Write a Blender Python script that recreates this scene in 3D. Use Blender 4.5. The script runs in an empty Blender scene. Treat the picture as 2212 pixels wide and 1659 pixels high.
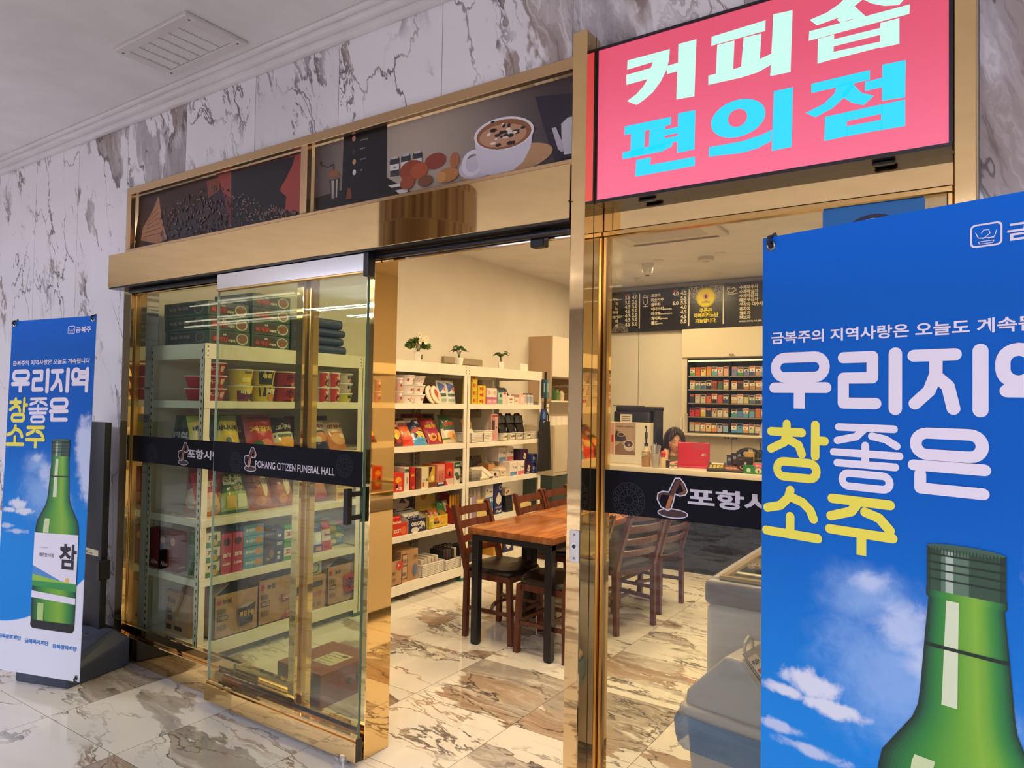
import bpy, bmesh, math, random
from mathutils import Vector, Matrix
random.seed(7)
R = math.radians
SC = bpy.context.scene
COL = SC.collection

# ---------------------------------------------------------------- camera
CAM_H = 1.55
YAW, PITCH, ROLL, FPX = 0.5889189, 0.02626606, 0.01648989, 1512.17
_f = Vector((-math.sin(YAW)*math.cos(PITCH), math.cos(YAW)*math.cos(PITCH), math.sin(PITCH)))
_r0 = Vector((math.cos(YAW), math.sin(YAW), 0)); _u0 = _r0.cross(_f)
_r = _r0*math.cos(ROLL) + _u0*math.sin(ROLL)
_u = -_r0*math.sin(ROLL) + _u0*math.cos(ROLL)
cam = bpy.data.cameras.new('camera'); cam_o = bpy.data.objects.new('camera', cam); COL.objects.link(cam_o)
cam.sensor_fit = 'HORIZONTAL'; cam.sensor_width = 36.0; cam.lens = FPX/2212*36.0
cam.clip_start = 0.05; cam.clip_end = 100
cam_o.matrix_world = Matrix(((_r.x, _u.x, -_f.x, 0), (_r.y, _u.y, -_f.y, 0), (_r.z, _u.z, -_f.z, CAM_H), (0, 0, 0, 1)))
SC.camera = cam_o

def at(px, py, x=None, y=None, z=None):
    """point of the place that the photograph shows at pixel (px, py), on the plane x=, y= or z="""
    d = _r*((px-1106)/FPX) - _u*((py-829.5)/FPX) + _f
    t = x/d.x if x is not None else (y/d.y if y is not None else (z-CAM_H)/d.z)
    return Vector((0, 0, CAM_H)) + d*t

# ---------------------------------------------------------------- world, lights, exposure
SC.view_settings.view_transform = 'Standard'
SC.view_settings.look = 'None'
SC.view_settings.gamma = 1
SC.view_settings.use_curve_mapping = False
SC.view_settings.exposure = 0.0
SC.cycles.max_bounces = 10; SC.cycles.diffuse_bounces = 4; SC.cycles.glossy_bounces = 5
SC.cycles.transmission_bounces = 8; SC.cycles.transparent_max_bounces = 24
SC.cycles.caustics_reflective = False; SC.cycles.caustics_refractive = False
SC.cycles.sample_clamp_indirect = 4.0
w = bpy.data.worlds.new('world'); SC.world = w; w.use_nodes = True
w.node_tree.nodes['Background'].inputs[0].default_value = (0.46, 0.47, 0.58, 1)
w.node_tree.nodes['Background'].inputs[1].default_value = 0.22

def area(name, loc, size, energy, col, rot=(0, 0, 0), spread=180):
    l = bpy.data.lights.new(name, 'AREA'); l.shape = 'RECTANGLE'; l.size, l.size_y = size
    l.energy = energy; l.color = col; l.spread = R(spread)
    o = bpy.data.objects.new(name, l); o.location = loc; o.rotation_euler = rot; COL.objects.link(o); return o
WARM = (1.0, 0.735, 0.40); COOL = (0.79, 0.82, 1.0)
# the shop's ceiling lamps
for i, (x, y, e) in enumerate([(-2.45, 3.2, 36), (-2.2, 4.9, 24), (-1.2, 3.6, 30), (-1.2, 5.3, 30), (-2.4, 5.9, 18), (-1.0, 7.0, 26), (-2.9, 7.2, 22)]):
    area('shop_lamp', (x, y, 2.99), (0.5, 0.5), e, WARM)
# the hall's long slim ceiling lamps, behind the camera, each with an added upward fill
for i, (x, y, e) in enumerate([(-6.8, -3.0, 175), (-6.8, -3.9, 165), (1.7, -3.0, 185), (1.7, -4.0, 165)]):
    area('hall_lamp', (x, y, 2.95), (4.0, 0.06), e, COOL)
    area('added_ceiling_fill', (x, y, 3.0), (4.0, 0.06), e*.35, COOL, (math.pi, 0, 0))  # added fill aimed upward to brighten the hall ceiling, not a real fitting

# ---------------------------------------------------------------- materials
def lin(c):
    if isinstance(c, str):
        c = c.lstrip('#'); c = [int(c[i:i+2], 16)/255 for i in (0, 2, 4)]
    return tuple((v/12.92 if v <= 0.04045 else ((v+0.055)/1.055)**2.4) for v in c)
_M = {}
def P(c, rough=0.5, metal=0.0, spec=0.5, coat=0.0, alpha=None, emit=0.0):
    """plain paint / plastic / metal of an sRGB hex colour"""
    k = (c, rough, metal, spec, coat, alpha, emit)
    if k in _M: return _M[k]
    m = bpy.data.materials.new('paint_'+c.lstrip('#')); m.use_nodes = True
    b = m.node_tree.nodes['Principled BSDF']; l = lin(c)
    b.inputs['Base Color'].default_value = (*l, 1); b.inputs['Roughness'].default_value = rough
    b.inputs['Metallic'].default_value = metal; b.inputs['Specular IOR Level'].default_value = spec
    b.inputs['Coat Weight'].default_value = coat
    if alpha is not None: b.inputs['Alpha'].default_value = alpha
    if emit:
        b.inputs['Emission Color'].default_value = (*l, 1); b.inputs['Emission Strength'].default_value = emit
    _M[k] = m; return m

class NT:
    """tiny node-tree writer"""
    def __init__(s, name):
        s.m = bpy.data.materials.new(name); s.m.use_nodes = True; s.t = s.m.node_tree
        s.b = s.t.nodes['Principled BSDF']; s.out = s.t.nodes['Material Output']
    def n(s, typ, **kw):
        nd = s.t.nodes.new('ShaderNode'+typ)
        for k, v in kw.items():
            if k == 'ins':
                for a, b in v.items(): s.set(nd, a, b)
            else: setattr(nd, k, v)
        return nd
    def set(s, nd, a, b):
        i = nd.inputs[a]
        if isinstance(b, bpy.types.NodeSocket): s.t.links.new(b, i)
        elif isinstance(b, bpy.types.Node): s.t.links.new(b.outputs[0], i)
        else: i.default_value = b
    def math(s, op, a, b=0.0, c=0.0, clamp=False):
        nd = s.n('Math', operation=op, use_clamp=clamp); s.set(nd, 0, a); s.set(nd, 1, b); s.set(nd, 2, c); return nd.outputs[0]
    def vmath(s, op, a, b=(0, 0, 0)):
        nd = s.n('VectorMath', operation=op); s.set(nd, 0, a); s.set(nd, 1, b); return nd.outputs[0]
    def mix(s, f, a, b):
        nd = s.n('Mix', data_type='RGBA'); s.set(nd, 0, f); s.set(nd, 6, a); s.set(nd, 7, b); return nd.outputs[2]
    def ramp(s, f, a, b):           # smoothstep a..b
        nd = s.n('MapRange', interpolation_type='SMOOTHSTEP'); s.set(nd, 0, f); s.set(nd, 1, a); s.set(nd, 2, b); return nd.outputs[0]
    def noise(s, v, scale, detail=4, rough=0.55, dist=0.0):
        nd = s.n('TexNoise'); s.set(nd, 'Vector', v); s.set(nd, 'Scale', scale); s.set(nd, 'Detail', detail); s.set(nd, 'Roughness', rough); s.set(nd, 'Distortion', dist); return nd.outputs[0]

def col4(c): return (*lin(c), 1)

def marble(name, wall, white, blotch, line, rust, rough, pitch=0.62, ox=-1.87, oy=2.23, amount=1.0):
    g = NT(name)
    pos = g.n('NewGeometry').outputs['Position']
    sep = g.n('SeparateXYZ', ins={0: pos})
    X, Y, Z = sep.outputs
    a = X; b = Z if wall else Y
    ca = g.math('DIVIDE', g.math('SUBTRACT', a, ox), pitch)
    if wall:
        cell = g.n('CombineXYZ', ins={0: g.math('FLOOR', ca), 1: 3.0, 2: 0.0})
        u, v = b, a                              # veins run down the wall
    else:
        cb = g.math('DIVIDE', g.math('SUBTRACT', b, oy), pitch)
        cell = g.n('CombineXYZ', ins={0: g.math('FLOOR', ca), 1: g.math('FLOOR', cb), 2: 0.0})
        u, v = a, b
    rnd = g.n('TexWhiteNoise', noise_dimensions='3D', ins={0: cell}).outputs['Color']
    base = g.n('CombineXYZ', ins={0: g.math('MULTIPLY', u, 0.62 if wall else 0.55), 1: g.math('ADD', g.math('MULTIPLY', v, 1.35), g.math('MULTIPLY', u, 0.35 if wall else 0.1)), 2: 0.0}).outputs[0]
    p = g.vmath('ADD', base, g.vmath('MULTIPLY', rnd, (7.0, 7.0, 7.0)))
    wob = g.n('TexNoise', ins={'Vector': p, 'Scale': 2.2, 'Detail': 5.0, 'Roughness': 0.6}).outputs['Color']
    pw = g.vmath('ADD', p, g.vmath('MULTIPLY', g.vmath('SUBTRACT', wob, (0.5, 0.5, 0.5)), (0.55, 0.55, 0.55)))
    # crack network
    vor = g.n('TexVoronoi', feature='DISTANCE_TO_EDGE', ins={'Vector': pw, 'Scale': 1.7}).outputs['Distance']
    crk = g.math('SUBTRACT', 1.0, g.ramp(vor, 0.002, 0.014))
    crk = g.math('MULTIPLY', crk, g.ramp(g.noise(p, 1.7, 3), 0.42, 0.6))
    # flowing veins
    nv = g.noise(pw, 1.5, 6, 0.6, 0.6)
    vein = g.math('SUBTRACT', 1.0, g.ramp(g.math('ABSOLUTE', g.math('SUBTRACT', nv, 0.5)), 0.003, 0.02))
    vein = g.math('MULTIPLY', vein, g.ramp(g.noise(p, 2.3, 2), 0.45, 0.62))
    # smoky patches with a crisp, darker rim
    npp = g.noise(pw, 1.0, 5, 0.48, 1.1)
    patch = g.ramp(npp, 0.555, 0.58)
    rim = g.math('SUBTRACT', 1.0, g.ramp(g.math('ABSOLUTE', g.math('SUBTRACT', npp, 0.563)), 0.002, 0.014))
    rim = g.math('MULTIPLY', rim, g.ramp(g.noise(p, 3.1, 3), 0.46, 0.58))
    streak = g.noise(g.vmath('MULTIPLY', pw, (1.0, 3.5, 1.0)), 3.2, 5, 0.62, 0.5)
    dark = g.math('MULTIPLY', g.ramp(streak, 0.56, 0.72), patch)
    c = g.mix(g.math('MULTIPLY', g.ramp(g.noise(p, 0.9, 3), .4, .8), 0.25), col4(white), col4(blotch))
    tone = g.mix(g.ramp(g.noise(p, 1.1, 2), 0.45, 0.6), col4(blotch), col4(rust))
    c = g.mix(g.math('MULTIPLY', g.math('MULTIPLY', patch, g.ramp(streak, 0.18, 0.55)), 0.8*amount, clamp=True), c, tone)
    c = g.mix(g.math('MULTIPLY', dark, 0.6*amount, clamp=True), c, col4(line))
    c = g.mix(g.math('MULTIPLY', g.math('MAXIMUM', g.math('MAXIMUM', crk, vein), rim), 0.85*amount, clamp=True), c, g.mix(g.ramp(g.noise(p, 3.0, 2), 0.5, 0.6), col4(line), col4(rust)))
    # joints
    fa = g.math('ABSOLUTE', g.math('SUBTRACT', g.math('FRACT', ca), 0.5))
    j = g.ramp(fa, 0.4965, 0.4985)
    if not wall:
        fb = g.math('ABSOLUTE', g.math('SUBTRACT', g.math('FRACT', cb), 0.5))
        j = g.math('MAXIMUM', j, g.ramp(fb, 0.4965, 0.4985))
    c = g.mix(g.math('MULTIPLY', j, 0.75), c, col4('#4a3c30'))
    g.set(g.b, 'Base Color', c); g.set(g.b, 'Roughness', rough)
    return g.m

M_WALLM = marble('marble_wall', True, '#f0edf2', '#9a9298', '#4a4044', '#8a7468', 0.14, ox=-1.86)
M_FLOOR = marble('marble_floor', False, '#f2ede4', '#a0958a', '#463a32', '#a07c5c', 0.06)

def metal(name, c, rough, scale=0.0):
    g = NT(name); g.set(g.b, 'Base Color', col4(c)); g.set(g.b, 'Metallic', 1.0); g.set(g.b, 'Roughness', rough)
    if scale:   # slight waviness of thin sheet
        bp = g.n('Bump', ins={'Strength': scale, 'Distance': 0.02, 'Height': g.noise(g.n('NewGeometry').outputs['Position'], 2.5, 1)})
        g.set(g.b, 'Normal', bp.outputs[0])
    return g.m
M_GOLD = metal('gold_mirror_steel', '#e4c48c', 0.03, 0.012)
M_GOLD_SAT = metal('gold_satin_steel', '#d6b489', 0.22)
M_STEEL = metal('chrome', '#d8d8dc', 0.08)
M_BRONZE = metal('bronze_bead', '#c9a468', 0.16)

def glass(name, tint, strength=1.0, rough=0.0):
    m = bpy.data.materials.new(name); m.use_nodes = True; t = m.node_tree
    for n in list(t.nodes): t.nodes.remove(n)
    o = t.nodes.new('ShaderNodeOutputMaterial'); mx = t.nodes.new('ShaderNodeMixShader')
    tr = t.nodes.new('ShaderNodeBsdfTransparent'); gl = t.nodes.new('ShaderNodeBsdfGlossy'); fr = t.nodes.new('ShaderNodeFresnel')
    mu = t.nodes.new('ShaderNodeMath'); mu.operation = 'MULTIPLY'; mu.inputs[1].default_value = strength
    gm = t.nodes.new('ShaderNodeNewGeometry'); io = t.nodes.new('ShaderNodeMapRange'); io.inputs[3].default_value = 1.5; io.inputs[4].default_value = 1/1.5
    t.links.new(gm.outputs['Backfacing'], io.inputs[0]); t.links.new(io.outputs[0], fr.inputs[0]); tr.inputs[0].default_value = (*lin(tint), 1); gl.inputs['Roughness'].default_value = rough
    t.links.new(fr.outputs[0], mu.inputs[0]); t.links.new(mu.outputs[0], mx.inputs[0])
    t.links.new(tr.outputs[0], mx.inputs[1]); t.links.new(gl.outputs[0], mx.inputs[2]); t.links.new(mx.outputs[0], o.inputs[0])
    return m
M_GLASS = glass('window_glass', '#f0f5ec'); M_GLASSW = glass('window_glass_pale', '#f6f7f2')
M_GLASS_EDGE = P('#3f6158', 0.1)
M_CLEAR = glass('clear_plastic', '#f4f4f2', 0.8, 0.05)

def wood(name, c1, c2, along='Y', rough=0.3, scale=1.0, plank=0.0):
    g = NT(name); pos = g.n('NewGeometry').outputs['Position']
    s = {'X': (1.2, 14, 14), 'Y': (14, 1.2, 14), 'Z': (14, 14, 1.2)}[along]
    v = g.vmath('MULTIPLY', pos, tuple(k*scale for k in s))
    f = g.ramp(g.noise(v, 1.6, 6, 0.65, 0.4), 0.3, 0.72)
    c = g.mix(f, col4(c1), col4(c2))
    if plank:
        sep = g.n('SeparateXYZ', ins={0: pos})
        ix, iy = (1, 0) if along == 'X' else (0, 1)
        row = g.math('FLOOR', g.math('DIVIDE', sep.outputs[ix], plank))
        seg = g.math('FLOOR', g.math('ADD', g.math('DIVIDE', sep.outputs[iy], 0.38), g.math('MULTIPLY', row, 0.37)))
        r = g.n('TexWhiteNoise', noise_dimensions='3D', ins={0: g.n('CombineXYZ', ins={0: row, 1: seg, 2: 0.0})}).outputs['Value']
        c = g.mix(g.math('MULTIPLY', r, 0.6), c, col4(c1))
    g.set(g.b, 'Base Color', c); g.set(g.b, 'Roughness', rough); return g.m
M_TABLE = wood('table_wood', '#8c4a22', '#c07a3e', 'Y', 0.22, 1.0, 0.045)
M_CHAIR = wood('chair_wood', '#4a2014', '#6b3520', 'Z', 0.3, 2.0)

def speckle(name, c1, c2, scale, rough=0.6, bump=0.0):
    g = NT(name); f = g.noise(g.n('NewGeometry').outputs['Position'], scale, 4, 0.6)
    g.set(g.b, 'Base Color', g.mix(g.ramp(f, 0.3, 0.7), col4(c1), col4(c2))); g.set(g.b, 'Roughness', rough)
    if bump:
        bp = g.n('Bump', ins={'Strength': bump, 'Distance': 0.01, 'Height': f}); g.set(g.b, 'Normal', bp.outputs[0])
    return g.m
M_CEIL = speckle('ceiling_paint', '#e4e0e0', '#dad6d6', 3.0, 0.8)
M_SHOPWALL = speckle('shop_wall_paint', '#e8e2d8', '#e2dbd0', 2.0, 0.75)
M_RACK = speckle('rack_enamel', '#efe9da', '#e8e1d0', 6.0, 0.35)
M_CARD = speckle('cardboard', '#b8906a', '#ab835c', 14.0, 0.85)
M_CARD_IN = P('#8d6a48', 0.9)
M_REDCARD = speckle('brown_carton', '#9a5f48', '#8f5641', 14.0, 0.8)
M_BLACK = P('#15151a', 0.35)
M_INK = P('#1c1a1e', 0.6)
M_BAND = P('#0c0d17', 0.4, spec=0.15)
M_WHITE = P('#f1eee9', 0.45)
# ---------------------------------------------------------------- geometry kit
_TX = {}
def text2d(s, bold=0.0):
    """letter outlines as triangles; height of a capital about 1"""
    k = (s, bold)
    if k in _TX: return _TX[k]
    c = bpy.data.curves.new('t', 'FONT'); c.body = s; c.size = 1.0; c.offset = bold; c.resolution_u = 3; c.space_line = 1.0
    o = bpy.data.objects.new('t', c); me = bpy.data.meshes.new_from_object(o)
    vs = [(v.co.x/0.8, v.co.y/0.8) for v in me.vertices]; fs = [tuple(p.vertices) for p in me.polygons]
    bpy.data.objects.remove(o); bpy.data.curves.remove(c); bpy.data.meshes.remove(me)
    if vs:
        x0 = min(v[0] for v in vs); x1 = max(v[0] for v in vs); y0 = min(v[1] for v in vs); y1 = max(v[1] for v in vs)
    else: x0 = x1 = y0 = y1 = 0
    _TX[k] = (vs, fs, (x0, x1, y0, y1)); return _TX[k]

class Frame:
    """flat picture plane: origin, right, up -> 3D"""
    def __init__(s, o, r, u): s.o = Vector(o); s.r = Vector(r).normalized(); s.u = Vector(u).normalized(); s.n = s.r.cross(s.u)
    def __call__(s, a, b, d=0.0): return s.o + s.r*a + s.u*b + s.n*d
def FY(x, y, z): return Frame((x, y, z), (1, 0, 0), (0, 0, 1))        # faces the hall (-Y)
def FX(x, y, z): return Frame((x, y, z), (0, 1, 0), (0, 0, 1))        # faces +X

class B:
    def __init__(s): s.v = []; s.f = []; s.mi = []; s.mats = []; s.T = None; s.k = 0
    def m(s, mat):
        if mat not in s.mats: s.mats.append(mat)
        return s.mats.index(mat)
    def add(s, vs, fs, mat):
        o = len(s.v); k = s.m(mat)
        s.v += [tuple(s.T @ Vector(v)) if s.T is not None else tuple(v) for v in vs]
        s.f += [tuple(i+o for i in f) for f in fs]; s.mi += [k]*len(fs); return s
    def box(s, x0, y0, z0, x1, y1, z1, mat, bev=0.0, seg=1):
        if bev <= 0:
            vs = [(x, y, z) for z in (z0, z1) for y in (y0, y1) for x in (x0, x1)]
            return s.add(vs, [(0, 2, 3, 1), (4, 5, 7, 6), (0, 1, 5, 4), (2, 6, 7, 3), (0, 4, 6, 2), (1, 3, 7, 5)], mat)
        bm = bmesh.new(); bmesh.ops.create_cube(bm, size=1)
        for v in bm.verts: v.co = Vector(((x0+x1)/2+v.co.x*(x1-x0), (y0+y1)/2+v.co.y*(y1-y0), (z0+z1)/2+v.co.z*(z1-z0)))
        bmesh.ops.bevel(bm, geom=list(bm.edges), offset=bev, segments=seg, profile=0.5, affect='EDGES')
        bm.verts.index_update()
        s.add([v.co[:] for v in bm.verts], [tuple(v.index for v in f.verts) for f in bm.faces], mat); bm.free(); return s
    def cbox(s, c, d, mat, bev=0.0, seg=1): return s.box(c[0]-d[0]/2, c[1]-d[1]/2, c[2]-d[2]/2, c[0]+d[0]/2, c[1]+d[1]/2, c[2]+d[2]/2, mat, bev, seg)
    def poly(s, pts, mat): return s.add(pts, [tuple(range(len(pts)))], mat)
    def fpoly(s, F, pts, mat, d=0.001):
        # may be concave: triangulate by bmesh
        P3 = [F(a, b, d) for a, b in pts]
        bm = bmesh.new(); vv = [bm.verts.new((a, b, 0)) for a, b in pts]
        try:
            bm.faces.new(vv); bm.normal_update()
            if bm.faces[:][0].normal.z < 0: bmesh.ops.reverse_faces(bm, faces=bm.faces[:])
            if len(pts) > 4: bmesh.ops.triangulate(bm, faces=bm.faces[:])
            if not isinstance(F, Frame):      # wrapped round a curved pack
                bmesh.ops.triangulate(bm, faces=bm.faces[:])
                for _ in range(2): bmesh.ops.subdivide_edges(bm, edges=bm.edges[:], cuts=1, use_grid_fill=True)
                bmesh.ops.triangulate(bm, faces=bm.faces[:]); P3 = [F(v.co.x, v.co.y, d) for v in bm.verts]
            bm.verts.index_update(); s.add(P3, [tuple(v.index for v in f.verts) for f in bm.faces], mat)
        except ValueError: pass
        bm.free(); return s
    def frect(s, F, a0, b0, a1, b1, mat, d=0.001): return s.fpoly(F, [(a0, b0), (a1, b0), (a1, b1), (a0, b1)], mat, d)
    def fell(s, F, a, b, ra, rb, mat, d=0.001, n=28, t0=0, t1=360): return s.fpoly(F, [(a+ra*math.cos(R(t0+(t1-t0)*i/n)), b+rb*math.sin(R(t0+(t1-t0)*i/n))) for i in range(n if t1-t0 == 360 else n+1)], mat, d)
    def fring(s, F, outer, inner, mat, d=0.001):
        n = len(outer); return s.add([F(a, b, d) for a, b in outer]+[F(a, b, d) for a, b in inner], [(i, (i+1) % n, n+(i+1) % n, n+i) for i in range(n)], mat)
    def fstroke(s, F, pts, w, mat, d=0.001, round_ends=True):
        """a pen stroke of width w along a polyline"""
        s.k = (s.k+1) % 36; d += s.k*2.4e-5
        n = len(pts); P2 = [Vector(p) for p in pts]
        if round_ends:      # each piece with a round joint
            for i in range(n-1):
                t = P2[i+1]-P2[i]
                if t.length < 1e-7: continue
                t.normalize(); nn = Vector((-t.y, t.x))*(w/2)
                s.add([F(p.x, p.y, d) for p in (P2[i]+nn, P2[i]-nn, P2[i+1]-nn, P2[i+1]+nn)], [(0, 1, 2, 3)], mat); d += 1e-6
            for p in P2: d += 1e-6; s.fell(F, p.x, p.y, w/2, w/2, mat, d, 18)
            return s
        L = []; Rr = []
        for i in range(n):
            a = (P2[i]-P2[i-1]).normalized() if i else Vector((0, 0)); b_ = (P2[i+1]-P2[i]).normalized() if i < n-1 else Vector((0, 0))
            t = (a+b_).normalized() if (a+b_).length > 1e-6 else Vector((1, 0)); nn = Vector((-t.y, t.x)); q = a if i else b_
            k = 1/max(.5, abs(nn.dot(Vector((-q.y, q.x))))); L.append(P2[i]+nn*w/2*k); Rr.append(P2[i]-nn*w/2*k)
        s.add([F(p.x, p.y, d) for p in L+Rr], [(i, n+i, n+i+1, i+1) for i in range(n-1)], mat)
        return s
    def ftext(s, F, txt, a, b, h, mat, d=0.0015, align='c', bold=0.02, w=None):
        """lettering: a,b = anchor (baseline bottom), h = height, w = forced width"""
        vs, fs, (x0, x1, y0, y1) = text2d(txt, bold)
        if not vs: return s
        sy = h/(y1-y0); sx = sy if w is None else w/(x1-x0); W = (x1-x0)*sx
        dx = {'c': -W/2, 'l': 0, 'r': -W}[align]
        return s.add([F(a+dx+(x-x0)*sx, b+(y-y0)*sy, d) for x, y in vs], fs, mat)
    def tube(s, pts, r, mat, n=8, caps=True, closed=False):
        pts = [Vector(p) for p in pts]; k = len(pts); rr = r if isinstance(r, (list, tuple)) else [r]*k
        vs = []; up = Vector((0, 0, 1)); prev = None
        for i, p in enumerate(pts):
            if closed: t = pts[(i+1) % k]-pts[i-1]
            else: t = pts[min(i+1, k-1)]-pts[max(i-1, 0)]
            t = t.normalized() if t.length else Vector((0, 0, 1))
            if prev is None: a = t.cross(up); a = a if a.length > 1e-3 else t.cross(Vector((1, 0, 0)))
            else: a = prev-t*prev.dot(t)
            a.normalize(); prev = a; b = t.cross(a)
            vs += [p+(a*math.cos(2*math.pi*j/n)+b*math.sin(2*math.pi*j/n))*rr[i] for j in range(n)]
        fs = [(i*n+j, i*n+(j+1) % n, (i+1)*n+(j+1) % n, (i+1)*n+j) for i in range(k-1) for j in range(n)]
        if closed: fs += [((k-1)*n+j, (k-1)*n+(j+1) % n, (j+1) % n, j) for j in range(n)]
        elif caps: fs += [tuple(range(n))[::-1], tuple((k-1)*n+j for j in range(n))]
        return s.add(vs, fs, mat)
    def bar(s, p, q, w, d, mat, up=(0, 0, 1)):
        """square bar from p to q"""
        p = Vector(p); q = Vector(q); t = (q-p).normalized(); u = Vector(up); a = t.cross(u)
        if a.length < 1e-3: a = t.cross(Vector((1, 0, 0)))
        a.normalize(); b = a.cross(t)
        vs = [o+a*(sx*w/2)+b*(sy*d/2) for o in (p, q) for sx, sy in ((-1, -1), (1, -1), (1, 1), (-1, 1))]
        return s.add(vs, [(3, 2, 1, 0), (4, 5, 6, 7)]+[(i, (i+1) % 4, 4+(i+1) % 4, 4+i) for i in range(4)], mat)
    def lathe(s, prof, c, mat, n=24, axis='Z', mats=None):
        """profile [(r, z)], revolved about the vertical through c; mats = list of a material for each ring"""
        c = Vector(c); k = len(prof)
        vs = [c+Vector((r*math.cos(2*math.pi*j/n), r*math.sin(2*math.pi*j/n), z)) for r, z in prof for j in range(n)]
        for i in range(k-1):
            s_ = [(i*n+j, i*n+(j+1) % n, (i+1)*n+(j+1) % n, (i+1)*n+j) for j in range(n)]
            if i == 0: s.add(vs, s_, mats[i] if mats else mat); o = len(s.v)-len(vs)
            else:
                kk = s.m(mats[i] if mats else mat); s.f += [tuple(a+o for a in f) for f in s_]; s.mi += [kk]*n
        for i, ring in ((0, range(n)[::-1]), (k-1, range(n))):
            if prof[i][0] > 1e-4:
                kk = s.m((mats[i] if i == 0 else mats[k-2]) if mats else mat); s.f.append(tuple(o+i*n+j for j in ring)); s.mi.append(kk)
        return s
    def grid(s, fn, nu, nv, mat, matfn=None):
        """surface fn(u,v), u,v in 0..1"""
        vs = [fn(i/nu, j/nv) for j in range(nv+1) for i in range(nu+1)]; o = len(s.v)
        s.v += [tuple(s.T @ Vector(v)) if s.T is not None else tuple(v) for v in vs]
        for j in range(nv):
            for i in range(nu):
                a = o+j*(nu+1)+i; s.f.append((a, a+1, a+nu+2, a+nu+1))
                s.mi.append(s.m(matfn((i+.5)/nu, (j+.5)/nv) if matfn else mat))
        return s
    def sphere(s, c, r, mat, nu=16, nv=10):
        r = r if isinstance(r, (list, tuple)) else (r, r, r)
        return s.grid(lambda u, v: (c[0]-r[0]*math.sin(math.pi*v)*math.cos(2*math.pi*u), c[1]+r[1]*math.sin(math.pi*v)*math.sin(2*math.pi*u), c[2]-r[2]*math.cos(math.pi*v)*-1), nu, nv, mat)
    def build(s, name, parent=None, smooth=True, loc=None, sharp=35):
        me = bpy.data.meshes.new(name)
        off = Vector(loc) if loc is not None else Vector((0, 0, 0))
        vs = [tuple(Vector(v)-off) for v in s.v] if loc is not None else s.v
        me.from_pydata(vs, [], s.f)
        for mt in s.mats: me.materials.append(mt)
        me.polygons.foreach_set('material_index', s.mi)
        if smooth:
            me.polygons.foreach_set('use_smooth', [True]*len(me.polygons)); me.set_sharp_from_angle(angle=R(sharp))
        me.validate(); me.update()
        o = bpy.data.objects.new(name, me); COL.objects.link(o)
        if loc is not None: o.location = off
        if parent is not None:
            o.parent = parent
            if loc is not None: o.location = off - parent_world(parent)
        return o
def parent_world(p):
    v = Vector((0, 0, 0))
    while p is not None: v = v + p.location; p = p.parent
    return v

def tag(o, label, cat, group=None):
    o['label'] = label; o['category'] = cat
    if group: o['group'] = group
    return o
def thing(name, label, cat, loc=(0, 0, 0), rotz=0.0, group=None):
    o = bpy.data.objects.new(name, None); o.empty_display_size = 0.05; COL.objects.link(o)
    o.location = loc; o.rotation_euler = (0, 0, rotz); return tag(o, label, cat, group)
def struct(o):
    o['kind'] = 'structure'; return o
def sthing(name, loc=(0, 0, 0)):
    o = bpy.data.objects.new(name, None); o.empty_display_size = 0.05; COL.objects.link(o); o.location = loc; o['kind'] = 'structure'; return o
def dup(root, loc, rotz=None, label=None, group=None):
    r = root.copy(); COL.objects.link(r); r.location = loc
    if rotz is not None: r.rotation_euler = (0, 0, rotz)
    if label: r['label'] = label
    if group: r['group'] = group
    for ch in list(root.children):
        c = ch.copy(); COL.objects.link(c); c.parent = r; c.matrix_parent_inverse = ch.matrix_parent_inverse.copy()
        for g in list(ch.children):
            d = g.copy(); COL.objects.link(d); d.parent = c; d.matrix_parent_inverse = g.matrix_parent_inverse.copy()
    return r
ORD = ['first', 'second', 'third', 'fourth', 'fifth', 'sixth', 'seventh', 'eighth', 'ninth', 'tenth', 'eleventh', 'twelfth', 'thirteenth', 'fourteenth']
def wb(b, name, root, smooth=True):
    """build a part whose shape is given in the place's own coordinates under a root that stands elsewhere"""
    o = b.build(name, None, smooth); o.parent = root
    o.matrix_parent_inverse = (Matrix.Translation(root.location) @ Matrix.Rotation(root.rotation_euler.z, 4, 'Z')).inverted(); return o

# ================================================================ THE SETTING
HZ = 3.28      # hall ceiling
SZ = 3.03      # shop ceiling
WY = 2.22      # face of the marble wall
BY = 8.2       # shop back wall
LX = -4.32     # shop left wall
RX = 1.4       # shop right wall
struct(B().box(-12, -7, -0.1, 8, BY+.1, 0, M_FLOOR).build('floor', None, False))
struct(B().box(-12, -7, HZ, 8, WY+.2, HZ+.1, M_CEIL).build('ceiling', None, False))
struct(B().box(LX-.1, 2.36, SZ, RX+.1, BY+.1, SZ+.1, M_CEIL).build('ceiling_shop', None, False))
b = B()
b.box(-12, WY, 0, -4.303, 2.42, HZ, M_WALLM)
b.box(-4.303, WY, 2.812, -1.187, 2.42, HZ, M_WALLM)
b.box(-1.187, WY, 2.82, -.003, 2.42, HZ, M_WALLM)
b.box(-.003, WY, 0, 8, 2.42, HZ, M_WALLM)
struct(b.build('wall_front', None, False))
struct(B().box(LX-.1, 2.42, 0, LX, BY, SZ, M_SHOPWALL).build('wall_left', None, False))
struct(B().box(RX, 2.42, 0, RX+.1, BY, SZ, M_SHOPWALL).build('wall_right', None, False))
struct(B().box(LX-.1, BY, 0, RX+.1, BY+.1, SZ, M_SHOPWALL).build('wall_back', None, False))
struct(B().box(-12, -7.1, 0, 8, -7, HZ, P('#8f8a8c', .7)).build('wall_hall', None, False))
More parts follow.
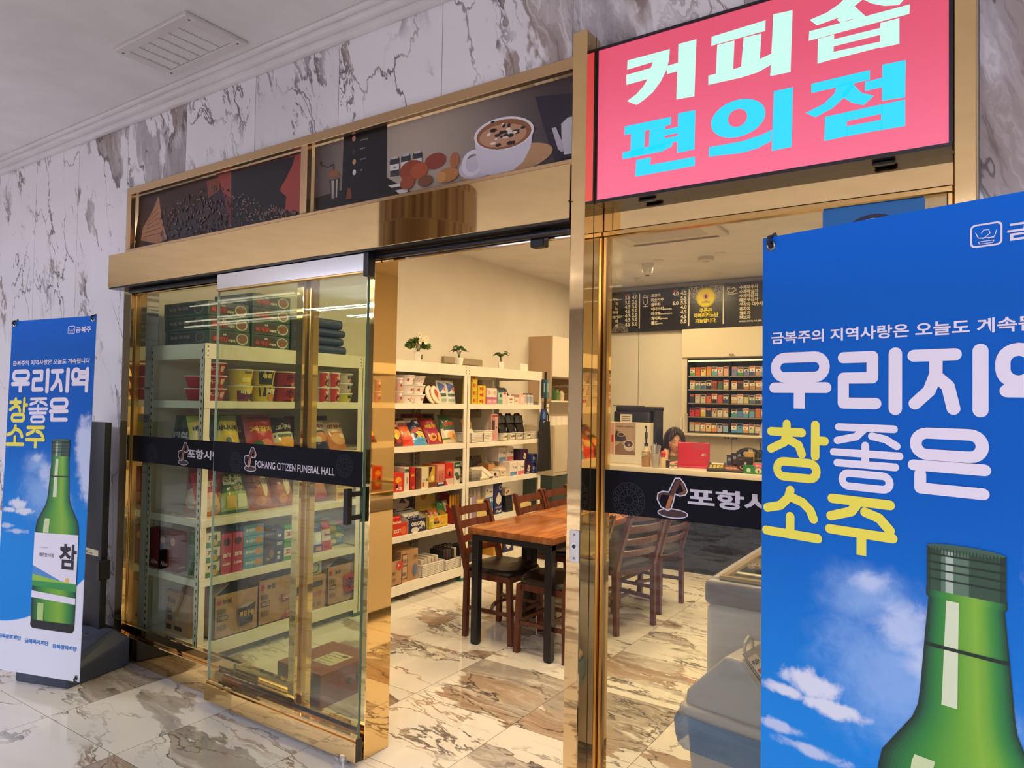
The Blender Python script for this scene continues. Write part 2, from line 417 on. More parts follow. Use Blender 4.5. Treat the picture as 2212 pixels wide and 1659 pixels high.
# stepped cornice where the hall ceiling meets the marble
b = B()
for y0, y1, z0 in ((WY-.035, WY, HZ-.075), (WY-.075, WY-.035, HZ-.045), (WY-.105, WY-.075, HZ-.02)):
    b.box(-12, y0, z0, 8, y1, HZ, M_CEIL, 0.006, 2)
struct(b.build('trim_1'))
# panels and joints of the shop's back wall: tall cupboard fronts beside the tobacco niche
FB = FY(0, BY, 0)
b = B()
b.box(-4.3, BY-.06, 0, -3.55, BY-.001, 2.47, M_SHOPWALL, .003)
b.box(-3.54, BY-.06, 0, -2.96, BY-.001, 2.47, M_SHOPWALL, .003)
struct(b.build('trim_2'))

# ---------------------------------------------------------------- shopfront: posts and rails of polished gold steel
def gold(name, boxes, extra=None, mat=M_GOLD):
    b = B()
    for q in boxes: b.box(*q, mat, 0.0025)
    if extra: extra(b)
    return struct(b.build(name))
gold('trim_3', [(-4.30, 2.2, 0, -4.22, 2.30, 2.19)])                     # left jamb
gold('trim_4', [(-2.715, 2.2, 0, -2.668, 2.30, 2.19)])                   # mullion
gold('trim_5', [(-2.25, 2.2, 0, -2.203, 2.35, 2.19)])                    # door jamb
def seams(b):
    b.box(-1.1305, 2.192, 0, -1.1292, 2.196, 2.85, P('#3a2a18', .5)); b.box(-1.186, 2.135, 2.0, -1.175, 2.1355, 2.003, P('#8d7a60', .4))
gold('trim_6', [(-1.186, 2.125, 0, -1.13, 2.35, 2.85)], seams)           # tall post between door and window
gold('trim_7', [(-.057, 2.2, 0, -.005, 2.35, 2.82)])                     # right post
gold('trim_8', [(-4.30, 2.2, 2.389, -1.187, 2.23, 2.436), (-4.30, 2.2, 2.766, -1.187, 2.23, 2.81), (-4.30, 2.2, 2.436, -4.255, 2.23, 2.766), (-2.714, 2.2, 2.436, -2.667, 2.23, 2.766), (-1.20, 2.2, 2.436, -1.187, 2.23, 2.766)], mat=M_GOLD_SAT)   # frame of the two pictures
gold('trim_9', [(-4.215, 2.30, 2.19, -1.187, 2.35, 2.40), (-1.129, 2.27, 2.165, -.058, 2.35, 2.262)])   # head rails
# door operator cover: mirror-polished gold box with screws, black soffit and rails beneath
t = sthing('door_2', (-2.75, 2.12, 2.19))
b = B(); b.box(-4.335, 2.12, 2.195, -1.188, 2.2, 2.389, M_GOLD, .002)
wb(b, 'cover', t)
b = B()
for px, py in ((1231, 434),):
    p = at(px, py, y=2.119); b.lathe([(0.006, -.001), (.006, .001)], (p.x, 2.1185, p.z), P('#55483c', .3, 1.0), 10)
wb(b, 'screw', t)
b = B(); b.box(-4.33, 2.125, 2.186, -1.188, 2.35, 2.1945, P('#191410', .25))
wb(b, 'soffit', t)
b = B(); b.tube([(-4.2, 2.185, 2.172), (-1.188, 2.185, 2.172)], .013, P('#1d1d22', .3), 10)
wb(b, 'guide_rail', t)
b = B(); b.tube([(-2.2, 2.25, 2.168), (-1.188, 2.25, 2.168)], .008, M_STEEL, 10)
wb(b, 'guide_rail', t)
b = B(); b.box(-1.40, 2.2, 2.13, -1.34, 2.24, 2.186, M_BLACK, .004)
wb(b, 'sensor', t)

# ---------------------------------------------------------------- lettering kit: the hall's emblem (a ribbon like a sprouting bean over a small pool)
def emblem(b, F, x, z, h, d=0.002):
    k = h/2.45
    def Q(pts): return [(x+a*k, z+c*k) for a, c in pts]
    wht = P('#dad3e0', .5)
    up = [(.55, 1.0), (.95, 1.75), (1.05, 2.2), (1.35, 2.43), (1.65, 2.25), (1.95, 1.75), (1.92, 1.45), (1.6, 1.25), (1.3, 1.35), (1.12, 1.25), (.95, .55), (.55, .3), (.2, .7), (.02, 1.05), (.05, 1.4), (.35, 1.55)]
    b.fstroke(F, Q([(.72, .38), (.3, .55), (.05, 1.0), (.1, 1.38), (.4, 1.52), (.78, 1.5), (.98, 1.95), (1.2, 2.38), (1.5, 2.4), (1.8, 2.05), (1.97, 1.65), (1.85, 1.42), (1.5, 1.32), (1.2, 1.42)]), .075*k, wht, d)
    b.fstroke(F, Q([(1.2, 1.42), (1.08, .9), (.95, .5), (.72, .36)]), .075*k, wht, d)
    b.fstroke(F, Q([(.75, .5), (.92, 1.05), (1.1, 1.6), (1.38, 2.2)]), .30*k, P('#5a3228', .4), d*.8)
    b.fstroke(F, Q([(.72, .55), (.85, .95), (.95, 1.2)]), .24*k, P('#b0693e', .4), d*1.1)
    b.fstroke(F, Q([(.15, 1.05), (.28, 1.4), (.8, 1.38)]), .16*k, P('#4a2a26', .4), d*.9)
    b.fstroke(F, Q([(1.45, 1.4), (1.82, 1.6), (1.6, 2.1)]), .16*k, P('#7a4630', .4), d*.9)
    ring = [(1.05+.98*math.cos(R(a)), .22+.30*math.sin(R(a))) for a in range(0, 360, 12)]
    inn = [(1.05+.91*math.cos(R(a)), .22+.235*math.sin(R(a))) for a in range(0, 360, 12)]
    b.fring(F, Q(ring), Q(inn), wht, d)
    b.fpoly(F, Q(inn), P('#43272b', .4), d*.7)
def rosette(b, F, cx, cz, r, mat, d=.0016, petals=14):
    """round lace ornament"""
    for rr in (1.0, .62, .3):
        n = 36; b.fring(F, [(cx+r*rr*math.cos(R(a*10)), cz+r*rr*math.sin(R(a*10))) for a in range(n)], [(cx+(r*rr-.035*r)*math.cos(R(a*10)), cz+(r*rr-.035*r)*math.sin(R(a*10))) for a in range(n)], mat, d)
    for i in range(petals):
        a = 2*math.pi*i/petals; c, s = math.cos(a), math.sin(a)
        b.fstroke(F, [(cx+r*.32*c, cz+r*.32*s), (cx+r*.6*c, cz+r*.6*s)], r*.03, mat, d, False)
        b.fring(F, [(cx+r*.8*c+r*.12*math.cos(R(q)), cz+r*.8*s+r*.12*math.sin(R(q))) for q in range(0, 360, 30)], [(cx+r*.8*c+r*.085*math.cos(R(q)), cz+r*.8*s+r*.085*math.sin(R(q))) for q in range(0, 360, 30)], mat, d)
M_LACE = P('#2a2a36', .5); M_LETT = P('#d9d2de', .5)
ZB0, ZB1 = 1.163, 1.316      # the black film band on the glass

# left fixed pane
t = sthing('window_1', (-3.45, 2.24, 0))
wb(B().box(-4.205, 2.236, .20, -2.73, 2.246, 2.165, M_GLASS), 'glass', t, False)
b = B(); b.box(-4.22, 2.2, 0, -2.715, 2.30, .145, M_GOLD, .003); b.box(-4.22, 2.225, .145, -2.715, 2.257, .20, M_GOLD, .003)
wb(b, 'bottom_rail', t)
b = B()
for q in ((-4.22, 2.225, .2, -4.203, 2.257, 2.165), (-2.735, 2.225, .2, -2.715, 2.257, 2.165), (-4.22, 2.225, 2.16, -2.715, 2.257, 2.19)): b.box(*q, M_BRONZE, .003)
wb(b, 'bead', t)
F = FY(0, 2.234, 0)
b = B(); b.frect(F, -4.205, ZB0, -2.73, ZB1, M_BAND, 0)
rosette(b, F, -4.0, 1.22, .055, M_LACE); wb(b, 'film_band', t)
b = B(); p = at(392, 995, y=2.233); emblem(b, F, p.x-.035, 1.175, .125)
p = at(404, 990, y=2.233); b.ftext(F, '포항시민장례식장', p.x+.005, 1.213, .052, M_LETT, .002, 'l', .035, w=.61)
wb(b, 'lettering', t, False)
# pane between mullion and door jamb
t = sthing('window_2', (-2.46, 2.24, 0))
wb(B().box(-2.655, 2.236, .12, -2.25, 2.246, 2.165, M_GLASS), 'glass', t, False)
b = B(); b.box(-2.668, 2.2, 0, -2.25, 2.30, .075, M_GOLD, .003); b.box(-2.668, 2.225, .075, -2.25, 2.257, .115, M_GOLD, .003)
wb(b, 'bottom_rail', t)
b = B()
for q in ((-2.668, 2.228, .11, -2.65, 2.254, 2.165), (-2.668, 2.225, 2.16, -2.25, 2.257, 2.19)): b.box(*q, M_BRONZE, .003)
wb(b, 'bead', t)
# right pane, behind the large banner
t = sthing('window_3', (-.6, 2.28, 0))
wb(B().box(-1.115, 2.276, .09, -.07, 2.286, 2.165, M_GLASSW), 'glass', t, False)
b = B(); b.box(-1.129, 2.25, 0, -.058, 2.32, .085, M_GOLD, .003)
wb(b, 'bottom_rail', t)
b = B()
for q in ((-1.129, 2.268, .08, -1.112, 2.296, 2.165), (-.075, 2.268, .08, -.058, 2.296, 2.165), (-1.129, 2.262, 2.15, -.058, 2.30, 2.172)): b.box(*q, M_BRONZE, .004)
wb(b, 'bead', t)
F = FY(0, 2.274, 0)
b = B(); b.frect(F, -1.112, ZB0, -.075, ZB1, M_BAND, 0); rosette(b, F, -1.02, 1.215, .062, M_LACE)
wb(b, 'film_band', t)
b = B(); p = at(1418, 1105, y=2.273); emblem(b, F, p.x, 1.173, .135)
p = at(1486, 1090, y=2.273); b.ftext(F, '포항시민장례식장', p.x, 1.216, .062, M_LETT, .002, 'l', .035, w=.74)
wb(b, 'lettering', t, False)

# sliding leaf, slid open to the left in front of the fixed pane
t = sthing('door_1', (-2.73, 2.15, 0))
wb(B().box(-3.262, 2.144, .06, -2.187, 2.156, 2.10, M_GLASS), 'glass', t, False)
b = B()
for x in (-3.2625, -2.1865): b.box(x-.0012, 2.1435, .12, x+.0012, 2.1565, 2.10, M_GLASS_EDGE if x > -3 else P('#a9bdb4', .1))
wb(b, 'glass_edge', t, False)
b = B(); b.box(-3.268, 2.128, .02, -2.185, 2.172, .105, M_GOLD, .002); b.box(-3.268, 2.136, .105, -2.185, 2.164, .122, M_GOLD, .004)
wb(b, 'bottom_rail', t)
b = B(); b.box(-2.186, 2.132, .022, -2.1835, 2.168, .118, M_BLACK)
wb(b, 'end_cap', t)
b = B(); b.box(-3.265, 2.138, 2.105, -2.2, 2.162, 2.184, M_STEEL, .002); b.box(-3.265, 2.134, 2.096, -2.2, 2.166, 2.106, M_BRONZE, .002)
wb(b, 'top_rail', t)
b = B(); b.box(-2.2, 2.125, 2.08, -2.172, 2.175, 2.185, M_BLACK, .004)
wb(b, 'hanger', t)
F = FY(0, 2.142, 0)
b = B(); b.frect(F, -3.26, 1.175, -2.19, 1.328, M_BAND, 0)
rosette(b, F, -2.30, 1.262, .05, M_LACE); rosette(b, F, -3.07, 1.232, .05, M_LACE)
wb(b, 'film_band', t)
b = B(); p = at(527, 1015, y=2.142); emblem(b, F, p.x, 1.196, .118)
q0 = at(552, 1010, y=2.142); q1 = at(723, 1028, y=2.142)
b.ftext(F, 'POHANG CITIZEN FUNERAL HALL', q0.x, 1.214, .034, M_LETT, .002, 'l', .012, w=q1.x-q0.x)
wb(b, 'lettering', t, False)
b = B()
for y0, y1 in ((2.085, 2.118), (2.182, 2.2)): b.box(-2.245, y0, 1.02, -2.222, y1, 1.17, M_BLACK, .003)
for z in (1.045, 1.145): b.box(-2.241, 2.11, z-.01, -2.226, 2.19, z+.01, M_BLACK)
wb(b, 'handle', t)
# floor stop of the leaf
t = tag(B().lathe([(.02, 0), (.02, .028), (.015, .034), (0, .034)], (0, 0, 0), M_STEEL, 16).box(-.045, -.016, 0, 0, .016, .03, M_STEEL, .006, 2).build('door_stop'), 'small chrome floor stop under the corner of the open glass door', 'door stop')
p = at(742, 1648, z=0); t.location = (p.x, p.y, 0)
# key switch plate on the tall post
p = at(1241, 1180, y=2.124)
t = thing('key_switch', 'small white key switch plate with round lock on the gold post', 'switch', (p.x, 2.125, p.z-.055))
b = B(); b.box(-.018, -.004, 0, .018, 0, .11, P('#d9d3cf', .35), .003, 2); b.build('plate', t)
b = B(); F = FY(0, -.004, 0)
b.fell(F, 0, .055, .012, .012, M_STEEL, .002); b.fell(F, 0, .055, .007, .007, P('#5a5a62', .3, 1.0), .003); b.frect(F, -.002, .05, .002, .06, M_INK, .0035); b.build('lock', t)
for z in (.015, .095): b = B(); b.fell(F, 0, z, .004, .004, P('#8d8d90', .3, 1.0), .0015); b.build('screw', t)
# ---------------------------------------------------------------- the lightbox sign
def px_poly(pts, y, ox=1220, oy=0, k=.4485): return [(lambda p: (p.x, p.z))(at(ox+a*k, oy+b_*k, y=y)) for a, b_ in pts]
SY = 2.2
t = thing('lightbox_sign', 'large pink glowing lightbox sign above the window with Korean letters', 'sign', (-.6, 2.2, 2.257))
F = FY(0, SY, 0)
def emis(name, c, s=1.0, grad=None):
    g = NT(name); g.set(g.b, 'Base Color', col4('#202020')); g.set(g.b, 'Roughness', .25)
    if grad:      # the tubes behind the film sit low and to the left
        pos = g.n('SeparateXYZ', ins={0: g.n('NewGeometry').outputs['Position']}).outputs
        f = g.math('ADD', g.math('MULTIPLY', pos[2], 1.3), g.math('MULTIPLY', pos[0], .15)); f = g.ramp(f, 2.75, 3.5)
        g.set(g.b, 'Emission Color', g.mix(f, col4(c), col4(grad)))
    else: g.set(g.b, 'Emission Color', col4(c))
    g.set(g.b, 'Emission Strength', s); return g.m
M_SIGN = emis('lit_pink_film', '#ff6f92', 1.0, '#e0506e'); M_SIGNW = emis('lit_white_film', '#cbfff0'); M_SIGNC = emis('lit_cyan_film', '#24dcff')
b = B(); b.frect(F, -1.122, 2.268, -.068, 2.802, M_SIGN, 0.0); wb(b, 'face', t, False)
b = B(); D = P('#1c1420', .3)
for q in ((-1.129, 2.197, 2.257, -.06, 2.27, 2.268), (-1.129, 2.197, 2.802, -.06, 2.27, 2.812), (-1.129, 2.197, 2.268, -1.122, 2.27, 2.802), (-.068, 2.197, 2.268, -.058, 2.27, 2.802)): b.box(*q, D)
b.box(-1.129, 2.215, 2.26, -.06, 2.27, 2.81, D)
wb(b, 'housing', t, False)
for px, py in ((1410, 437), (1910, 352)):
    p = at(px, py, z=2.256); b = B(); b.box(p.x-.03, 2.225, 2.247, p.x+.03, 2.25, 2.2565, M_BLACK, .004); wb(b, 'latch', t)
def letters(b, mat, polys, d=.0016):
    for k in polys: b.fpoly(F, px_poly(k, SY), mat, d)
b = B()
letters(b, M_SIGNW, [
 [(303,292),(507,237),(503,290),(490,340),(462,395),(425,445),(385,480),(347,507),(300,488),(345,455),(380,415),(400,382),(298,410),(297,362),(415,328),(425,300),(301,337)],
 [(548,213),(635,190),(625,465),(538,480),(543,345),(492,358),(495,318),(546,303)],
 [(708,178),(968,98),(966,150),(706,222)],
 [(735,218),(818,196),(812,335),(850,322),(862,182),(948,163),(940,285),(998,258),(995,312),(930,350),(850,375),(692,410),(692,365),(728,356)],
 [(1005,70),(1098,50),(1088,348),(990,368)],
 [(1372,-42),(1468,-66),(1455,-18),(1400,28),(1330,82),(1215,124),(1180,97),(1262,62),(1320,22),(1355,-12)],
 [(1430,-5),(1470,-30),(1560,-8),(1640,-8),(1610,26),(1540,30),(1478,18)],
 [(1178,152),(1662,22),(1660,68),(1175,198)],
 [(1310,96),(1345,68),(1395,30),(1448,78),(1448,96),(1400,106),(1385,92),(1330,112)],
 [(1220,188),(1298,168),(1294,286),(1217,308)], [(1520,112),(1612,88),(1612,213),(1518,232)],
 [(1290,192),(1525,134),(1525,168),(1290,226)], [(1290,252),(1525,200),(1525,228),(1290,288)]])
wb(b, 'white_lettering', t, False)
b = B()
letters(b, M_SIGNC, [
 [(290,610),(513,563),(511,602),(289,652)], [(320,645),(388,630),(383,742),(316,752)], [(410,625),(485,608),(480,712),(405,726)],
 [(280,735),(520,680),(518,705),(470,730),(278,768)], [(547,547),(630,530),(625,720),(542,738)],
 [(483,625),(547,611),(547,641),(483,655)], [(480,668),(545,654),(545,682),(480,697)],
 [(345,772),(416,757),(412,795),(628,755),(626,800),(340,852)],
 [(695,710),(860,680),(960,645),(998,625),(995,680),(930,715),(850,738),(695,755)], [(1008,440),(1100,420),(1093,708),(997,728)],
 [(1188,405),(1470,338),(1470,385),(1188,450)],
 [(1310,412),(1392,393),(1392,420),(1345,472),(1290,522),(1208,566),(1160,545),(1250,500),(1300,450)],
 [(1385,402),(1430,448),(1490,462),(1440,508),(1380,495),(1330,462)],
 [(1530,313),(1643,290),(1640,470),(1528,487)], [(1447,395),(1532,375),(1532,420),(1446,440)],
 [(1255,563),(1360,541),(1358,657),(1250,680)], [(1525,505),(1640,480),(1640,608),(1522,628)], [(1355,541),(1530,503),(1530,548),(1355,586)], [(1355,610),(1528,577),(1528,626),(1355,658)]])
ro = [(836+131*math.cos(R(a)), 571+90*math.sin(R(a))-28*math.cos(R(a))) for a in range(0, 360, 10)]
ri = [(833+46*math.cos(R(a)), 569+43*math.sin(R(a))-9*math.cos(R(a))) for a in range(0, 360, 10)]
b.fring(F, px_poly(ro, SY), px_poly(ri, SY), M_SIGNC, .0016)
wb(b, 'blue_lettering', t, False)

# ---------------------------------------------------------------- the two pictures over the door (photo prints)
def pic(k): return lambda pts: px_poly(pts, 2.244, 250, 200, .4566)
def pp(b, pts, c, d, rough=.45): b.fpoly(FY(0, 2.248, 0), px_poly(pts, 2.248, 250, 200, .4566), P(c, rough), d)
t = thing('coffee_bean_picture', 'wide dark picture of spilled coffee beans beside a sack above the door', 'picture', (-3.48, 2.25, 2.44))
b = B(); b.frect(FY(0, 2.248, 0), -4.255, 2.436, -2.714, 2.766, P('#2a1a22', .4), 0); wb(b, 'backing', t, False)
b = B()
pp(b, [(475,385),(880,290),(880,560),(540,640),(500,420)], '#6a2c2a', .001)
pp(b, [(815,305),(880,288),(880,560),(790,580),(780,470)], '#a04238', .0014)
pp(b, [(485,392),(552,374),(552,500),(505,470)], '#96403a', .0014)
pp(b, [(548,372),(850,300),(835,350),(800,420),(772,460),(808,492),(800,560),(795,620),(545,640)], '#15101a', .0018)
pp(b, [(120,510),(400,420),(480,395),(490,470),(430,500),(300,560),(230,670),(150,710),(90,700)], '#3b2018', .001)
pp(b, [(205,490),(220,600),(235,660),(245,690),(200,715),(120,700),(130,640),(170,570)], '#a8714f', .0018)
for i in range(7): b.fstroke(FY(0, 2.248, 0), px_poly([(200+3*i, 520+24*i), (165-5*i, 575+18*i)], 2.248, 250, 200, .4566), .004, P('#6e4630', .5), .0022, False)
pp(b, [(430,420),(490,400),(495,460),(440,500)], '#7c4030', .0016)
pp(b, [(95,700),(115,690),(340,690),(140,735),(90,742)], '#2e1a14', .0017)
wb(b, 'scene', t, False)
b = B(); rnd = random.Random(3)
cols = [P(c, .4) for c in ('#241619', '#35211f', '#452a28', '#2c1a1c')]; hl = P('#a88878', .4)
heap = lambda x: 500-60*math.exp(-((x-470)/120)**2)+max(0, (x-620))*.30+max(0, (330-x))*.62
n = 0
while n < 330:
    x = rnd.uniform(215, 870); top = heap(x); bot = 705-(x-215)*.20
    if top > bot-8: continue
    y = rnd.uniform(top, bot)
    F2 = FY(0, 2.248, 0); (cx, cz), = px_poly([(x, y)], 2.248, 250, 200, .4566); a = rnd.uniform(0, 3.14); ra, rb = rnd.uniform(.010, .014), rnd.uniform(.006, .008)
    pts = [(cx+ra*math.cos(q)*math.cos(a)-rb*math.sin(q)*math.sin(a), cz+ra*math.cos(q)*math.sin(a)+rb*math.sin(q)*math.cos(a)) for q in [i*math.pi/5 for i in range(10)]]
    d = .0022+.002*n/330; b.fpoly(F2, pts, cols[n % 4], d); b.fstroke(F2, [(cx-ra*.7*math.cos(a), cz-ra*.7*math.sin(a)), (cx+ra*.7*math.cos(a), cz+ra*.7*math.sin(a))], .0030, hl if rnd.random() < .6 else P('#120b0e', .5), d+.0002, False)
    n += 1
wb(b, 'beans', t, False)

t = thing('coffee_cup_picture', 'wide picture of a cappuccino cup with pastries and chalkboard above the door', 'picture', (-1.95, 2.25, 2.44))
g = NT('picture_backdrop'); sp = g.n('SeparateXYZ', ins={0: g.n('NewGeometry').outputs['Position']}).outputs
f1 = g.ramp(g.math('ABSOLUTE', g.math('ADD', sp[0], 2.05)), .0, .75)
g.set(g.b, 'Base Color', g.mix(f1, col4('#b0a090'), col4('#463a3e'))); g.set(g.b, 'Roughness', .45)
b = B(); b.frect(FY(0, 2.248, 0), -2.667, 2.436, -1.20, 2.766, g.m, 0); wb(b, 'backing', t, False)
b = B()
pp(b, [(1985,20),(2180,0),(2180,330),(2080,330),(2030,180)], '#2a2233', .0008)
pp(b, [(950,560),(940,500),(1280,400),(1400,470),(1260,510)], '#1b1416', .001)
pp(b, [(1080,195),(1285,150),(1282,430),(1255,470),(1070,490)], '#17141c', .0016)
for k, (x, y, c) in enumerate(((1128, 218, '#c98d84'), (1128, 280, '#43303a'), (1130, 328, '#b98a5c'), (1130, 378, '#cfcac8'))): b.fell(FY(0, 2.248, 0), *px_poly([(x, y)], 2.248, 250, 200, .4566)[0], .011, .013, P(c, .5), .002)
# grinder
pp(b, [(1000,405),(1065,395),(1050,370),(1030,362),(1015,375)], '#8d5a3a', .002); pp(b, [(1012,415),(1062,405),(1055,500),(1020,508)], '#3d3330', .002); pp(b, [(1022,418),(1034,416),(1032,500),(1024,502)], '#b3a59c', .0024)
pp(b, [(1045,412),(1052,410),(1048,496),(1042,497)], '#b3a59c', .0024)
b.fstroke(FY(0, 2.248, 0), px_poly([(1032,365),(1032,340),(1005,355),(975,345)], 2.248, 250, 200, .4566), .005, P('#2c211d', .5), .002); b.fell(FY(0, 2.248, 0), *px_poly([(973, 335)], 2.248, 250, 200, .4566)[0], .008, .008, P('#241a18', .5), .002)
pp(b, [(1098,455),(1112,450),(1118,500),(1090,505)], '#7a4026', .002)
# jars
for x in (1322, 1375, 1430):
    y = 302-(x-1322)*.25; pp(b, [(x-24,y+25),(x-20,y+12),(x+18,y+4),(x+22,y+16),(x+20,y+92),(x-22,y+98)], '#31323c', .0022); pp(b, [(x-16,y+6),(x+14,y-1),(x+14,y+10),(x-16,y+16)], '#b9b6b8', .0026); pp(b, [(x-23,y+42),(x+20,y+34),(x+20,y+62),(x-23,y+70)], '#d8d2cc', .0026)
# pastries
for x, y, rx, ry, c in ((1405,370,58,48,'#8e3f26'),(1440,372,42,38,'#a9502c'),(1515,325,50,38,'#8a3d2a'),(1470,420,36,26,'#7c4a34'),(1575,392,52,34,'#b0733f'),(1545,402,22,26,'#c98d52'),(1605,322,22,38,'#a8643c'),(1385,430,34,30,'#9c4a2c')):
    pp(b, [(x+rx*math.cos(R(a)), y+ry*math.sin(R(a))-.22*rx*math.cos(R(a))) for a in range(0, 360, 18)], c, .003+.00004*(y-300))
pp(b, [(1290,440),(1380,425),(1385,470),(1345,480)], '#d9d2cc', .0026); pp(b, [(1305,452),(1370,440),(1378,452),(1318,466)], '#2a2426', .0029)
# cup and saucer
def el(x, y, rx, ry, sh, n=15): return [(x+rx*math.cos(R(a)), y+ry*math.sin(R(a))-sh*math.cos(R(a))) for a in range(0, 360, n)]
pp(b, el(1850,330,220,70,60), '#b98d63', .0034); pp(b, el(1720,350,95,55,22), '#c8bfc9', .0036)
pp(b, [(1700,215),(1980,165),(1965,260),(1930,330),(1880,370),(1780,392),(1730,385),(1710,310)], '#d2ccd6', .0040)
b.fring(FY(0, 2.248, 0), px_poly(el(1690,335,52,62,14), 2.248, 250, 200, .4566), px_poly(el(1692,335,34,42,9), 2.248, 250, 200, .4566), P('#dcd6de', .4), .0038)
pp(b, el(1840,195,142,78,22), '#e2dce2', .0044); pp(b, el(1840,198,130,70,21), '#8c5a3a', .0046); pp(b, el(1835,205,112,54,18), '#b98a6a', .0048)
rnd = random.Random(5)
for i in range(26):
    x = 1840+rnd.gauss(0, 42); y = 198+rnd.gauss(0, 20)-(x-1840)*.12; pp(b, el(x, y, rnd.uniform(8, 20), rnd.uniform(5, 10), 3, 45), ('#221519', '#e3d3c4', '#2c1a1a')[i % 3], .0050+.00003*i)
# kettle
pp(b, [(2110,150),(2140,120),(2180,110),(2180,300),(2125,300),(2112,240)], '#c9c4cb', .004); pp(b, [(2065,170),(2085,165),(2125,260),(2115,285),(2095,270)], '#bab4bd', .0042); pp(b, [(2090,300),(2160,290),(2165,305),(2092,318)], '#241d26', .0044)
wb(b, 'scene', t, False)
b = B(); F = FY(0, 2.248, 0)
for s, x, y, wd in (('strawberry cake', 1158, 232, .05), ('doughnut', 1158, 272, .032), ('hamburger', 1158, 322, .035), ('milk', 1158, 372, .014)):
    (a, c), = px_poly([(x, y)], 2.248, 250, 200, .4566); b.ftext(F, s, a, c, .009, P('#b9b2b0', .5), .0022, 'l', .01, wd*1.0)
for s, x, y in (('TOBAGO', 1322, 360), ('SUMATRA', 1375, 347), ('SANTO', 1430, 333)):
    (a, c), = px_poly([(x, y)], 2.248, 250, 200, .4566); b.ftext(F, s, a, c, .009, M_INK, .0029, 'c', .02, .018)
wb(b, 'lettering', t, False)

# ---------------------------------------------------------------- blue sticker sign on the right pane
t = thing('blue_sticker_sign', 'blue square sign with dark ring behind the tall banner, on window glass', 'sign', (-.26, 2.274, 1.89))
F = FY(0, 2.2735, 0); b = B()
def rrect(x0, z0, x1, z1, r, n=5): return [(cx+r*math.cos(R(a0+90*i/n)), cz+r*math.sin(R(a0+90*i/n))) for cx, cz, a0 in ((x1-r, z1-r, 0), (x0+r, z1-r, 90), (x0+r, z0+r, 180), (x1-r, z0+r, 270)) for i in range(n+1)]
b.fpoly(F, rrect(-.395, 1.885, -.127, 2.158, .018), P('#0d6db4', .4), 0); wb(b, 'board', t, False)
b = B(); n = 40; b.fring(F, [(-.258+.102*math.cos(R(a*9)), 2.016+.102*math.sin(R(a*9))) for a in range(n)], [(-.258+.09*math.cos(R(a*9)), 2.016+.09*math.sin(R(a*9))) for a in range(n)], P('#171340', .4), .001); wb(b, 'ring', t, False)
b = B(); b.fell(F, -.258, 2.016, .09, .09, P('#cfc6cf', .4), .0008, 40); wb(b, 'disc', t, False)

# ---------------------------------------------------------------- ceiling grille in the hall
t = thing('ceiling_vent', 'square white slatted air grille in the hall ceiling', 'vent', (-3.26, 1.9, HZ))
vx0, vx1, vy0, vy1 = -3.58, -2.95, 1.74, 2.06
b = B(); wv = P('#d3cccb', .5)
for q in ((vx0, vy0, vx1, vy0+.05), (vx0, vy1-.05, vx1, vy1), (vx0, vy0+.05, vx0+.06, vy1-.05), (vx1-.06, vy0+.05, vx1, vy1-.05)): b.box(q[0], q[1], HZ-.02, q[2], q[3], HZ-.001, wv, .003)
wb(b, 'frame', t)
b = B(); b.box(vx0+.06, vy0+.05, HZ-.003, vx1-.06, vy1-.05, HZ-.001, P('#3d3840', .8)); wb(b, 'duct_opening', t, False)
b = B()
for i in range(17):
    y = vy0+.058+i*(vy1-vy0-.116)/16; b.bar((vx0+.06, y, HZ-.012), (vx1-.06, y, HZ-.012), .0085, .003, wv, (0, .7, .7))
wb(b, 'slats', t, False)
b = B()
for i in range(1, 6):
    x = vx0+.06+i*(vx1-vx0-.12)/6; b.box(x-(.005 if i == 3 else .002), vy0+.05, HZ-.018, x+(.005 if i == 3 else .002), vy1-.05, HZ-.008, wv)
wb(b, 'crossbars', t, False)
for x in (vx0+.03, vx1-.03):
    for y in (vy0+.035, vy1-.035): b = B(); b.box(x-.004, y-.004, HZ-.022, x+.004, y+.004, HZ-.0195, P('#3a3436', .5)); wb(b, 'screw', t, False)
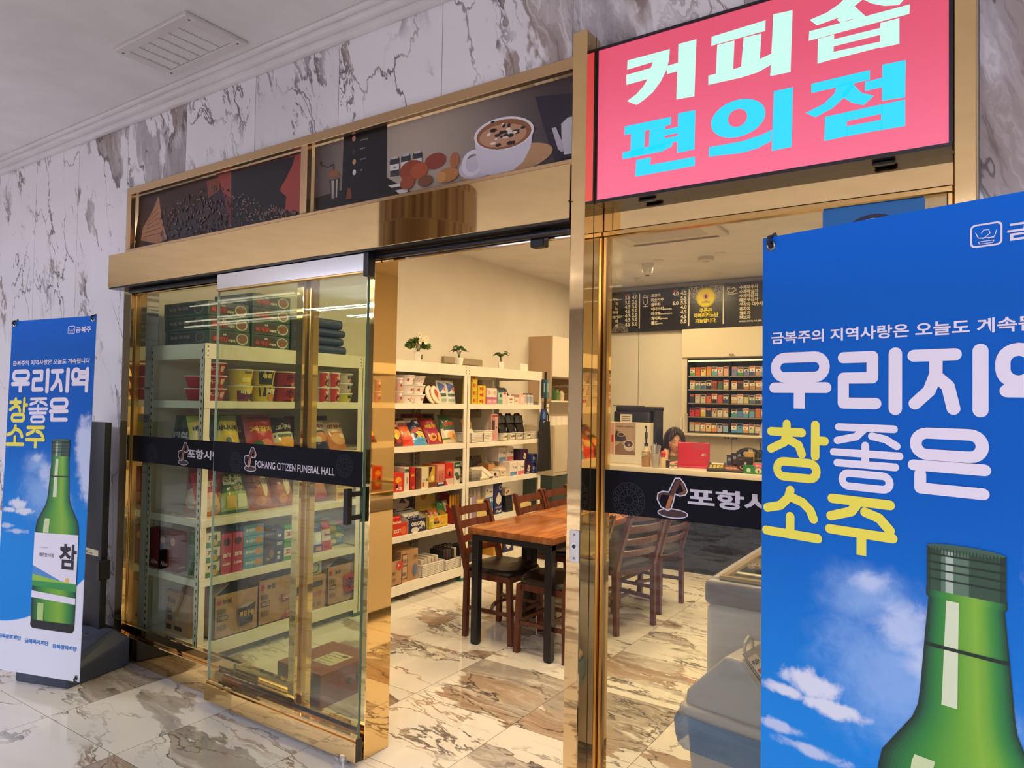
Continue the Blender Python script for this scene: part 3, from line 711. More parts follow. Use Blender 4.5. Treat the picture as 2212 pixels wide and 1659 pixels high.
# ================================================================ the two tall banners on stands
BW, BH = 0.6, 1.8
def banner_print(name):
    g = NT(name); tc = g.n('TexCoord').outputs['UV']; s = g.n('SeparateXYZ', ins={0: tc}).outputs; U, V = s[0], s[1]
    sky = g.mix(g.ramp(V, .35, .75), col4('#2084d6'), col4('#085ab6')); sky = g.mix(g.ramp(V, .9, 1.0), sky, col4('#0a62ca'))
    # printed clouds
    v2 = g.vmath('MULTIPLY', tc, (1.0, 3.0, 1.0)); n1 = g.noise(v2, 3.4, 8, .58, .2); n2 = g.noise(v2, 13.0, 7, .62, .4)
    def blob(cx, cy, rx, ry):
        a = g.math('DIVIDE', g.math('SUBTRACT', U, cx), rx); c = g.math('DIVIDE', g.math('SUBTRACT', V, cy), ry)
        return g.math('SUBTRACT', 1.0, g.math('SQRT', g.math('ADD', g.math('MULTIPLY', a, a), g.math('MULTIPLY', c, c))))
    def cloud(c0, soft, amp, *bl):
        m = blob(*bl[0])
        for q in bl[1:]: m = g.math('MAXIMUM', m, blob(*q))
        m = g.math('ADD', m, g.math('MULTIPLY', g.math('SUBTRACT', g.math('ADD', g.math('MULTIPLY', n1, .55), g.math('MULTIPLY', n2, .45)), .5), amp)); return g.math('MULTIPLY', g.ramp(m, .0, soft), c0)
    c = g.mix(cloud(.55, .9, 1.6, (.48, .50, .36, .10), (.40, .585, .22, .05), (.62, .47, .26, .09)), sky, col4('#a9c8ee'))
    c = g.mix(cloud(.7, .8, 2.6, (.50, .565, .13, .04), (.40, .60, .09, .018), (.58, .53, .12, .04)), c, col4('#c9d6ee'))
    c = g.mix(cloud(.8, .5, 1.8, (.94, .64, .13, .09), (1.0, .56, .17, .09)), c, col4('#d3dcf0'))
    c = g.mix(cloud(.92, .5, 3.0, (.20, .468, .13, .022), (.10, .45, .09, .010), (.27, .448, .14, .012)), c, col4('#dcdfea'))
    c = g.mix(cloud(.75, .6, 3.2, (.07, .405, .12, .010), (.20, .39, .16, .010)), c, col4('#cfd6e8'))
    # snow-white ground at the foot
    gr = g.ramp(g.math('SUBTRACT', V, g.math('ADD', .135, g.math('MULTIPLY', g.math('MULTIPLY', U, U), .14))), .002, -.002)
    c = g.mix(gr, c, col4('#dfe1ee'))
    g.set(g.b, 'Base Color', c); g.set(g.b, 'Roughness', .6); g.set(g.b, 'Specular IOR Level', .15); return g.m
M_BANNER = banner_print('banner_print')
M_BW, M_BYEL = P('#e4dcea', .55), P('#e8dc4e', .55)
def ring_rr(x0, y0, x1, y1, r, n=6): return rrect(x0, y0, x1, y1, r, n)
def glyphs(b, F, ch, x0, y0, w, h, sw, mat, d):
    """rounded poster lettering, drawn stroke by stroke in a box"""
    X = lambda a, c: (x0+sw/2+a*(w-sw), y0+sw/2+c*(h-sw))
    def S(*pts, flat=False, k=1.0): b.fstroke(F, [X(*p) for p in pts], sw*k, mat, d, not flat)
    def RI(a0, c0, a1, c1):
        p, q = X(a0, c0), X(a1, c1); r = min(q[0]-p[0], q[1]-p[1])/2+sw/2
        o = rrect(p[0]-sw/2, p[1]-sw/2, q[0]+sw/2, q[1]+sw/2, r*.98); i = rrect(p[0]+sw/2, p[1]+sw/2, q[0]-sw/2, q[1]-sw/2, max(.002, (r-sw)*.98)); b.fring(F, o, i, mat, d)
    if ch == '우': RI(.03, .58, .97, 1); S((.0, .36), (1, .36)); S((.5, .36), (.5, -.08), flat=True, k=1.1)
    if ch == '리': S((.0, .96), (.56, .96), (.56, .55), (.0, .55), (.0, .05), (.62, .05)); S((.98, 1), (.98, -.04), k=1.1)
    if ch == '지': S((.0, .95), (.62, .95)); S((.34, .95), (.34, .6), (.24, .3), (.02, .06)); S((.36, .55), (.52, .38), (.6, -.02)); S((.98, 1), (.98, -.04), k=1.1)
    if ch == '역': RI(.0, .45, .44, 1); S((.96, 1), (.96, .42)); S((.5, .86), (.96, .86)); S((.5, .62), (.96, .62)); S((.06, .3), (.95, .3), (.95, -.06))
    if ch == '참': S((.3, 1), (.3, .86)); S((.0, .85), (.58, .85)); S((.3, .85), (.26, .66), (.0, .52)); S((.36, .7), (.52, .62), (.58, .46)); S((.82, 1), (.82, .44)); S((.82, .72), (.98, .72)); RI(.12, .02, .84, .3)
    if ch == '좋': S((.08, .97), (.92, .97)); S((.5, .97), (.36, .82), (.06, .74)); S((.6, .84), (.8, .80), (.96, .7)); S((.5, .68), (.5, .56)); S((.0, .54), (1, .54)); S((.5, .46), (.5, .38)); S((.06, .36), (.94, .36)); RI(.14, -.02, .86, .2)
    if ch == '은': RI(.03, .62, .97, 1); S((.0, .42), (1, .42)); S((.1, .27), (.1, .02), (.98, .02))
    if ch == '소': S((.48, 1), (.44, .84), (.28, .66), (.02, .58)); S((.5, .86), (.72, .78), (.86, .64), (.92, .48)); S((.48, .46), (.48, .12)); S((.0, .1), (1, .1))
    if ch == '주': S((.04, .97), (.96, .97)); S((.48, .97), (.36, .76), (.02, .62)); S((.58, .78), (.8, .7), (.96, .5)); S((.0, .36), (1, .36)); S((.52, .36), (.52, -.06), flat=True)
def bottle_art(b, F, cx, d):
    """printed green bottle; v measured over the banner height"""
    H = BH
    prof = [(.128, .138), (.136, .149), (.16, .151), (.38, .151), (.405, .150), (.425, .142), (.45, .112), (.47, .088), (.485, .078), (.50, .0745), (.56, .066), (.598, .0600), (.600, .064), (.608, .064), (.611, .060)]
    def rad(v):
        for (va, ra), (vb, rb) in zip(prof, prof[1:]):
            if va <= v <= vb: return ra+(rb-ra)*(v-va)/max(1e-6, vb-va)
        return prof[-1][1]
    def sil(k0, k1, col, dd, v0=0, v1=9):
        a_, z_ = max(v0, prof[0][0]), min(v1, prof[-1][0])
        P_ = [(a_, rad(a_))]+[(v, r) for v, r in prof if a_ < v < z_]+[(z_, rad(z_))]
        b.fpoly(F, [(cx+r*k1, v*H) for v, r in P_]+[(cx+r*k0, v*H) for v, r in P_[::-1]], P(col, .5), d+dd)
    sil(-1, 1, '#10251c', 0)
    stops = [(-1, '#0f241b'), (-.93, '#123c28'), (-.84, '#185c33'), (-.66, '#267a33'), (-.40, '#468f2f'), (-.08, '#64a02e'), (.25, '#7fb034'), (.45, '#6aa22f'), (.62, '#3f8c33'), (.80, '#1f7238'), (.93, '#14502f'), (1, '#10281d')]
    hx = lambda h: [int(h[i:i+2], 16) for i in (1, 3, 5)]
    for k in range(44):
        t0, t1 = -1+2*k/44, -1+2*(k+1)/44; m_ = (t0+t1)/2
        for (xa, ca), (xb, cb) in zip(stops, stops[1:]):
            if xa <= m_ <= xb: f = (m_-xa)/(xb-xa); col = '#%02x%02x%02x' % tuple(int(round(p+(q-p)*f)) for p, q in zip(hx(ca), hx(cb))); break
        sil(t0, t1, col, .0004)
    sil(-.62, -.36, '#c7d6a2', .0016, .392, .432); sil(-.50, -.16, '#d3dcb8', .0016, .492, .598); sil(-.70, -.42, '#a9c678', .0016, .15, .198)
    # neck line, base
    b.frect(F, cx-.066, .548*H, cx+.068, .5515*H, P('#10251c', .5), d+.0018)
    b.fpoly(F, [(cx-.135, .1275*H), (cx+.135, .1265*H), (cx+.149, .135*H), (cx+.147, .15*H), (cx-.148, .15*H), (cx-.15, .136*H)], P('#191c1f', .5), d+.0018)
    # cap
    z0, z1 = .606*H, .651*H
    for k, (a, c, col) in enumerate(((-1, 1, '#1c3526'), (-.9, .85, '#2d4a35'), (-.62, .1, '#55715a'), (-.5, -.3, '#a9b8a8'))): b.frect(F, cx+.0625*a, z0, cx+.0625*c, z1, P(col, .4), d+.0012+.0002*k)
    for z in (.25, .45, .62, .8): b.frect(F, cx-.062, z0+(z1-z0)*z, cx+.062, z0+(z1-z0)*z+.003, P('#16281d', .4), d+.0022)
    b.fell(F, cx, z1, .062, .007, P('#3c5a45', .4), d+.0021)
    for i in range(24): x = cx-.06+.12*i/23; b.frect(F, x-.0008, z1-.014, x+.0008, z1-.001, P('#20382a', .4), d+.0024)
    # label
    k = .151
    b.fpoly(F, [(cx-k, 0.3910*H), (cx+k, 0.3910*H), (cx+k, 0.2580*H), (cx+k*.6, 0.2482*H), (cx-k, 0.2720*H)], P('#e4e0ee', .5), d+.0022)
    b.fpoly(F, [(cx-k, 0.3000*H), (cx+k*.4, 0.2608*H), (cx-k, 0.2678*H)], P('#4a86c8', .5), d+.0024)
    b.fpoly(F, [(cx-k, 0.2762*H), (cx+k*.2, 0.2636*H), (cx+k, 0.2580*H), (cx+k, 0.2482*H), (cx-k, 0.2482*H)], P('#8dbb3c', .5), d+.0026)
    b.fpoly(F, [(cx-k, 0.2580*H), (cx+k, 0.2580*H), (cx+k, 0.2370*H), (cx-k, 0.2440*H)], P('#2f8f47', .5), d+.0028)
    b.fell(F, cx+k*.6, 0.2664*H, .012, .012, P('#e8b54a', .5), d+.003, 16)
    b.fpoly(F, [(cx-k, 0.2300*H), (cx+k, 0.2202*H), (cx+k, 0.2034*H), (cx-k, 0.2118*H)], P('#e4e0ee', .5), d+.0022)
    b.ftext(F, '참', cx+.088, 0.2958*H, .125, P('#1e1c28', .5), d+.003, 'c', .028)
    b.ftext(F, '깨끗한 아침', cx-.06, 0.3252*H, .02, P('#3b3b4c', .5), d+.003, 'c', .01)
    b.ftext(F, 'CHARM', cx-.08, 0.3490*H, .007, P('#9a98ac', .5), d+.003, 'c', 0, .055)
def banner(name, label, x, y, yaw, z0, lean, roll, left_stand):
    t = thing(name, label, 'banner', (x, y, 0))
    d_ = Vector((math.cos(yaw), math.sin(yaw), 0)); n_ = Vector((-math.sin(yaw), math.cos(yaw), 0)); up = n_*math.sin(lean)+Vector((0, 0, math.cos(lean)))
    r2 = d_*math.cos(roll)+up*math.sin(roll); u2 = up*math.cos(roll)-d_*math.sin(roll)
    o = Vector((x, y, z0))-r2*(BW/2)
    F = Frame(o, r2, u2)
    b = B(); nu, nv = 6, 24
    b.grid(lambda u, v: F(u*BW, v*BH, 0), nu, nv, M_BANNER)
    cl = wb(b, 'printed_cloth', t)
    uv = cl.data.uv_layers.new(name='UVMap')
    for lp in cl.data.loops:
        co = cl.data.vertices[lp.vertex_index].co; q = Vector(co)-o; uv.data[lp.index].uv = (q.dot(r2)/BW, q.dot(u2)/BH)
    b = B(); b.grid(lambda u, v: F((1-u)*BW, v*BH, -.002), 1, 1, P('#8fa6c6', .7))
    wb(b, 'cloth_back', t)
    # lettering
    b = B(); d = .0012
    SWD = {'좋': .0150, '참': .0185, '은': .0205, '소': .0195, '주': .0190}
    def W(ch, u0, u1, v0, v1, mat): glyphs(b, F, ch, u0*BW, v0*BH, (u1-u0)*BW, (v1-v0)*BH, SWD.get(ch, .0225), mat, d)
    W('우', .030, .262, .787, .856, M_BW); W('리', .284, .492, .787, .856, M_BW); W('지', .506, .730, .787, .856, M_BW); W('역', .745, .955, .787, .856, M_BW)
    W('참', .022, .258, .700, .775, M_BYEL); W('좋', .258, .495, .700, .775, M_BW); W('은', .508, .735, .702, .772, M_BW)
    W('소', .004, .232, .627, .696, M_BYEL); W('주', .242, .478, .626, .694, M_BYEL)
    b.ftext(F, '금복주의 지역사랑은 오늘도 계속됩니다', .037*BW, .867*BH, .0265, M_BW, d, 'l', .022, w=(.953-.037)*BW)
    b.ftext(F, '금복주', .775*BW, .954*BH, 0.031, M_BW, d, 'l', .025, w=.172*BW)
    for k, s in enumerate(('금복문화재단', '금복복지재단', '금복장학재단')): b.ftext(F, s, (.04+.322*k)*BW, (.088-.004*k)*BH, .022, P('#2c74c4', .5), d, 'l', .04, w=.275*BW)
    wb(b, 'lettering', t, False)
    b = B(); x0, x1, zz0, zz1 = .681*BW, .763*BW, .952*BH, .975*BH
    b.fring(F, rrect(x0, zz0, x1, zz1, .008), rrect(x0+.003, zz0+.003, x1-.003, zz1-.003, .006), M_BW, d)
    cx, cz = (x0+x1)/2, (zz0+zz1)/2     # small line figure on the crest: two arms round a bowl
    for pts in ([(-.016, .006), (-.012, -.004), (-.004, -.006), (.006, .002), (.004, .009), (-.004, .009), (-.007, .004)], [(.016, .006), (.013, -.004), (.004, -.007)], [(-.012, -.011), (.012, -.011), (.010, -.015), (-.010, -.015), (-.012, -.011)], [(-.012, -.004), (.012, -.006)]):
        b.fstroke(F, [(cx+a, cz+c) for a, c in pts], .0012, M_BW, d)
    wb(b, 'crest', t, False)
    b = B(); bottle_art(b, F, .668*BW, .0012); wb(b, 'bottle_print', t, False)
    # eyelets with hooks of the stand
    for k, (u, v) in enumerate(((.034, .989), (.966, .989), (.966, .012), (.034, .012))):
        b = B(); c = F(u*BW, v*BH, .001); n = 16
        b.tube([c+r2*.0085*math.cos(2*math.pi*i/n)+u2*.0085*math.sin(2*math.pi*i/n) for i in range(n)], .0032, P('#8d8a8c', .3, 1.0), 6, closed=True)
        b.fell(Frame(c, r2, u2), 0, 0, .007, .007, P('#14131a', .6), .001, 14)
        s_ = 1 if v > .5 else -1
        b.tube([c+F.n*.001, c+F.n*.012+u2*.006*s_, c+F.n*.008+u2*.018*s_, c-F.n*.006+u2*.022*s_], .0045, P('#26262c', .4), 8)
        wb(b, 'eyelet', t)
    # stand: water-filled foot, mast, spring arms
    if left_stand:
        fr, fl, br = Vector((-3.992, 1.814, 0)), Vector((-4.334, 1.70, 0)), Vector((-4.08, 2.185, 0))
    else:
        c0 = Vector((x, y, 0))+n_*.05; fr = c0+d_*.21; fl = c0-d_*.21; br = fr+n_*.36
    bl = fl+(br-fr)
    b = B(); M_FOOT = P('#3a4254', .5)
    top = lambda p, h, k: ((p*k+(fr+bl)/2*(1-k))+Vector((0, 0, h)))
    vs = [fl, fr, br, bl, top(fl, .075, 1), top(fr, .075, 1), top(br, .16, 1), top(bl, .16, 1), top(fl, .13, .7), top(fr, .13, .7), top(br, .22, .7), top(bl, .22, .7)]
    b.add(vs, [(3, 2, 1, 0), (0, 1, 5, 4), (1, 2, 6, 5), (2, 3, 7, 6), (3, 0, 4, 7), (4, 5, 9, 8), (5, 6, 10, 9), (6, 7, 11, 10), (7, 4, 8, 11), (8, 9, 10, 11)], M_FOOT)
    ob = wb(b, 'water_base', t, False); bv = ob.modifiers.new('bevel', 'BEVEL'); bv.width = .012; bv.segments = 3
    mid = (fr+bl)/2; b = B(); hub = F(BW/2, BH*.56, -.10); hub.z = 1.1
    b.tube([mid+Vector((0, 0, .17)), hub], .012, M_BLACK, 8); b.sphere(hub, .028, M_BLACK, 12, 8); wb(b, 'mast', t)
    for u, v in ((.034, .989), (.966, .989), (.034, .012), (.966, .012)):
        b = B(); e = F(u*BW, v*BH+(.03 if v > .5 else -.005), -.012); m2 = (hub+e)/2-F.n*.012; b.tube([hub, m2, e], [.007, .005, .004], M_BLACK, 8); wb(b, 'arm', t)
    return t
banner('banner_stand', 'smaller, farther blue banner at left edge, with green bottle and Korean slogan, before marble wall', -3.928, 1.631, .2485, .1473, .0384, .0265, True)
banner('banner_stand', 'big close-up blue banner on the right with green bottle neck and Korean slogan', -.118, 1.5474, -.2918, .1265, -.0116, -.004, False)

# black upright board and little box that stand behind the left banner
def _x(px, py, y): return at(px, py, y=y)
a0 = _x(232, 1000, 2.08)
t = thing('notice_stand', 'black upright metal stand half hidden behind the smaller left banner', 'stand', (a0.x-.16, 2.08, 0))
b = B(); b.box(a0.x-.34, 2.06, .2, a0.x, 2.10, 1.395, P('#1a1c22', .45), .006, 2); wb(b, 'panel', t)
b = B(); b.box(a0.x-.33, 2.0, 0, a0.x-.01, 2.16, .2, P('#1a1c22', .45), .01, 2); wb(b, 'foot', t)
F = FY(0, 2.0595, 0); p0 = at(185, 1195, y=2.06); p1 = at(214, 1183, y=2.06)
b = B(); b.frect(F, p0.x, p0.z, p1.x-.005, p0.z+.035, P('#d8d0ac', .5), .001); b.fpoly(F, [(p0.x+.006, p0.z+.006), (p0.x+.028, p0.z+.006), (p0.x+.017, p0.z+.027)], P('#a8402c', .5), .0015); b.ftext(F, '주의사항', p0.x+.034, p0.z+.018, .010, P('#b8a028', .5), .0015, 'l', .03); b.frect(F, p0.x+.034, p0.z+.008, p0.x+.085, p0.z+.012, M_INK, .0015); wb(b, 'warning_sticker', t, False)
p0 = at(216, 1250, y=2.06); p1 = at(234, 1205, y=2.06)
b = B(); b.box(a0.x+.001, 2.03, p0.z, a0.x+.05, 2.09, p0.z+.11, P('#101116', .4), .004); wb(b, 'side_box', t)
# ================================================================ slotted steel racks along the left shop wall
FXR = -3.72                        # plane of the rack fronts
TIER = [.125, .50, .842, 1.19, 1.53, 1.865]
def rack(y0, y1, label):
    t = thing('shelf_rack', label, 'shelf', (FXR-.24, (y0+y1)/2, 0), 0, 'white steel racks along the left shop wall')
    xb = LX+.03
    M_SLOT = P('#262220', .7)
    for k, (x, sx) in enumerate(((FXR, -1), (xb, 1))):
        for y, sy in ((y0, 1), (y1, -1)):
            b = B(); xa, xc = sorted((x, x+sx*.042)); ya, yc = sorted((y, y+sy*.042))
            b.box(xa, y if sy > 0 else y-.003, .02, xc, y+.003 if sy > 0 else y, 1.86, M_RACK); b.box(x-.003 if sx < 0 else x, ya, .02, x if sx < 0 else x+.003, yc, 1.86, M_RACK)
            for i in range(42):
                z = .09+i*.042
                yy = y-.0006 if sy > 0 else y+.0006
                b.box(x+sx*.016, min(yy, y), z, x+sx*.025, max(yy, y), z+.018, M_SLOT)
                if sx > 0: b.box(x+.0032, y+sy*.016, z, x+.0036, y+sy*.025, z+.018, M_SLOT)
            wb(b, 'upright', t, False)
            b = B(); b.box(xa-.004, ya-.004, 0, xc+.004, yc+.004, .025, P('#2f6a4a', .5)); wb(b, 'foot', t, False)
    for i, z in enumerate(TIER):
        h = .045 if 0 < i < 5 else (.075 if i == 0 else .09)
        b = B(); b.box(xb, y0+.004, z-.012, FXR-.003, y1-.004, z-.002, M_RACK)
        b.box(FXR-.0035, y0+(.004 if i < 5 else 0), z-h, FXR+.002, y1-(.004 if i < 5 else 0), z, M_RACK, .0012); b.box(xb, y0+.004, z-h, xb+.006, y1-.004, z-.002, M_RACK)
        for y in (y0+.006, y1-.006): b.box(xb, y-.003, z-h, FXR-.003, y+.003, z-.002, M_RACK)
        if i == 5:
            for y in (y0+.02, y1-.02):
                for zz in (z-.02, z-.045, z-.07): b.box(FXR+.002, y-.004, zz-.004, FXR+.0026, y+.004, zz+.004, M_SLOT)
        wb(b, 'shelf_board', t)
    return t
rack(2.37, 3.62, 'white steel rack nearest the shopfront, with noodle cartons stacked on top')
rack(3.622, 4.868, 'middle white steel rack, with a flower pot on top and chip bags on its shelves')
rack(4.87, 6.12, 'far white steel rack, with baskets of slippers, next to the black hanging bag')

# ---------------------------------------------------------------- goods: each is built facing +X, its base centre at the origin
def deco(b, F, items, w, h):
    """items in fractions of the face: ('r',x0,y0,x1,y1,c) ('e',cx,cy,rx,ry,c) ('t',txt,cx,y0,hh,c[,w]) ('p',pts,c)"""
    for k, it in enumerate(items):
        d = .0006+.0005*k
        if it[0] == 'r': b.frect(F, (it[1]-.5)*w, it[2]*h, (it[3]-.5)*w, it[4]*h, P(it[5], .45), d)
        elif it[0] == 'e': b.fell(F, (it[1]-.5)*w, it[2]*h, it[3]*w, it[4]*h, P(it[5], .45), d, 16)
        elif it[0] == 'p': b.fpoly(F, [((x-.5)*w, y*h) for x, y in it[1]], P(it[2], .45), d)
        elif it[0] == 't': b.ftext(F, it[1], (it[2]-.5)*w, it[3]*h, it[4]*h, P(it[5], .45), d+.0004, 'c', .04, it[6]*w if len(it) > 6 else None)
def put(b, name, label, cat, x, y, z, rot=0.0, group=None, smooth=True):
    o = b.build(name, None, smooth); o.location = (x, y, z); o.rotation_euler = (0, 0, rot); return tag(o, label, cat, group)
def carton(w, d, h, c, items=(), side=(), top=None, side_c=None):
    """closed packet: w along the shelf, d into it"""
    b = B(); m = P(c, .5) if isinstance(c, str) else c
    b.box(-d, -w/2, 0, 0, w/2, h, m, min(w, h)*.02)
    deco(b, Frame((0, 0, 0), (0, 1, 0), (0, 0, 1)), items, w, h)
    if side: deco(b, Frame((-d/2, -w/2, 0), (1, 0, 0), (0, 0, 1)), side, d, h)
    if top: b.box(-d+.002, -w/2+.002, h-.001, -.002, w/2-.002, h+.0008, P(top, .5))
    return b
def bag(w, h, t_, zones, items=(), lean=.35, seed=0):
    """pillow bag leaning back; zones = [(v_from, colour)] bottom to top, or function"""
    b = B(); rn = random.Random(seed); cr, sr = math.cos(lean), math.sin(lean)
    ph = [rn.uniform(0, 6) for _ in range(4)]
    def prof(u, v):
        e = max(0.0, 1-abs(2*u-1)**2.6)*max(0.0, min(1, min(v, 1-v)*5.5))**.6
        return t_/2*e*(1+.12*math.sin(7*u+ph[0]+5*v)+.10*math.sin(11*v+ph[1]))
    def surf(u, v, s=1, off=0.0):
        pin = 1-.06*math.sin(math.pi*v)**.5 if 0 < v < 1 else 1
        a = prof(u, v)*s+off; yy = (u-.5)*w*pin; zz = v*h; xx = a
        return (xx*cr-zz*sr-t_*.5*cr, yy, zz*cr+xx*sr+t_*.5*sr)
    def mf(u, v):
        if callable(zones): return P(zones(u, v), .28, coat=.3)
        c = zones[0][1]
        for v0, cc in zones:
            if v >= v0: c = cc
        return P(c, .28, coat=.3)
    b.grid(lambda u, v: surf(u, v), 14, 18, None, mf); b.grid(lambda u, v: surf(1-u, v, -1), 14, 18, None, lambda u, v: mf(1-u, v))
    class Q:
        def __call__(s, a, c, d=0.0): return Vector(surf(min(.99, max(.01, a/w+.5)), min(.99, max(.01, c/h)), 1, d+.0012))
    deco(b, Q(), items, w, h)
    zmin = min(v[2] for v in b.v); b.v = [(x, y, z-zmin) for x, y, z in b.v]
    return b
def cup(r0, r1, h, c, items=(), lid='#efeae4', rim=True, band=None):
    b = B(); m = P(c, .35); prof = [(r0*.9, 0), (r0, .004), (r1, h-.006)]
    b.lathe(prof, (0, 0, 0), m, 28)
    b.lathe([(r1, h-.007), (r1+.004, h-.006), (r1+.004, h), (r1*.97, h+.001), (0, h+.001)], (0, 0, 0), P(lid, .3), 28)
    class Q:
        def __call__(s, a, c_, d=0.0):
            k = c_/h; r = r0+(r1-r0)*k+d+.0008; t = a/((r0+r1)/2); return Vector((r*math.cos(t), r*math.sin(t), c_))
    deco(b, Q(), items, 2*r1, h)
    return b
def basket(w, d, h, c='#e9e2d6'):
    b = B(); m = P(c, .4); th = .003
    b.box(-d, -w/2, 0, 0, w/2, .004, m)
    for q in ((-th, -w/2, 0, 0, w/2, h), (-d, -w/2, 0, -d+th, w/2, h), (-d, -w/2, 0, 0, -w/2+th, h), (-d, w/2-th, 0, 0, w/2, h)): b.box(*q, m)
    for q in ((-.008, -w/2-.005, h-.008, .006, w/2+.005, h), (-d-.006, -w/2-.005, h-.008, -d+.008, w/2+.005, h), (-d, -w/2-.006, h-.008, 0, -w/2+.008, h), (-d, w/2-.008, h-.008, 0, w/2+.006, h)): b.box(*q, m, .002)
    hole = P('#8f8474', .7)
    for i in range(int(w/.012)-1):
        for j in range(max(1, int(h/.014)-2)):
            y = -w/2+.014+i*.012; z = .012+j*.014; b.box(.0002, y-.003, z, .0006, y+.003, z+.008, hole)
    return b
# ================================================================ goods on the racks
def G(b, name, label, cat, y, tier, dx=.02, dz=0.0, rot=0.0, group=None):
    return put(b, name, label, cat, FXR-dx, y, TIER[tier]-.002+dz, rot, group)
# ---- noodle cartons on top of the near rack
NF = [('r', .04, .12, .62, .88, '#4a3530'), ('e', .80, .5, .15, .40, '#d8d4c4'), ('e', .80, .52, .125, .33, '#8c5a40'), ('t', '농심', .36, .66, .16, '#e8dcc8'), ('t', '육개장', .26, .22, .34, '#c8412c', .36), ('t', '사발면', .53, .24, .2, '#e8e0d0', .18)]
NS = [('r', .08, .14, .70, .86, '#2a2d30'), ('e', .80, .5, .10, .36, '#7f8a80'), ('e', .80, .5, .085, .3, '#4a4038'), ('t', '농심 육개장', .36, .42, .26, '#8f8478', .46)]
ht = .086
for k in range(3):
    o = carton(.275, .46-.0*k, ht-.002, '#3f5a48', NF, NS); G(o, 'noodle_carton', 'green bowl noodle carton, %s of the left stack on the near rack' % ('bottom', 'middle', 'top')[k], 'box', 2.545-.004*k, 5, .02+.004*k, ht*k+.001)
for k in range(4):
    o = carton(.285, .40, ht-.002, '#3f5a48', NF, NS); G(o, 'noodle_carton', 'green bowl noodle carton, %s of the right stack on the near rack' % ('bottom', 'second', 'third', 'top')[k], 'box', 2.845, 5, .03, ht*k+.001)
o = carton(.20, .3, .235, '#262c34', [('r', .1, .15, .45, .3, '#3d4650'), ('r', .1, .55, .45, .7, '#3d4650'), ('r', .55, .55, .9, .7, '#343c46')]); G(o, 'dark_carton', 'dark carton behind the mullion on the near rack top', 'box', 3.10, 5, .03, .001)
for k, (w_, h_, dy) in enumerate(((.27, .062, .01), (.25, .058, 0), (.255, .055, .004), (.235, .07, -.006))):
    b = B(); b.box(-.3, -w_/2, 0, 0, w_/2, h_-.002, P('#2c3d66', .45), .022, 3); b.box(.0002, -w_/2+.02, h_*.45, .0012, w_/2-.02, h_*.5, P('#3c5080', .4))
    G(b, 'folded_pack', 'navy folded pack, %s of the pile on the near rack' % ('bottom', 'second', 'third', 'top')[k], 'pack', 3.35+dy, 5, .03+.008*(k % 2), (.001, .064, .123, .179)[k])
# ---- tier of cup noodles (near rack)
RB = [('t', '왕', .62, .3, .45, '#f0d8c0'), ('t', '뚜껑', .30, .35, .35, '#f0d8c0')]
for k in range(3): G(cup(.052, .073, .076, '#b5202a', RB, '#e6e0dc'), 'noodle_bowl', 'red noodle bowl, %s of the front pile behind the rack corner' % ('bottom', 'middle', 'top')[k], 'noodle cup', 2.492, 4, .095, .077*k)
for k in range(2): G(cup(.052, .073, .076, '#b5202a', (), '#e6e0dc'), 'noodle_bowl', 'red noodle bowl, %s of the pile at the back, seen through the rack end' % ('bottom', 'top')[k], 'noodle cup', 2.50, 4, .27, .077*k)
def cupstack(y, r0, r1, h, spec, what, n, **k):
    for i in range(n): G(cup(r0, r1, h, spec[i][0], spec[i][1], **k), 'noodle_cup', '%s, %s' % (what, ('bottom one of its pile', 'top one of its pile')[i] if n == 2 else ('bottom one of its pile', 'middle one of its pile', 'top one of its pile')[i]), 'noodle cup', y, 4, .02+r1, (h+.002)*i)
YC = lambda c2, t: [('r', .0, .0, .55, .9, c2), ('r', .62, .05, .9, .5, '#e2c53a'), ('t', t, .5, .5, .25, '#f4ecd2', .35)]
cupstack(2.675, .062, .074, .098, [('#e3c93c', [('r', .1, 0, .62, .7, '#6a2440'), ('e', .75, .3, .12, .22, '#2c2f4a'), ('t', '비빔', .45, .45, .3, '#f2e8b8', .4)]), ('#e3c93c', [('r', .15, .15, .8, .85, '#d8b92e'), ('t', '컵라면', .55, .72, .16, '#2a3450', .35), ('r', .3, .2, .7, .5, '#efe07a')])], 'yellow and purple noodle cup on the near rack', 2)
cupstack(2.838, .062, .074, .098, [('#d9c23a', [('r', .08, .35, .95, .95, '#2e3138'), ('e', .62, .3, .22, .25, '#c78a3c'), ('t', '짜장', .62, .5, .35, '#f4f0e4', .5)]), ('#d9c23a', [('r', .05, .1, .7, .95, '#2e3138'), ('t', '볶음', .4, .5, .3, '#e7d25a', .4)])], 'yellow and black noodle cup on the near rack', 2)
SH = [('t', '辛', .5, .30, .55, '#1c1214'), ('e', .75, .15, .2, .14, '#c58a4a'), ('r', .2, .04, .6, .12, '#2a1a18')]
cupstack(3.0, .062, .074, .098, [('#a8222c', SH), ('#9c2029', SH)], 'deep red noodle cup with one black character', 2)
SB = [('p', [(.0, .95), (.5, .9), (1, .55), (1, .2), (.0, .0)], '#c63a34'), ('e', .68, .28, .28, .2, '#2c2a48'), ('e', .7, .24, .2, .12, '#d98a50'), ('t', '새우', .68, .52, .24, '#f2e6da', .5)]
for j, y in enumerate((3.302, 3.402)):
    for i in range(2): G(cup(.040, .0485, .104, '#ded6d0', SB), 'noodle_cup', 'tall red and white noodle cup, %s %s of four beside the mullion' % (('lower', 'upper')[i], ('left', 'right')[j]), 'noodle cup', y, 4, .07, .106*i)
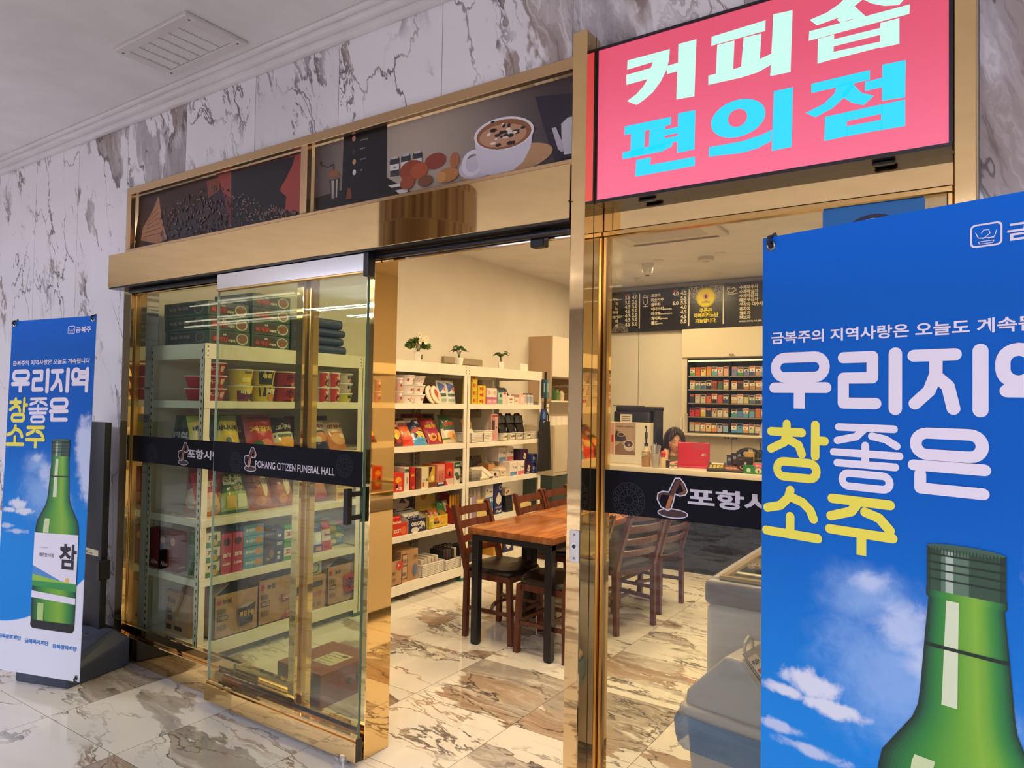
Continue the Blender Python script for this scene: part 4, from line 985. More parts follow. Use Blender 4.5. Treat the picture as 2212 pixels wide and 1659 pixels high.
for i, (c, t_) in enumerate((('#dcd58a', '튀김'), ('#e2dccc', '칼국수'), ('#d5c9bd', '칼국수'))):
    G(cup(.050, .064, .068, c, [('r', 0, .1, .5, .8, '#c9c14e' if i == 0 else '#cdbfb0'), ('t', t_, .65, .4, .4, '#2a2c3a', .5), ('e', .7, .2, .12, .15, '#c98462')]), 'noodle_bowl', 'pale noodle bowl, %s of the pile by the rack post' % ('bottom', 'middle', 'top')[i], 'noodle cup', 3.518, 4, .09, .07*i)
# ---- snack bags (near rack)
def bagG(y, tier, w, h, t_, zones, items, label, lean=.35, dx=.07, rot=0, dz=0, seed=0, name='snack_bag'):
    return G(bag(w, h, t_, zones, items, lean, seed or int(y*100)), name, label, 'snack bag', y, tier, dx, dz, rot)
bagG(2.455, 3, .20, .26, .08, lambda u, v: '#2c4f2c' if v > .62 or v < .12 else ('#23284a' if .3 < v < .62 else '#6d9a38'), [('p', [(.06, .52), (.5, .62), (.92, .5), (.9, .3), (.1, .3)], '#20264a'), ('t', '잉카칩', .5, .4, .15, '#e8e4dc', .7), ('e', .5, .2, .2, .08, '#d9a070')], 'green corn snack bag turned toward the glass at the rack end', .2, .20, R(-80))
bagG(2.455, 3, .19, .25, .07, lambda u, v: '#3a5a2c' if v > .66 or v < .12 else '#24284a', [('t', '잉카칩', .5, .42, .15, '#e8e4dc', .7), ('e', .5, .2, .2, .08, '#c98a60')], 'second green corn snack bag, deeper in at the rack end', .2, .42, R(-80))
BK = [('r', .1, .9, .9, .95, '#8fa83a'), ('t', '바나나킥', .48, .6, .13, '#2c2a4a', .78), ('e', .5, .34, .3, .18, '#d9b84a'), ('e', .42, .36, .1, .08, '#3a4a78')]
bagG(2.475, 3, .16, .26, .08, '#e2cf5c' and [(0, '#e2cf5c'), (.85, '#a9b450')], BK, 'yellow banana puff bag right behind the rack corner post', .3, .10)
bagG(2.615, 3, .19, .26, .09, [(0, '#e2cf5c'), (.85, '#a9b450')], BK, 'yellow banana puff bag in full view on the near rack', .3, .06)
JG = [('t', '자갈치', .5, .52, .15, '#e8c83c', .8), ('e', .6, .22, .28, .13, '#d97a6a'), ('e', .3, .2, .16, .12, '#3c6a3a'), ('r', .1, .86, .9, .9, '#6a1c28')]
bagG(2.745, 3, .17, .26, .08, [(0, '#8c2434'), (.8, '#6a1c2a')], JG, 'red fish snack bag, left of two, half behind the other', .25, .17)
bagG(2.855, 3, .22, .27, .09, [(0, '#c0303c'), (.8, '#9c2834')], JG, 'red fish snack bag in front with yellow letters', .3, .06)
bagG(3.035, 3, .18, .25, .08, lambda u, v: '#26242a' if v > .55 else ('#e0dccf' if v > .25 else '#e6b43c'), [('t', '고구마', .5, .62, .12, '#e6e0d4', .7), ('e', .5, .28, .3, .16, '#e3a030'), ('r', .05, .42, .95, .5, '#3f6a40')], 'white and black sweet potato snack bag near the glass edge', .35, .06)
OJ = [('t', '오징어', .5, .70, .13, '#8c2a2c', .75), ('e', .55, .4, .3, .16, '#d98a50'), ('e', .35, .3, .15, .12, '#e0d2c2'), ('p', [(0, .0), (1, .0), (1, .16), (0, .3)], '#283054')]
bagG(3.325, 3, .18, .23, .08, [(0, '#343f6e'), (.6, '#d8ccc4')], OJ, 'navy and white squid snack bag beside the mullion', .4, .06)
bagG(3.485, 3, .19, .23, .08, [(0, '#d98a5a'), (.55, '#e0c0a8'), (.85, '#b9aa9c')], [('t', '맛동산', .5, .66, .14, '#8a3a24', .75), ('e', .5, .32, .36, .2, '#e8a870'), ('e', .7, .42, .14, .08, '#f2e2d4')], 'orange peanut snack bag next to the rack post', .4, .06)
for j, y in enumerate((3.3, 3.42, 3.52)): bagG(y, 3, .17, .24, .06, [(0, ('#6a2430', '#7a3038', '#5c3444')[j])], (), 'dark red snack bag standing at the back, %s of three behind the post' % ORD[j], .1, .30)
# tier 2
RS = [('t', '쌀과자', .6, .62, .14, '#e6cdb4', .5), ('e', .5, .3, .4, .2, '#d9b08a'), ('e', .35, .22, .2, .14, '#e3cdb4')]
bagG(2.47, 2, .28, .31, .11, [(0, '#c98a6a'), (.42, '#9c2230')], RS, 'big red rice snack bag turned toward the glass at the rack end', .12, .22, R(-75))
bagG(2.50, 2, .17, .27, .10, [(0, '#d08a5c'), (.4, '#b02a30')], RS, 'red rice snack bag facing the aisle by the corner post', .3, .06)
bagG(2.665, 2, .23, .28, .10, lambda u, v: '#24582c' if v > .45 or v < .08 or u < .08 or u > .92 else '#9cae50', [('t', '찹쌀', .48, .62, .2, '#e4e8d8', .66), ('t', '선과', .6, .49, .09, '#d9b44a', .34), ('r', .2, .1, .48, .36, '#d8b45a'), ('r', .52, .1, .84, .38, '#d3dba8')], 'green glutinous rice cracker bag behind the glass door', .38, .05)
KJ = [('e', .5, .32, .42, .26, '#b9683a'), ('e', .62, .6, .13, .32, '#e8dcc4'), ('t', '강정', .62, .62, .16, '#3a1e14', .22), ('e', .4, .2, .2, .12, '#d98c50')]
bagG(2.85, 2, .19, .25, .09, [(0, '#a8562c'), (.55, '#8a4022')], KJ, 'brown sweet rice puff bag, left of the pair by the door edge', .3, .05)
bagG(3.02, 2, .18, .25, .09, [(0, '#a8562c'), (.55, '#8a4022')], KJ, 'brown sweet rice puff bag, right of the pair by the door edge', .3, .05)
bagG(3.32, 2, .17, .20, .08, [(0, '#8c4a38'), (.5, '#7a3a2c')], [('e', .5, .4, .4, .3, '#b9744a'), ('r', .1, .1, .9, .25, '#b0303a')], 'small brown pretzel bag right of the mullion on the near rack', .4, .05)
for k in range(2): G(carton(.16, .2, .072, '#e2bf3e', [('r', .06, .2, .5, .8, '#c8962e'), ('t', '커피믹스', .5, .4, .3, '#7a4a1c', .7)]), 'coffee_mix_box', 'yellow coffee mix box, %s of the pair on the near rack' % ('lower', 'upper')[k], 'box', 3.50, 2, .03, .074*k)
# tier 1
for k in range(2): G(carton(.06, .20, .24, '#7a1c28', [('t', 'PEPERO', .5, .1, .05, '#e0c8b4', .8)], [('t', 'Alive', .3, .1, .12, '#c9a890', .4), ('e', .75, .75, .12, .1, '#c98a70')]), 'biscuit_box', 'dark red upright biscuit box at the rack end, %s one' % ('front', 'rear')[k], 'box', 2.425, 1, .26+.11*k)
for k in range(3): G(carton(.10, .16, .085, '#d9d6b8', [('r', 0, 0, 1, .35, '#3f7a3c'), ('t', '깨마', .5, .45, .4, '#2c3a24', .6), ('e', .6, .28, .25, .2, '#d9a850')], [('r', 0, 0, 1, 1, '#256038'), ('t', '깨', .2, .3, .4, '#4a8a58')]), 'sesame_cracker_box', 'green and cream cracker box, %s of three by the corner post' % ('bottom', 'middle', 'top')[k], 'box', 2.468, 1, .02, .087*k)
PK = [('e', .5, .8, .34, .1, '#4a2428'), ('t', 'zaru', .5, .42, .1, '#f0d4cc', .7), ('t', 'Lotte', .5, .22, .08, '#f0d4cc', .7)]
for k in range(2): G(carton(.072, .2, .235, '#b8365a', PK), 'biscuit_box', 'pink upright biscuit box, %s of the pair behind the door' % ('left', 'right')[k], 'box', 2.56+.078*k, 1, .02)
for k in range(4): G(carton(.145, .18, .065, '#5e9fc4', [('e', .76, .5, .2, .34, '#c9945c'), ('t', '롯데샌드', .34, .38, .3, '#e4eef2', .5), ('r', 0, 0, 1, .08, '#4a86b0')]), 'sandwich_biscuit_box', 'light blue biscuit box, %s of the pile of four' % ('bottom', 'second', 'third', 'top')[k], 'box', 2.755, 1, .03, .067*k)
G(carton(.085, .2, .215, '#3a2c4a', [('t', 'Osulloc', .35, .12, .09, '#b9a890', .3), ('e', .65, .3, .2, .12, '#8a6a50'), ('r', .1, .85, .9, .9, '#6a5a78')]), 'biscuit_box', 'dark violet upright box right of the light blue pile', 'box', 2.875, 1, .03)
G(carton(.055, .2, .22, '#2c3a78', [('t', 'OREO', .5, .5, .10, '#e0e4f0', .8), ('r', .2, .1, .5, .2, '#d8dcec'), ('r', .2, .25, .6, .32, '#d8dcec'), ('r', .2, .75, .7, .82, '#d8dcec')]), 'biscuit_box', 'navy blue upright biscuit box with white marks', 'box', 2.95, 1, .03)
for k in range(2): G(carton(.14, .1, .112, '#4f9a4a', [('r', 0, .25, 1, .75, '#e6e0d8'), ('t', '고래밥', .5, .35, .32, '#b02c3c', .85), ('e', .7, .15, .2, .1, '#c98a50')]), 'whale_snack_box', 'green fish-shaped cracker box, %s of the pair by the door edge' % ('lower', 'upper')[k], 'box', 3.055, 1, .03, .114*k)
bagG(3.30, 1, .085, .19, .04, [(0, '#344a9c'), (.3, '#d8dcec'), (.7, '#3c58b0')], [('e', .5, .5, .3, .15, '#e8e4ea'), ('r', .2, .05, .8, .2, '#c98a60')], 'blue and white wafer pouch right of the mullion', .15, .05)
bagG(3.385, 1, .085, .20, .04, [(0, '#b82438'), (.35, '#e0d0d0'), (.72, '#c8303c')], [('t', 'Snack', .5, .5, .1, '#a02838', .7)], 'red and white wafer pouch right of the blue one', .15, .05)
for k, c in enumerate((('#d8c83c', '#4a8cc0'), ('#6a9a3c', '#d8c43c'), ('#d9cf4c', '#4a9cc8'), ('#8ab04a', '#d85a70'))):
    b = bag(.20, .16, .05, lambda u, v, c=c: c[0] if u < .55 else c[1], [('e', .4, .5, .2, .2, '#e8e0b8')], 1.45, 40+k); G(b, 'jelly_bag', 'bright jelly bag lying flat, %s of the pile by the post' % ('bottom', 'second', 'third', 'top')[k], 'snack bag', 3.50, 1, .12, .046*k)
G(carton(.09, .12, .10, '#4f9ac0', [('e', .5, .5, .3, .3, '#d8e4ec')]), 'sweets_box', 'small sky blue sweets box behind the jelly bags', 'box', 3.58, 1, .17)
# ---- cartons on the bottom shelf (near rack)
def open_carton(w, d, h, items, side=(), flap=True, mat=None):
    mat = mat or M_CARD; b = B(); th = .005
    b.box(-d, -w/2, 0, 0, w/2, .006, mat)
    for q in ((-th, -w/2, 0, 0, w/2, h), (-d, -w/2, 0, -d+th, w/2, h), (-d, -w/2, 0, 0, -w/2+th, h), (-d, w/2-th, 0, 0, w/2, h)): b.box(*q, mat)
    b.box(-d+.006, -w/2+.006, h-.09, -.006, w/2-.006, h-.085, M_CARD_IN)
    deco(b, Frame((0, 0, 0), (0, 1, 0), (0, 0, 1)), items, w, h)
    if side: deco(b, Frame((-d/2, -w/2, 0), (1, 0, 0), (0, 0, 1)), side, d, h)
    if flap:
        b.add([(0, -w/2, h), (-d, -w/2, h), (-d+.02, -w/2+.10, h+.055), (-.01, -w/2+.10, h+.055), (0, -w/2, h-.003), (-d, -w/2, h-.003), (-d+.02, -w/2+.10, h+.052), (-.01, -w/2+.10, h+.052)], [(0, 3, 2, 1), (4, 5, 6, 7), (0, 4, 7, 3), (1, 2, 6, 5), (2, 3, 7, 6)], mat)
        b.add([(-d, w/2, h), (0, w/2, h), (-.02, w/2-.09, h+.04), (-d+.01, w/2-.09, h+.04)], [(0, 1, 2, 3), (3, 2, 1, 0)], mat)
    return b
BARS = lambda x0, y0: [('r', x0+i*.022, y0, x0+i*.022+(.008 if i % 3 else .014), y0+.12, '#3a3230') for i in range(9)]
def noodle_case(num, brand_x=.3, extra=()): return [('e', .10, .83, .055, .07, '#b0303a'), ('t', '농심', brand_x, .78, .11, '#3a3230', .2), ('r', .06, .40, .30, .52, '#3a3432'), ('t', num, .18, .42, .08, '#c9a27c', .2)] + BARS(.06, .56) + BARS(.06, .2) + list(extra)
BLK = [('p', [(.5, .60), (.92, .68), (.84, .2), (.56, .16)], '#33302f'), ('p', [(.5, .6), (.7, .7), (.92, .68), (.72, .60)], '#b09a88'), ('t', '튀김우동', .71, .38, .13, '#d8b070', .34)]
G(open_carton(.30, .34, .255, noodle_case('713558', .27, BLK), [('e', .15, .8, .06, .07, '#6a3a34'), ('t', '농심', .32, .75, .1, '#3a332e', .16), ('r', .1, .3, .7, .6, '#8f7458')]), 'cardboard_box', 'cardboard noodle box with black cup print and raised flaps', 'box', 2.64, 0, .02)
RDL = [('p', [(.55, .60), (.95, .55), (.9, .45), (.6, .42)], '#8c2e2e'), ('p', [(.86, .9), (.92, .55), (.84, .56)], '#a8343a'), ('t', '신라면', .72, .46, .12, '#d8b49a', .26), ('p', [(.55, .05), (.95, .38), (.95, .22), (.72, .05)], '#b02c34'), ('t', '인사동', .8, .14, .07, '#e2c4b0', .2)]
G(open_carton(.29, .34, .28, noodle_case('713533', .32, RDL), (), True), 'cardboard_box', 'taller cardboard noodle box with red flame print and open top', 'box', 2.945, 0, .03)
G(carton(.16, .3, .225, M_CARD, [('r', .1, .68, .8, .84, '#3a3432'), ('t', '라면', .5, .4, .14, '#b04a3c', .5)] + BARS(.2, .1) + BARS(.5, .1)), 'cardboard_box', 'narrow cardboard box right of the mullion with dark title bar', 'box', 3.265, 0, .03)
G(open_carton(.25, .34, .265, noodle_case('713556', .36, [('p', [(.55, .72), (.98, .74), (.93, .2), (.6, .18)], '#b8384c'), ('t', '辛', .77, .32, .32, '#241a1c'), ('p', [(.6, .24), (.93, .26), (.93, .2), (.6, .18)], '#3a2a2c')])), 'cardboard_box', 'open cardboard box with red cup and black character print', 'box', 3.475, 0, .02)
G(carton(.12, .12, .09, '#d8d6c4', [('e', .5, .5, .35, .4, '#3c7a50'), ('e', .5, .5, .25, .3, '#d4c4ac')]), 'small_box', 'small white box with green ring on the narrow cardboard box', 'box', 3.27, 0, .06, .227)
G(carton(.03, .26, .25, M_CARD, (), [('e', .12, .78, .05, .07, '#5a2e2c'), ('t', '농심', .3, .72, .12, '#2e2824', .2), ('r', .06, .48, .26, .58, '#3a3028'), ('r', .1, .3, .3, .42, '#3a3028'), ('r', .06, .08, .26, .2, '#3a3028'), ('r', .4, .1, .7, .2, '#4a3c30')]), 'cardboard_box', 'shadowed cardboard box end seen through the left side of the rack', 'box', 2.44, 0, .16)

# ---- middle rack
def leafball(b, c, r, n, cols, sz, rn):
    for i in range(n):
        th = rn.uniform(0, 2*math.pi); ph = math.acos(rn.uniform(-.3, 1)); k = rn.uniform(.6, 1)
        p = Vector((c[0]+r[0]*k*math.sin(ph)*math.cos(th), c[1]+r[1]*k*math.sin(ph)*math.sin(th), c[2]+r[2]*k*math.cos(ph)))
        d = (p-Vector(c)).normalized(); s = d.cross(Vector((rn.uniform(-1, 1), rn.uniform(-1, 1), rn.uniform(-1, 1)))).normalized()*sz*.35
        b.add([p-d*sz*.2, p+s+d*sz*.3, p+d*sz, p-s+d*sz*.3], [(0, 1, 2, 3)], cols[i % len(cols)])
t = thing('flower_pot', 'bushy white flowers in a white pot on the middle rack', 'plant', (-3.86, 4.37, 1.864))
b = B(); b.lathe([(.032, 0), (.043, .09), (.046, .092), (.042, .093), (.040, .08), (0, .08)], (0, 0, 0), M_WHITE, 4).box(.034, .004, .03, .0365, .016, .07, P('#3a2c24', .5)); b.build('pot', t)
rn = random.Random(1); b = B(); gr = [P(c, .6) for c in ('#4c6a2c', '#6a8a3a', '#3a5226', '#8a9a52')]; leafball(b, (0, 0, .135), (.07, .11, .055), 240, gr, .032, rn)
for i in range(14): a = rn.uniform(0, 6.28); b.tube([(0, 0, .08), (.05*math.cos(a), .05*math.sin(a), .17)], .0015, gr[2], 5)
b.build('leaves', t, False)
b = B(); wh = P('#f0e8d2', .5)
for dx, dy, dz in ((.075, -.03, .19), (.08, .012, .20), (.07, -.06, .17), (.09, -.012, .17), (.05, .035, .21), (.04, -.03, .225)):
    for i in range(7): a = i*.9; q = Vector((dx, dy, dz)); e = Vector((.008, .026*math.cos(a), .026*math.sin(a))); s = Vector((0, -.010*math.sin(a), .010*math.cos(a))); b.add([q, q+e*.6+s, q+e, q+e*.6-s], [(0, 1, 2, 3)], wh)
    b.sphere((dx+.004, dy, dz), .005, P('#d8b848', .6), 8, 6)
b.build('flowers', t, False)
def small_plant(y, square, label, seed):
    t = thing('potted_plant', label, 'plant', (-3.86, y, 1.864)); b = B()
    b.lathe([(.030, 0), (.042 if not square else .04, .075), (.038, .076), (.036, .06), (0, .06)], (0, 0, 0), M_WHITE, 24 if not square else 4, )
    b.build('pot', t); rn = random.Random(seed); b = B(); g1 = P('#2f4a26', .5); g2 = P('#3d5c30', .5)
    for i in range(9):
        a = i*2*math.pi/9+rn.uniform(-.2, .2); h = rn.uniform(.085, .12); e = Vector((.035*math.cos(a), .035*math.sin(a), .06+h))
        b.tube([(0, 0, .06), (e.x*.4, e.y*.4, .06+h*.7), e], .0015, g2, 5)
        d = Vector((math.cos(a), math.sin(a), -.25)).normalized(); s = d.cross(Vector((0, 0, 1))).normalized()*.030; m = Vector((0, 0, .010))
        b.add([e-d*.015, e+d*.014+s+m*0, e+d*.06-m, e+d*.014-s, e+d*.014+m], [(0, 1, 4), (1, 2, 4), (2, 3, 4), (3, 0, 4)], (g1, g2)[i % 2])
    b.build('leaves', t, False)
small_plant(4.92, False, 'small leafy plant in round white pot before the grey wall hatch', 4)
small_plant(5.58, True, 'small leafy plant in square white pot, right one on the far rack', 9)
b = B(); b.box(-.004, -.07, 0, 0, .07, .075, P('#ece6d8', .5)); F = FX(.0004, 0, 0)
for y in (-.045, .035):
    for z in (.02, .045): b.frect(F, y, z, y+.008, z+.01, P('#a09a86', .6))
G(b, 'white_card', 'white folded card standing at the far end of the rack top', 'card', 5.93, 5, .1, .002)
BB = [('t', '밥그릇', .5, .35, .26, '#b83a30', .34), ('e', .74, .55, .05, .14, '#b83a30')]
for j, y in enumerate((4.175, 4.335)):
    for k in range(3): G(cup(.062, .082, .074, '#e9e0d8', [[('e', .5, .42, .08, .22, '#b83a30'), ('e', .5, .42, .06, .16, '#e9e0d8'), ('r', .3, .38, .36, .5, '#b83a30')], [('t', '국그릇', .6, .32, .3, '#b02c28', .3)], [('t', '국', .3, .3, .35, '#b83a30'), ('t', '밥', .72, .3, .3, '#b83a30')]][(k+j) % 3]), 'soup_bowl', 'white bowl with red print, %s of the %s pile on the middle rack' % (('bottom', 'middle', 'top')[k], ('left', 'right')[j]), 'bowl', y, 4, .10+.03*j, .0755*k)
for k in range(2): G(cup(.024, .03, .098, '#d8a8a0', [('e', .5, .7, .3, .12, '#f0e0dc'), ('t', '죽', .5, .3, .2, '#8a3430'), ('e', .5, .12, .25, .08, '#d8a030')]), 'pink_tub', 'slim pink tub, %s one at the mirror edge of the middle rack' % ('lower', 'upper')[k], 'tub', 4.052, 4, .05, .10*k)
for k, (y, x) in enumerate(((4.47, .06), (4.525, .035))):
    b = B(); b.lathe([(.0, 0), (.07, 0), (.078, .006), (.078, .016), (.07, .018), (0, .018)], (0, 0, 0), P('#e6d6bc', .35), 32)
    F = Frame((0, 0, .0185), (0, 1, 0), (-1, 0, 0)); b.fell(F, 0, .01, .03, .035, P('#c23a34', .4), .0006, 20); b.fell(F, .004, -.025, .012, .012, P('#c23a34', .4), .0008, 14); b.ftext(F, '즉석밥', 0, -.055, .014, P('#c07a40', .4), .001)
    o = put(b, 'plastic_dish', 'round flat clear dish with red print, %s of the pair in front of the pouches' % ('left', 'right')[k], 'dish', FXR-.07-x*.3, y, TIER[4]+.071, 0); o.rotation_euler = (R(0), R(70), R(12))
for k, y in enumerate((4.635, 4.755)):
    bagG(y, 4, .125, .205, .05, lambda u, v: '#d9d8d2', [('p', [(.08, .9), (.75, .75), (.15, .45)], '#34549c'), ('p', [(.75, .75), (.4, .62), (.75, .5)], '#cc6a5a'), ('r', .1, .3, .75, .42, '#3c5a48'), ('r', .1, .1, .8, .2, '#9ab0a0')], 'white pouch with blue triangle, %s of the pair' % ('left', 'right')[k], .18, .06, name='pouch')
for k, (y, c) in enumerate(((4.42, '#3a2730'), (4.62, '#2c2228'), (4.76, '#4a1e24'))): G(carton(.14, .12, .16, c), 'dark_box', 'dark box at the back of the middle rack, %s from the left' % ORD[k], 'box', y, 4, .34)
CH = [(4.095, .17, [(0, '#5c1f1c'), (.62, '#e0cdb8'), (.9, '#6a2a24')], [('t', '꼬깔콘', .5, .68, .16, '#b83028', .75), ('e', .55, .38, .22, .14, '#e8a030'), ('e', .4, .26, .14, .1, '#e3c23c'), ('e', .5, .12, .2, .06, '#b0402c')], 'brown corn chip bag with cream top, leftmost on the middle rack'),
      (4.215, .17, [(0, '#d83a24'), (.3, '#d86a3a'), (.66, '#b0a498'), (.85, '#3a2c34')], [('t', '감자칩', .5, .62, .13, '#8a2430', .7), ('e', .6, .35, .2, .1, '#d8b050'), ('e', .4, .2, .25, .06, '#e8643c')], 'red and silver chip bag, second from the left on the middle rack'),
      (4.37, .18, [(0, '#4aa0d8'), (.2, '#1f2c5c'), (.8, '#c9b8ac')], [('e', .5, .72, .34, .14, '#1c2a54'), ('t', '썬', .5, .66, .14, '#e8e4e0', .3), ('p', [(.1, .5), (.9, .6), (.9, .48), (.1, .4)], '#b8302c'), ('t', '칩스', .6, .45, .08, '#e6d040', .4), ('p', [(.2, .4), (.9, .42), (.82, .3), (.95, .22), (.7, .24), (.55, .1), (.45, .24), (.2, .2), (.3, .3)], '#e8bc40')], 'blue sun chip bag with yellow star in the middle of the row'),
      (4.56, .19, [(0, '#a02440'), (.55, '#b8283c'), (.85, '#8a3038')], [('t', '매운새우', .45, .55, .13, '#e6c43c', .7), ('e', .28, .2, .2, .13, '#e89a48'), ('e', .76, .2, .2, .15, '#f0a040'), ('e', .28, .2, .09, .06, '#7a2c28')], 'crimson shrimp chip bag with orange rings'),
      (4.755, .19, [(0, '#e0d0b8'), (.12, '#5a8a3c'), (.16, '#e0d2bc'), (.5, '#2e6a34'), (.75, '#1f4a2a')], [('t', '양파링', .5, .56, .15, '#c03a30', .78), ('e', .55, .24, .36, .14, '#d9a468'), ('e', .62, .22, .12, .07, '#b87a4a'), ('r', .1, .44, .8, .5, '#44506a')], 'green onion ring bag beside the rack post')]
for y, w_, z_, it, lb in CH: bagG(y, 3, w_, .255, .085, z_, it, lb, .55 if y < 4.6 else .3, .05)
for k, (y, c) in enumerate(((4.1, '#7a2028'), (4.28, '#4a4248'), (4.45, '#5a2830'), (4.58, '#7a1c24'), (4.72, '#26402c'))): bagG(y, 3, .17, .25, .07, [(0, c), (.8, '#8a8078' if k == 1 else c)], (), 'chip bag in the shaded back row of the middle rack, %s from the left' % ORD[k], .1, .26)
# snack boxes, tier 2
SBX = [(4.055, .115, .15, '#c8301f', [('e', .45, .62, .3, .16, '#e8a02c'), ('e', .6, .4, .2, .14, '#d8602c'), ('t', '초코', .5, .1, .16, '#f0e4d8', .6), ('e', .3, .3, .14, .1, '#3a2024')], 'red pouch tray at the mirror edge'),
       (4.145, .055, .185, '#d8cdbb', [('r', 0, .78, 1, .94, '#6a7a60'), ('e', .6, .45, .2, .16, '#b08a68'), ('t', '땅콩', .5, .82, .08, '#2c2a20', .7)], 'white upright box left of the red one'),
       (4.215, .055, .18, '#b8201c', [('t', 'ABC', .5, .6, .10, '#e6c43c', .7), ('p', [(0, 0), (.5, .4), (.35, 0)], '#5a3420'), ('e', .6, .12, .3, .08, '#e05a3c')], 'red upright box with yellow letters'),
       (4.28, .055, .17, '#5a3420', [('e', .3, .7, .2, .12, '#3a1c18'), ('r', .5, 0, 1, .5, '#6a4428')], 'brown upright box right of the red one'),
       (4.365, .085, .17, '#d8c9a4', [('r', .1, .1, .4, .3, '#b85a40'), ('t', 'CHOC', .75, .35, .12, '#3a302a', .28), ('r', .15, .4, .5, .42, '#8a7a60')], 'cream upright box with dark letters'),
       (4.45, .075, .17, '#c8a23c', [('p', [(0, 1), (.6, 1), (.0, .5)], '#3a2024'), ('e', .6, .45, .3, .12, '#e6d488'), ('r', 0, 0, 1, .25, '#6a3a1c')], 'yellow and brown upright box'),
       (4.565, .105, .18, '#c9765c', [('r', .1, .72, .9, .95, '#d9937a'), ('r', .0, .0, 1, .2, '#2a2a4a'), ('r', .15, .1, .85, .18, '#d8ccc8'), ('r', .3, .25, .36, .6, '#a04a3c'), ('r', .5, .25, .56, .65, '#a04a3c'), ('r', .7, .25, .76, .6, '#a04a3c')], 'salmon pink upright box with dark foot'),
       (4.68, .105, .185, '#c4281f', [('e', .5, .62, .3, .16, '#e0642c'), ('r', .4, .4, .6, .62, '#2c1a1c'), ('r', 0, 0, 1, .3, '#dcb8a8'), ('p', [(0, 0), (.3, 0), (0, .25)], '#c4281f')], 'bright red upright box'),
       (4.785, .085, .185, '#d6d0c0', [('r', 0, .72, 1, 1, '#1f5230'), ('e', .4, .45, .3, .1, '#2f6a40'), ('e', .6, .3, .3, .12, '#5a4a3c'), ('t', '쿠키', .5, .80, .1, '#e4e6d8', .6)], 'white and green upright box')]
for y, w_, h_, c, it, lb in SBX: G(carton(w_, .16, h_, c, it), 'snack_box', lb + ' on the middle rack', 'box', y, 2, .03)
G(carton(.075, .16, .185, '#d0c8b8', [('e', .4, .7, .3, .1, '#4a4440'), ('e', .65, .5, .25, .1, '#5a4a44'), ('r', 0, 0, 1, .34, '#3c2230'), ('e', .5, .18, .3, .12, '#c9b9a4')]), 'snack_box', 'white box with dark foot beside the middle rack post', 'box', 4.83+.03, 2, .045)
for k in range(5): G(carton(.09, .14, .035, '#a89c90', [('e', .6, .5, .06, .16, '#3a3230')]), 'small_box', 'small grey box, %s of the pile at the back of the middle rack' % ('bottom', 'second', 'middle', 'fourth', 'top')[k], 'box', 4.36, 2, .24, .195+.036*k if False else .037*k)
# candy trays, tier 1
def tray(w, d, h, c, items, back=None):
    b = B(); m = P(c, .55); b.box(-d, -w/2, 0, 0, w/2, .004, m); b.box(-.004, -w/2, 0, 0, w/2, h*.62, m)
    for y in (-w/2, w/2-.004): b.poly([(0, y, 0), (-d, y, 0), (-d, y, h), (0, y, h*.62)], m); b.poly([(0, y+.004, 0), (0, y+.004, h*.62), (-d, y+.004, h), (-d, y+.004, 0)], m)
    b.box(-d, -w/2, 0, -d+.004, w/2, h, m); deco(b, Frame((0, 0, 0), (0, 1, 0), (0, 0, 1)), items, w, h*.62)
    if back:
        c2, pts, its = back; F = Frame((-d+.005, 0, h*.9), (0, 1, 0), (-.15, 0, 1)); b.fpoly(F, pts, P(c2, .5), 0); b.fpoly(F, [(a, q) for a, q in pts], P('#7a6a58', .7), -.003); deco(b, F, its, 1, 1)
    return b
G(tray(.17, .16, .16, '#c8c2b4', [('r', 0, 0, 1, 1, '#c83a26'), ('t', 'SCOTTI', .35, .25, .3, '#f0d8c8', .5), ('e', .75, .4, .2, .3, '#e06a3c')]), 'candy_tray', 'tray of red sweets at the mirror edge of the middle rack', 'candy tray', 4.075, 1, .03)
for k in range(3): bagG(4.03+.05*k, 1, .07, .11, .03, [(0, '#c8281f')], [('t', 'BAR', .5, .4, .2, '#e8d0c0', .7)], 'red candy pouch in the red tray, %s from the left' % ORD[k], .2, .07, name='candy_pouch', dz=.035)
G(tray(.21, .16, .17, '#d9d3c6', [('r', 0, 0, 1, 1, '#272648'), ('t', 'ORIGO', .45, .5, .3, '#ece6da', .62), ('e', .35, .2, .22, .22, '#d8d0c0'), ('e', .8, .45, .12, .3, '#d8d0c0'), ('e', .8, .3, .06, .16, '#272648'), ('e', .62, .3, .05, .08, '#c9c0d8')],
  ('#221f26', [(-.16, 0), (.12, 0), (.13, .1), (.05, .17), (-.1, .17), (-.16, .1)], [('e', .47, .06, .11, .045, '#b9ab98'), ('p', [(.45, .07), (.50, .12), (.54, .06)], '#3a3848'), ('e', .43, .12, .03, .03, '#c9bba8')])), 'candy_tray', 'open navy and white candy carton with five bold letters', 'candy tray', 4.285, 1, .03)
for k in range(3): bagG(4.22+.065*k, 1, .07, .12, .03, [(0, '#2c2a48'), (.6, '#d8d2cc')], [('t', 'ORI', .5, .6, .16, '#2c2a48', .7)], 'navy and white candy pouch in the lettered carton, %s from the left' % ORD[k], .15, .08, name='candy_pouch', dz=.03)
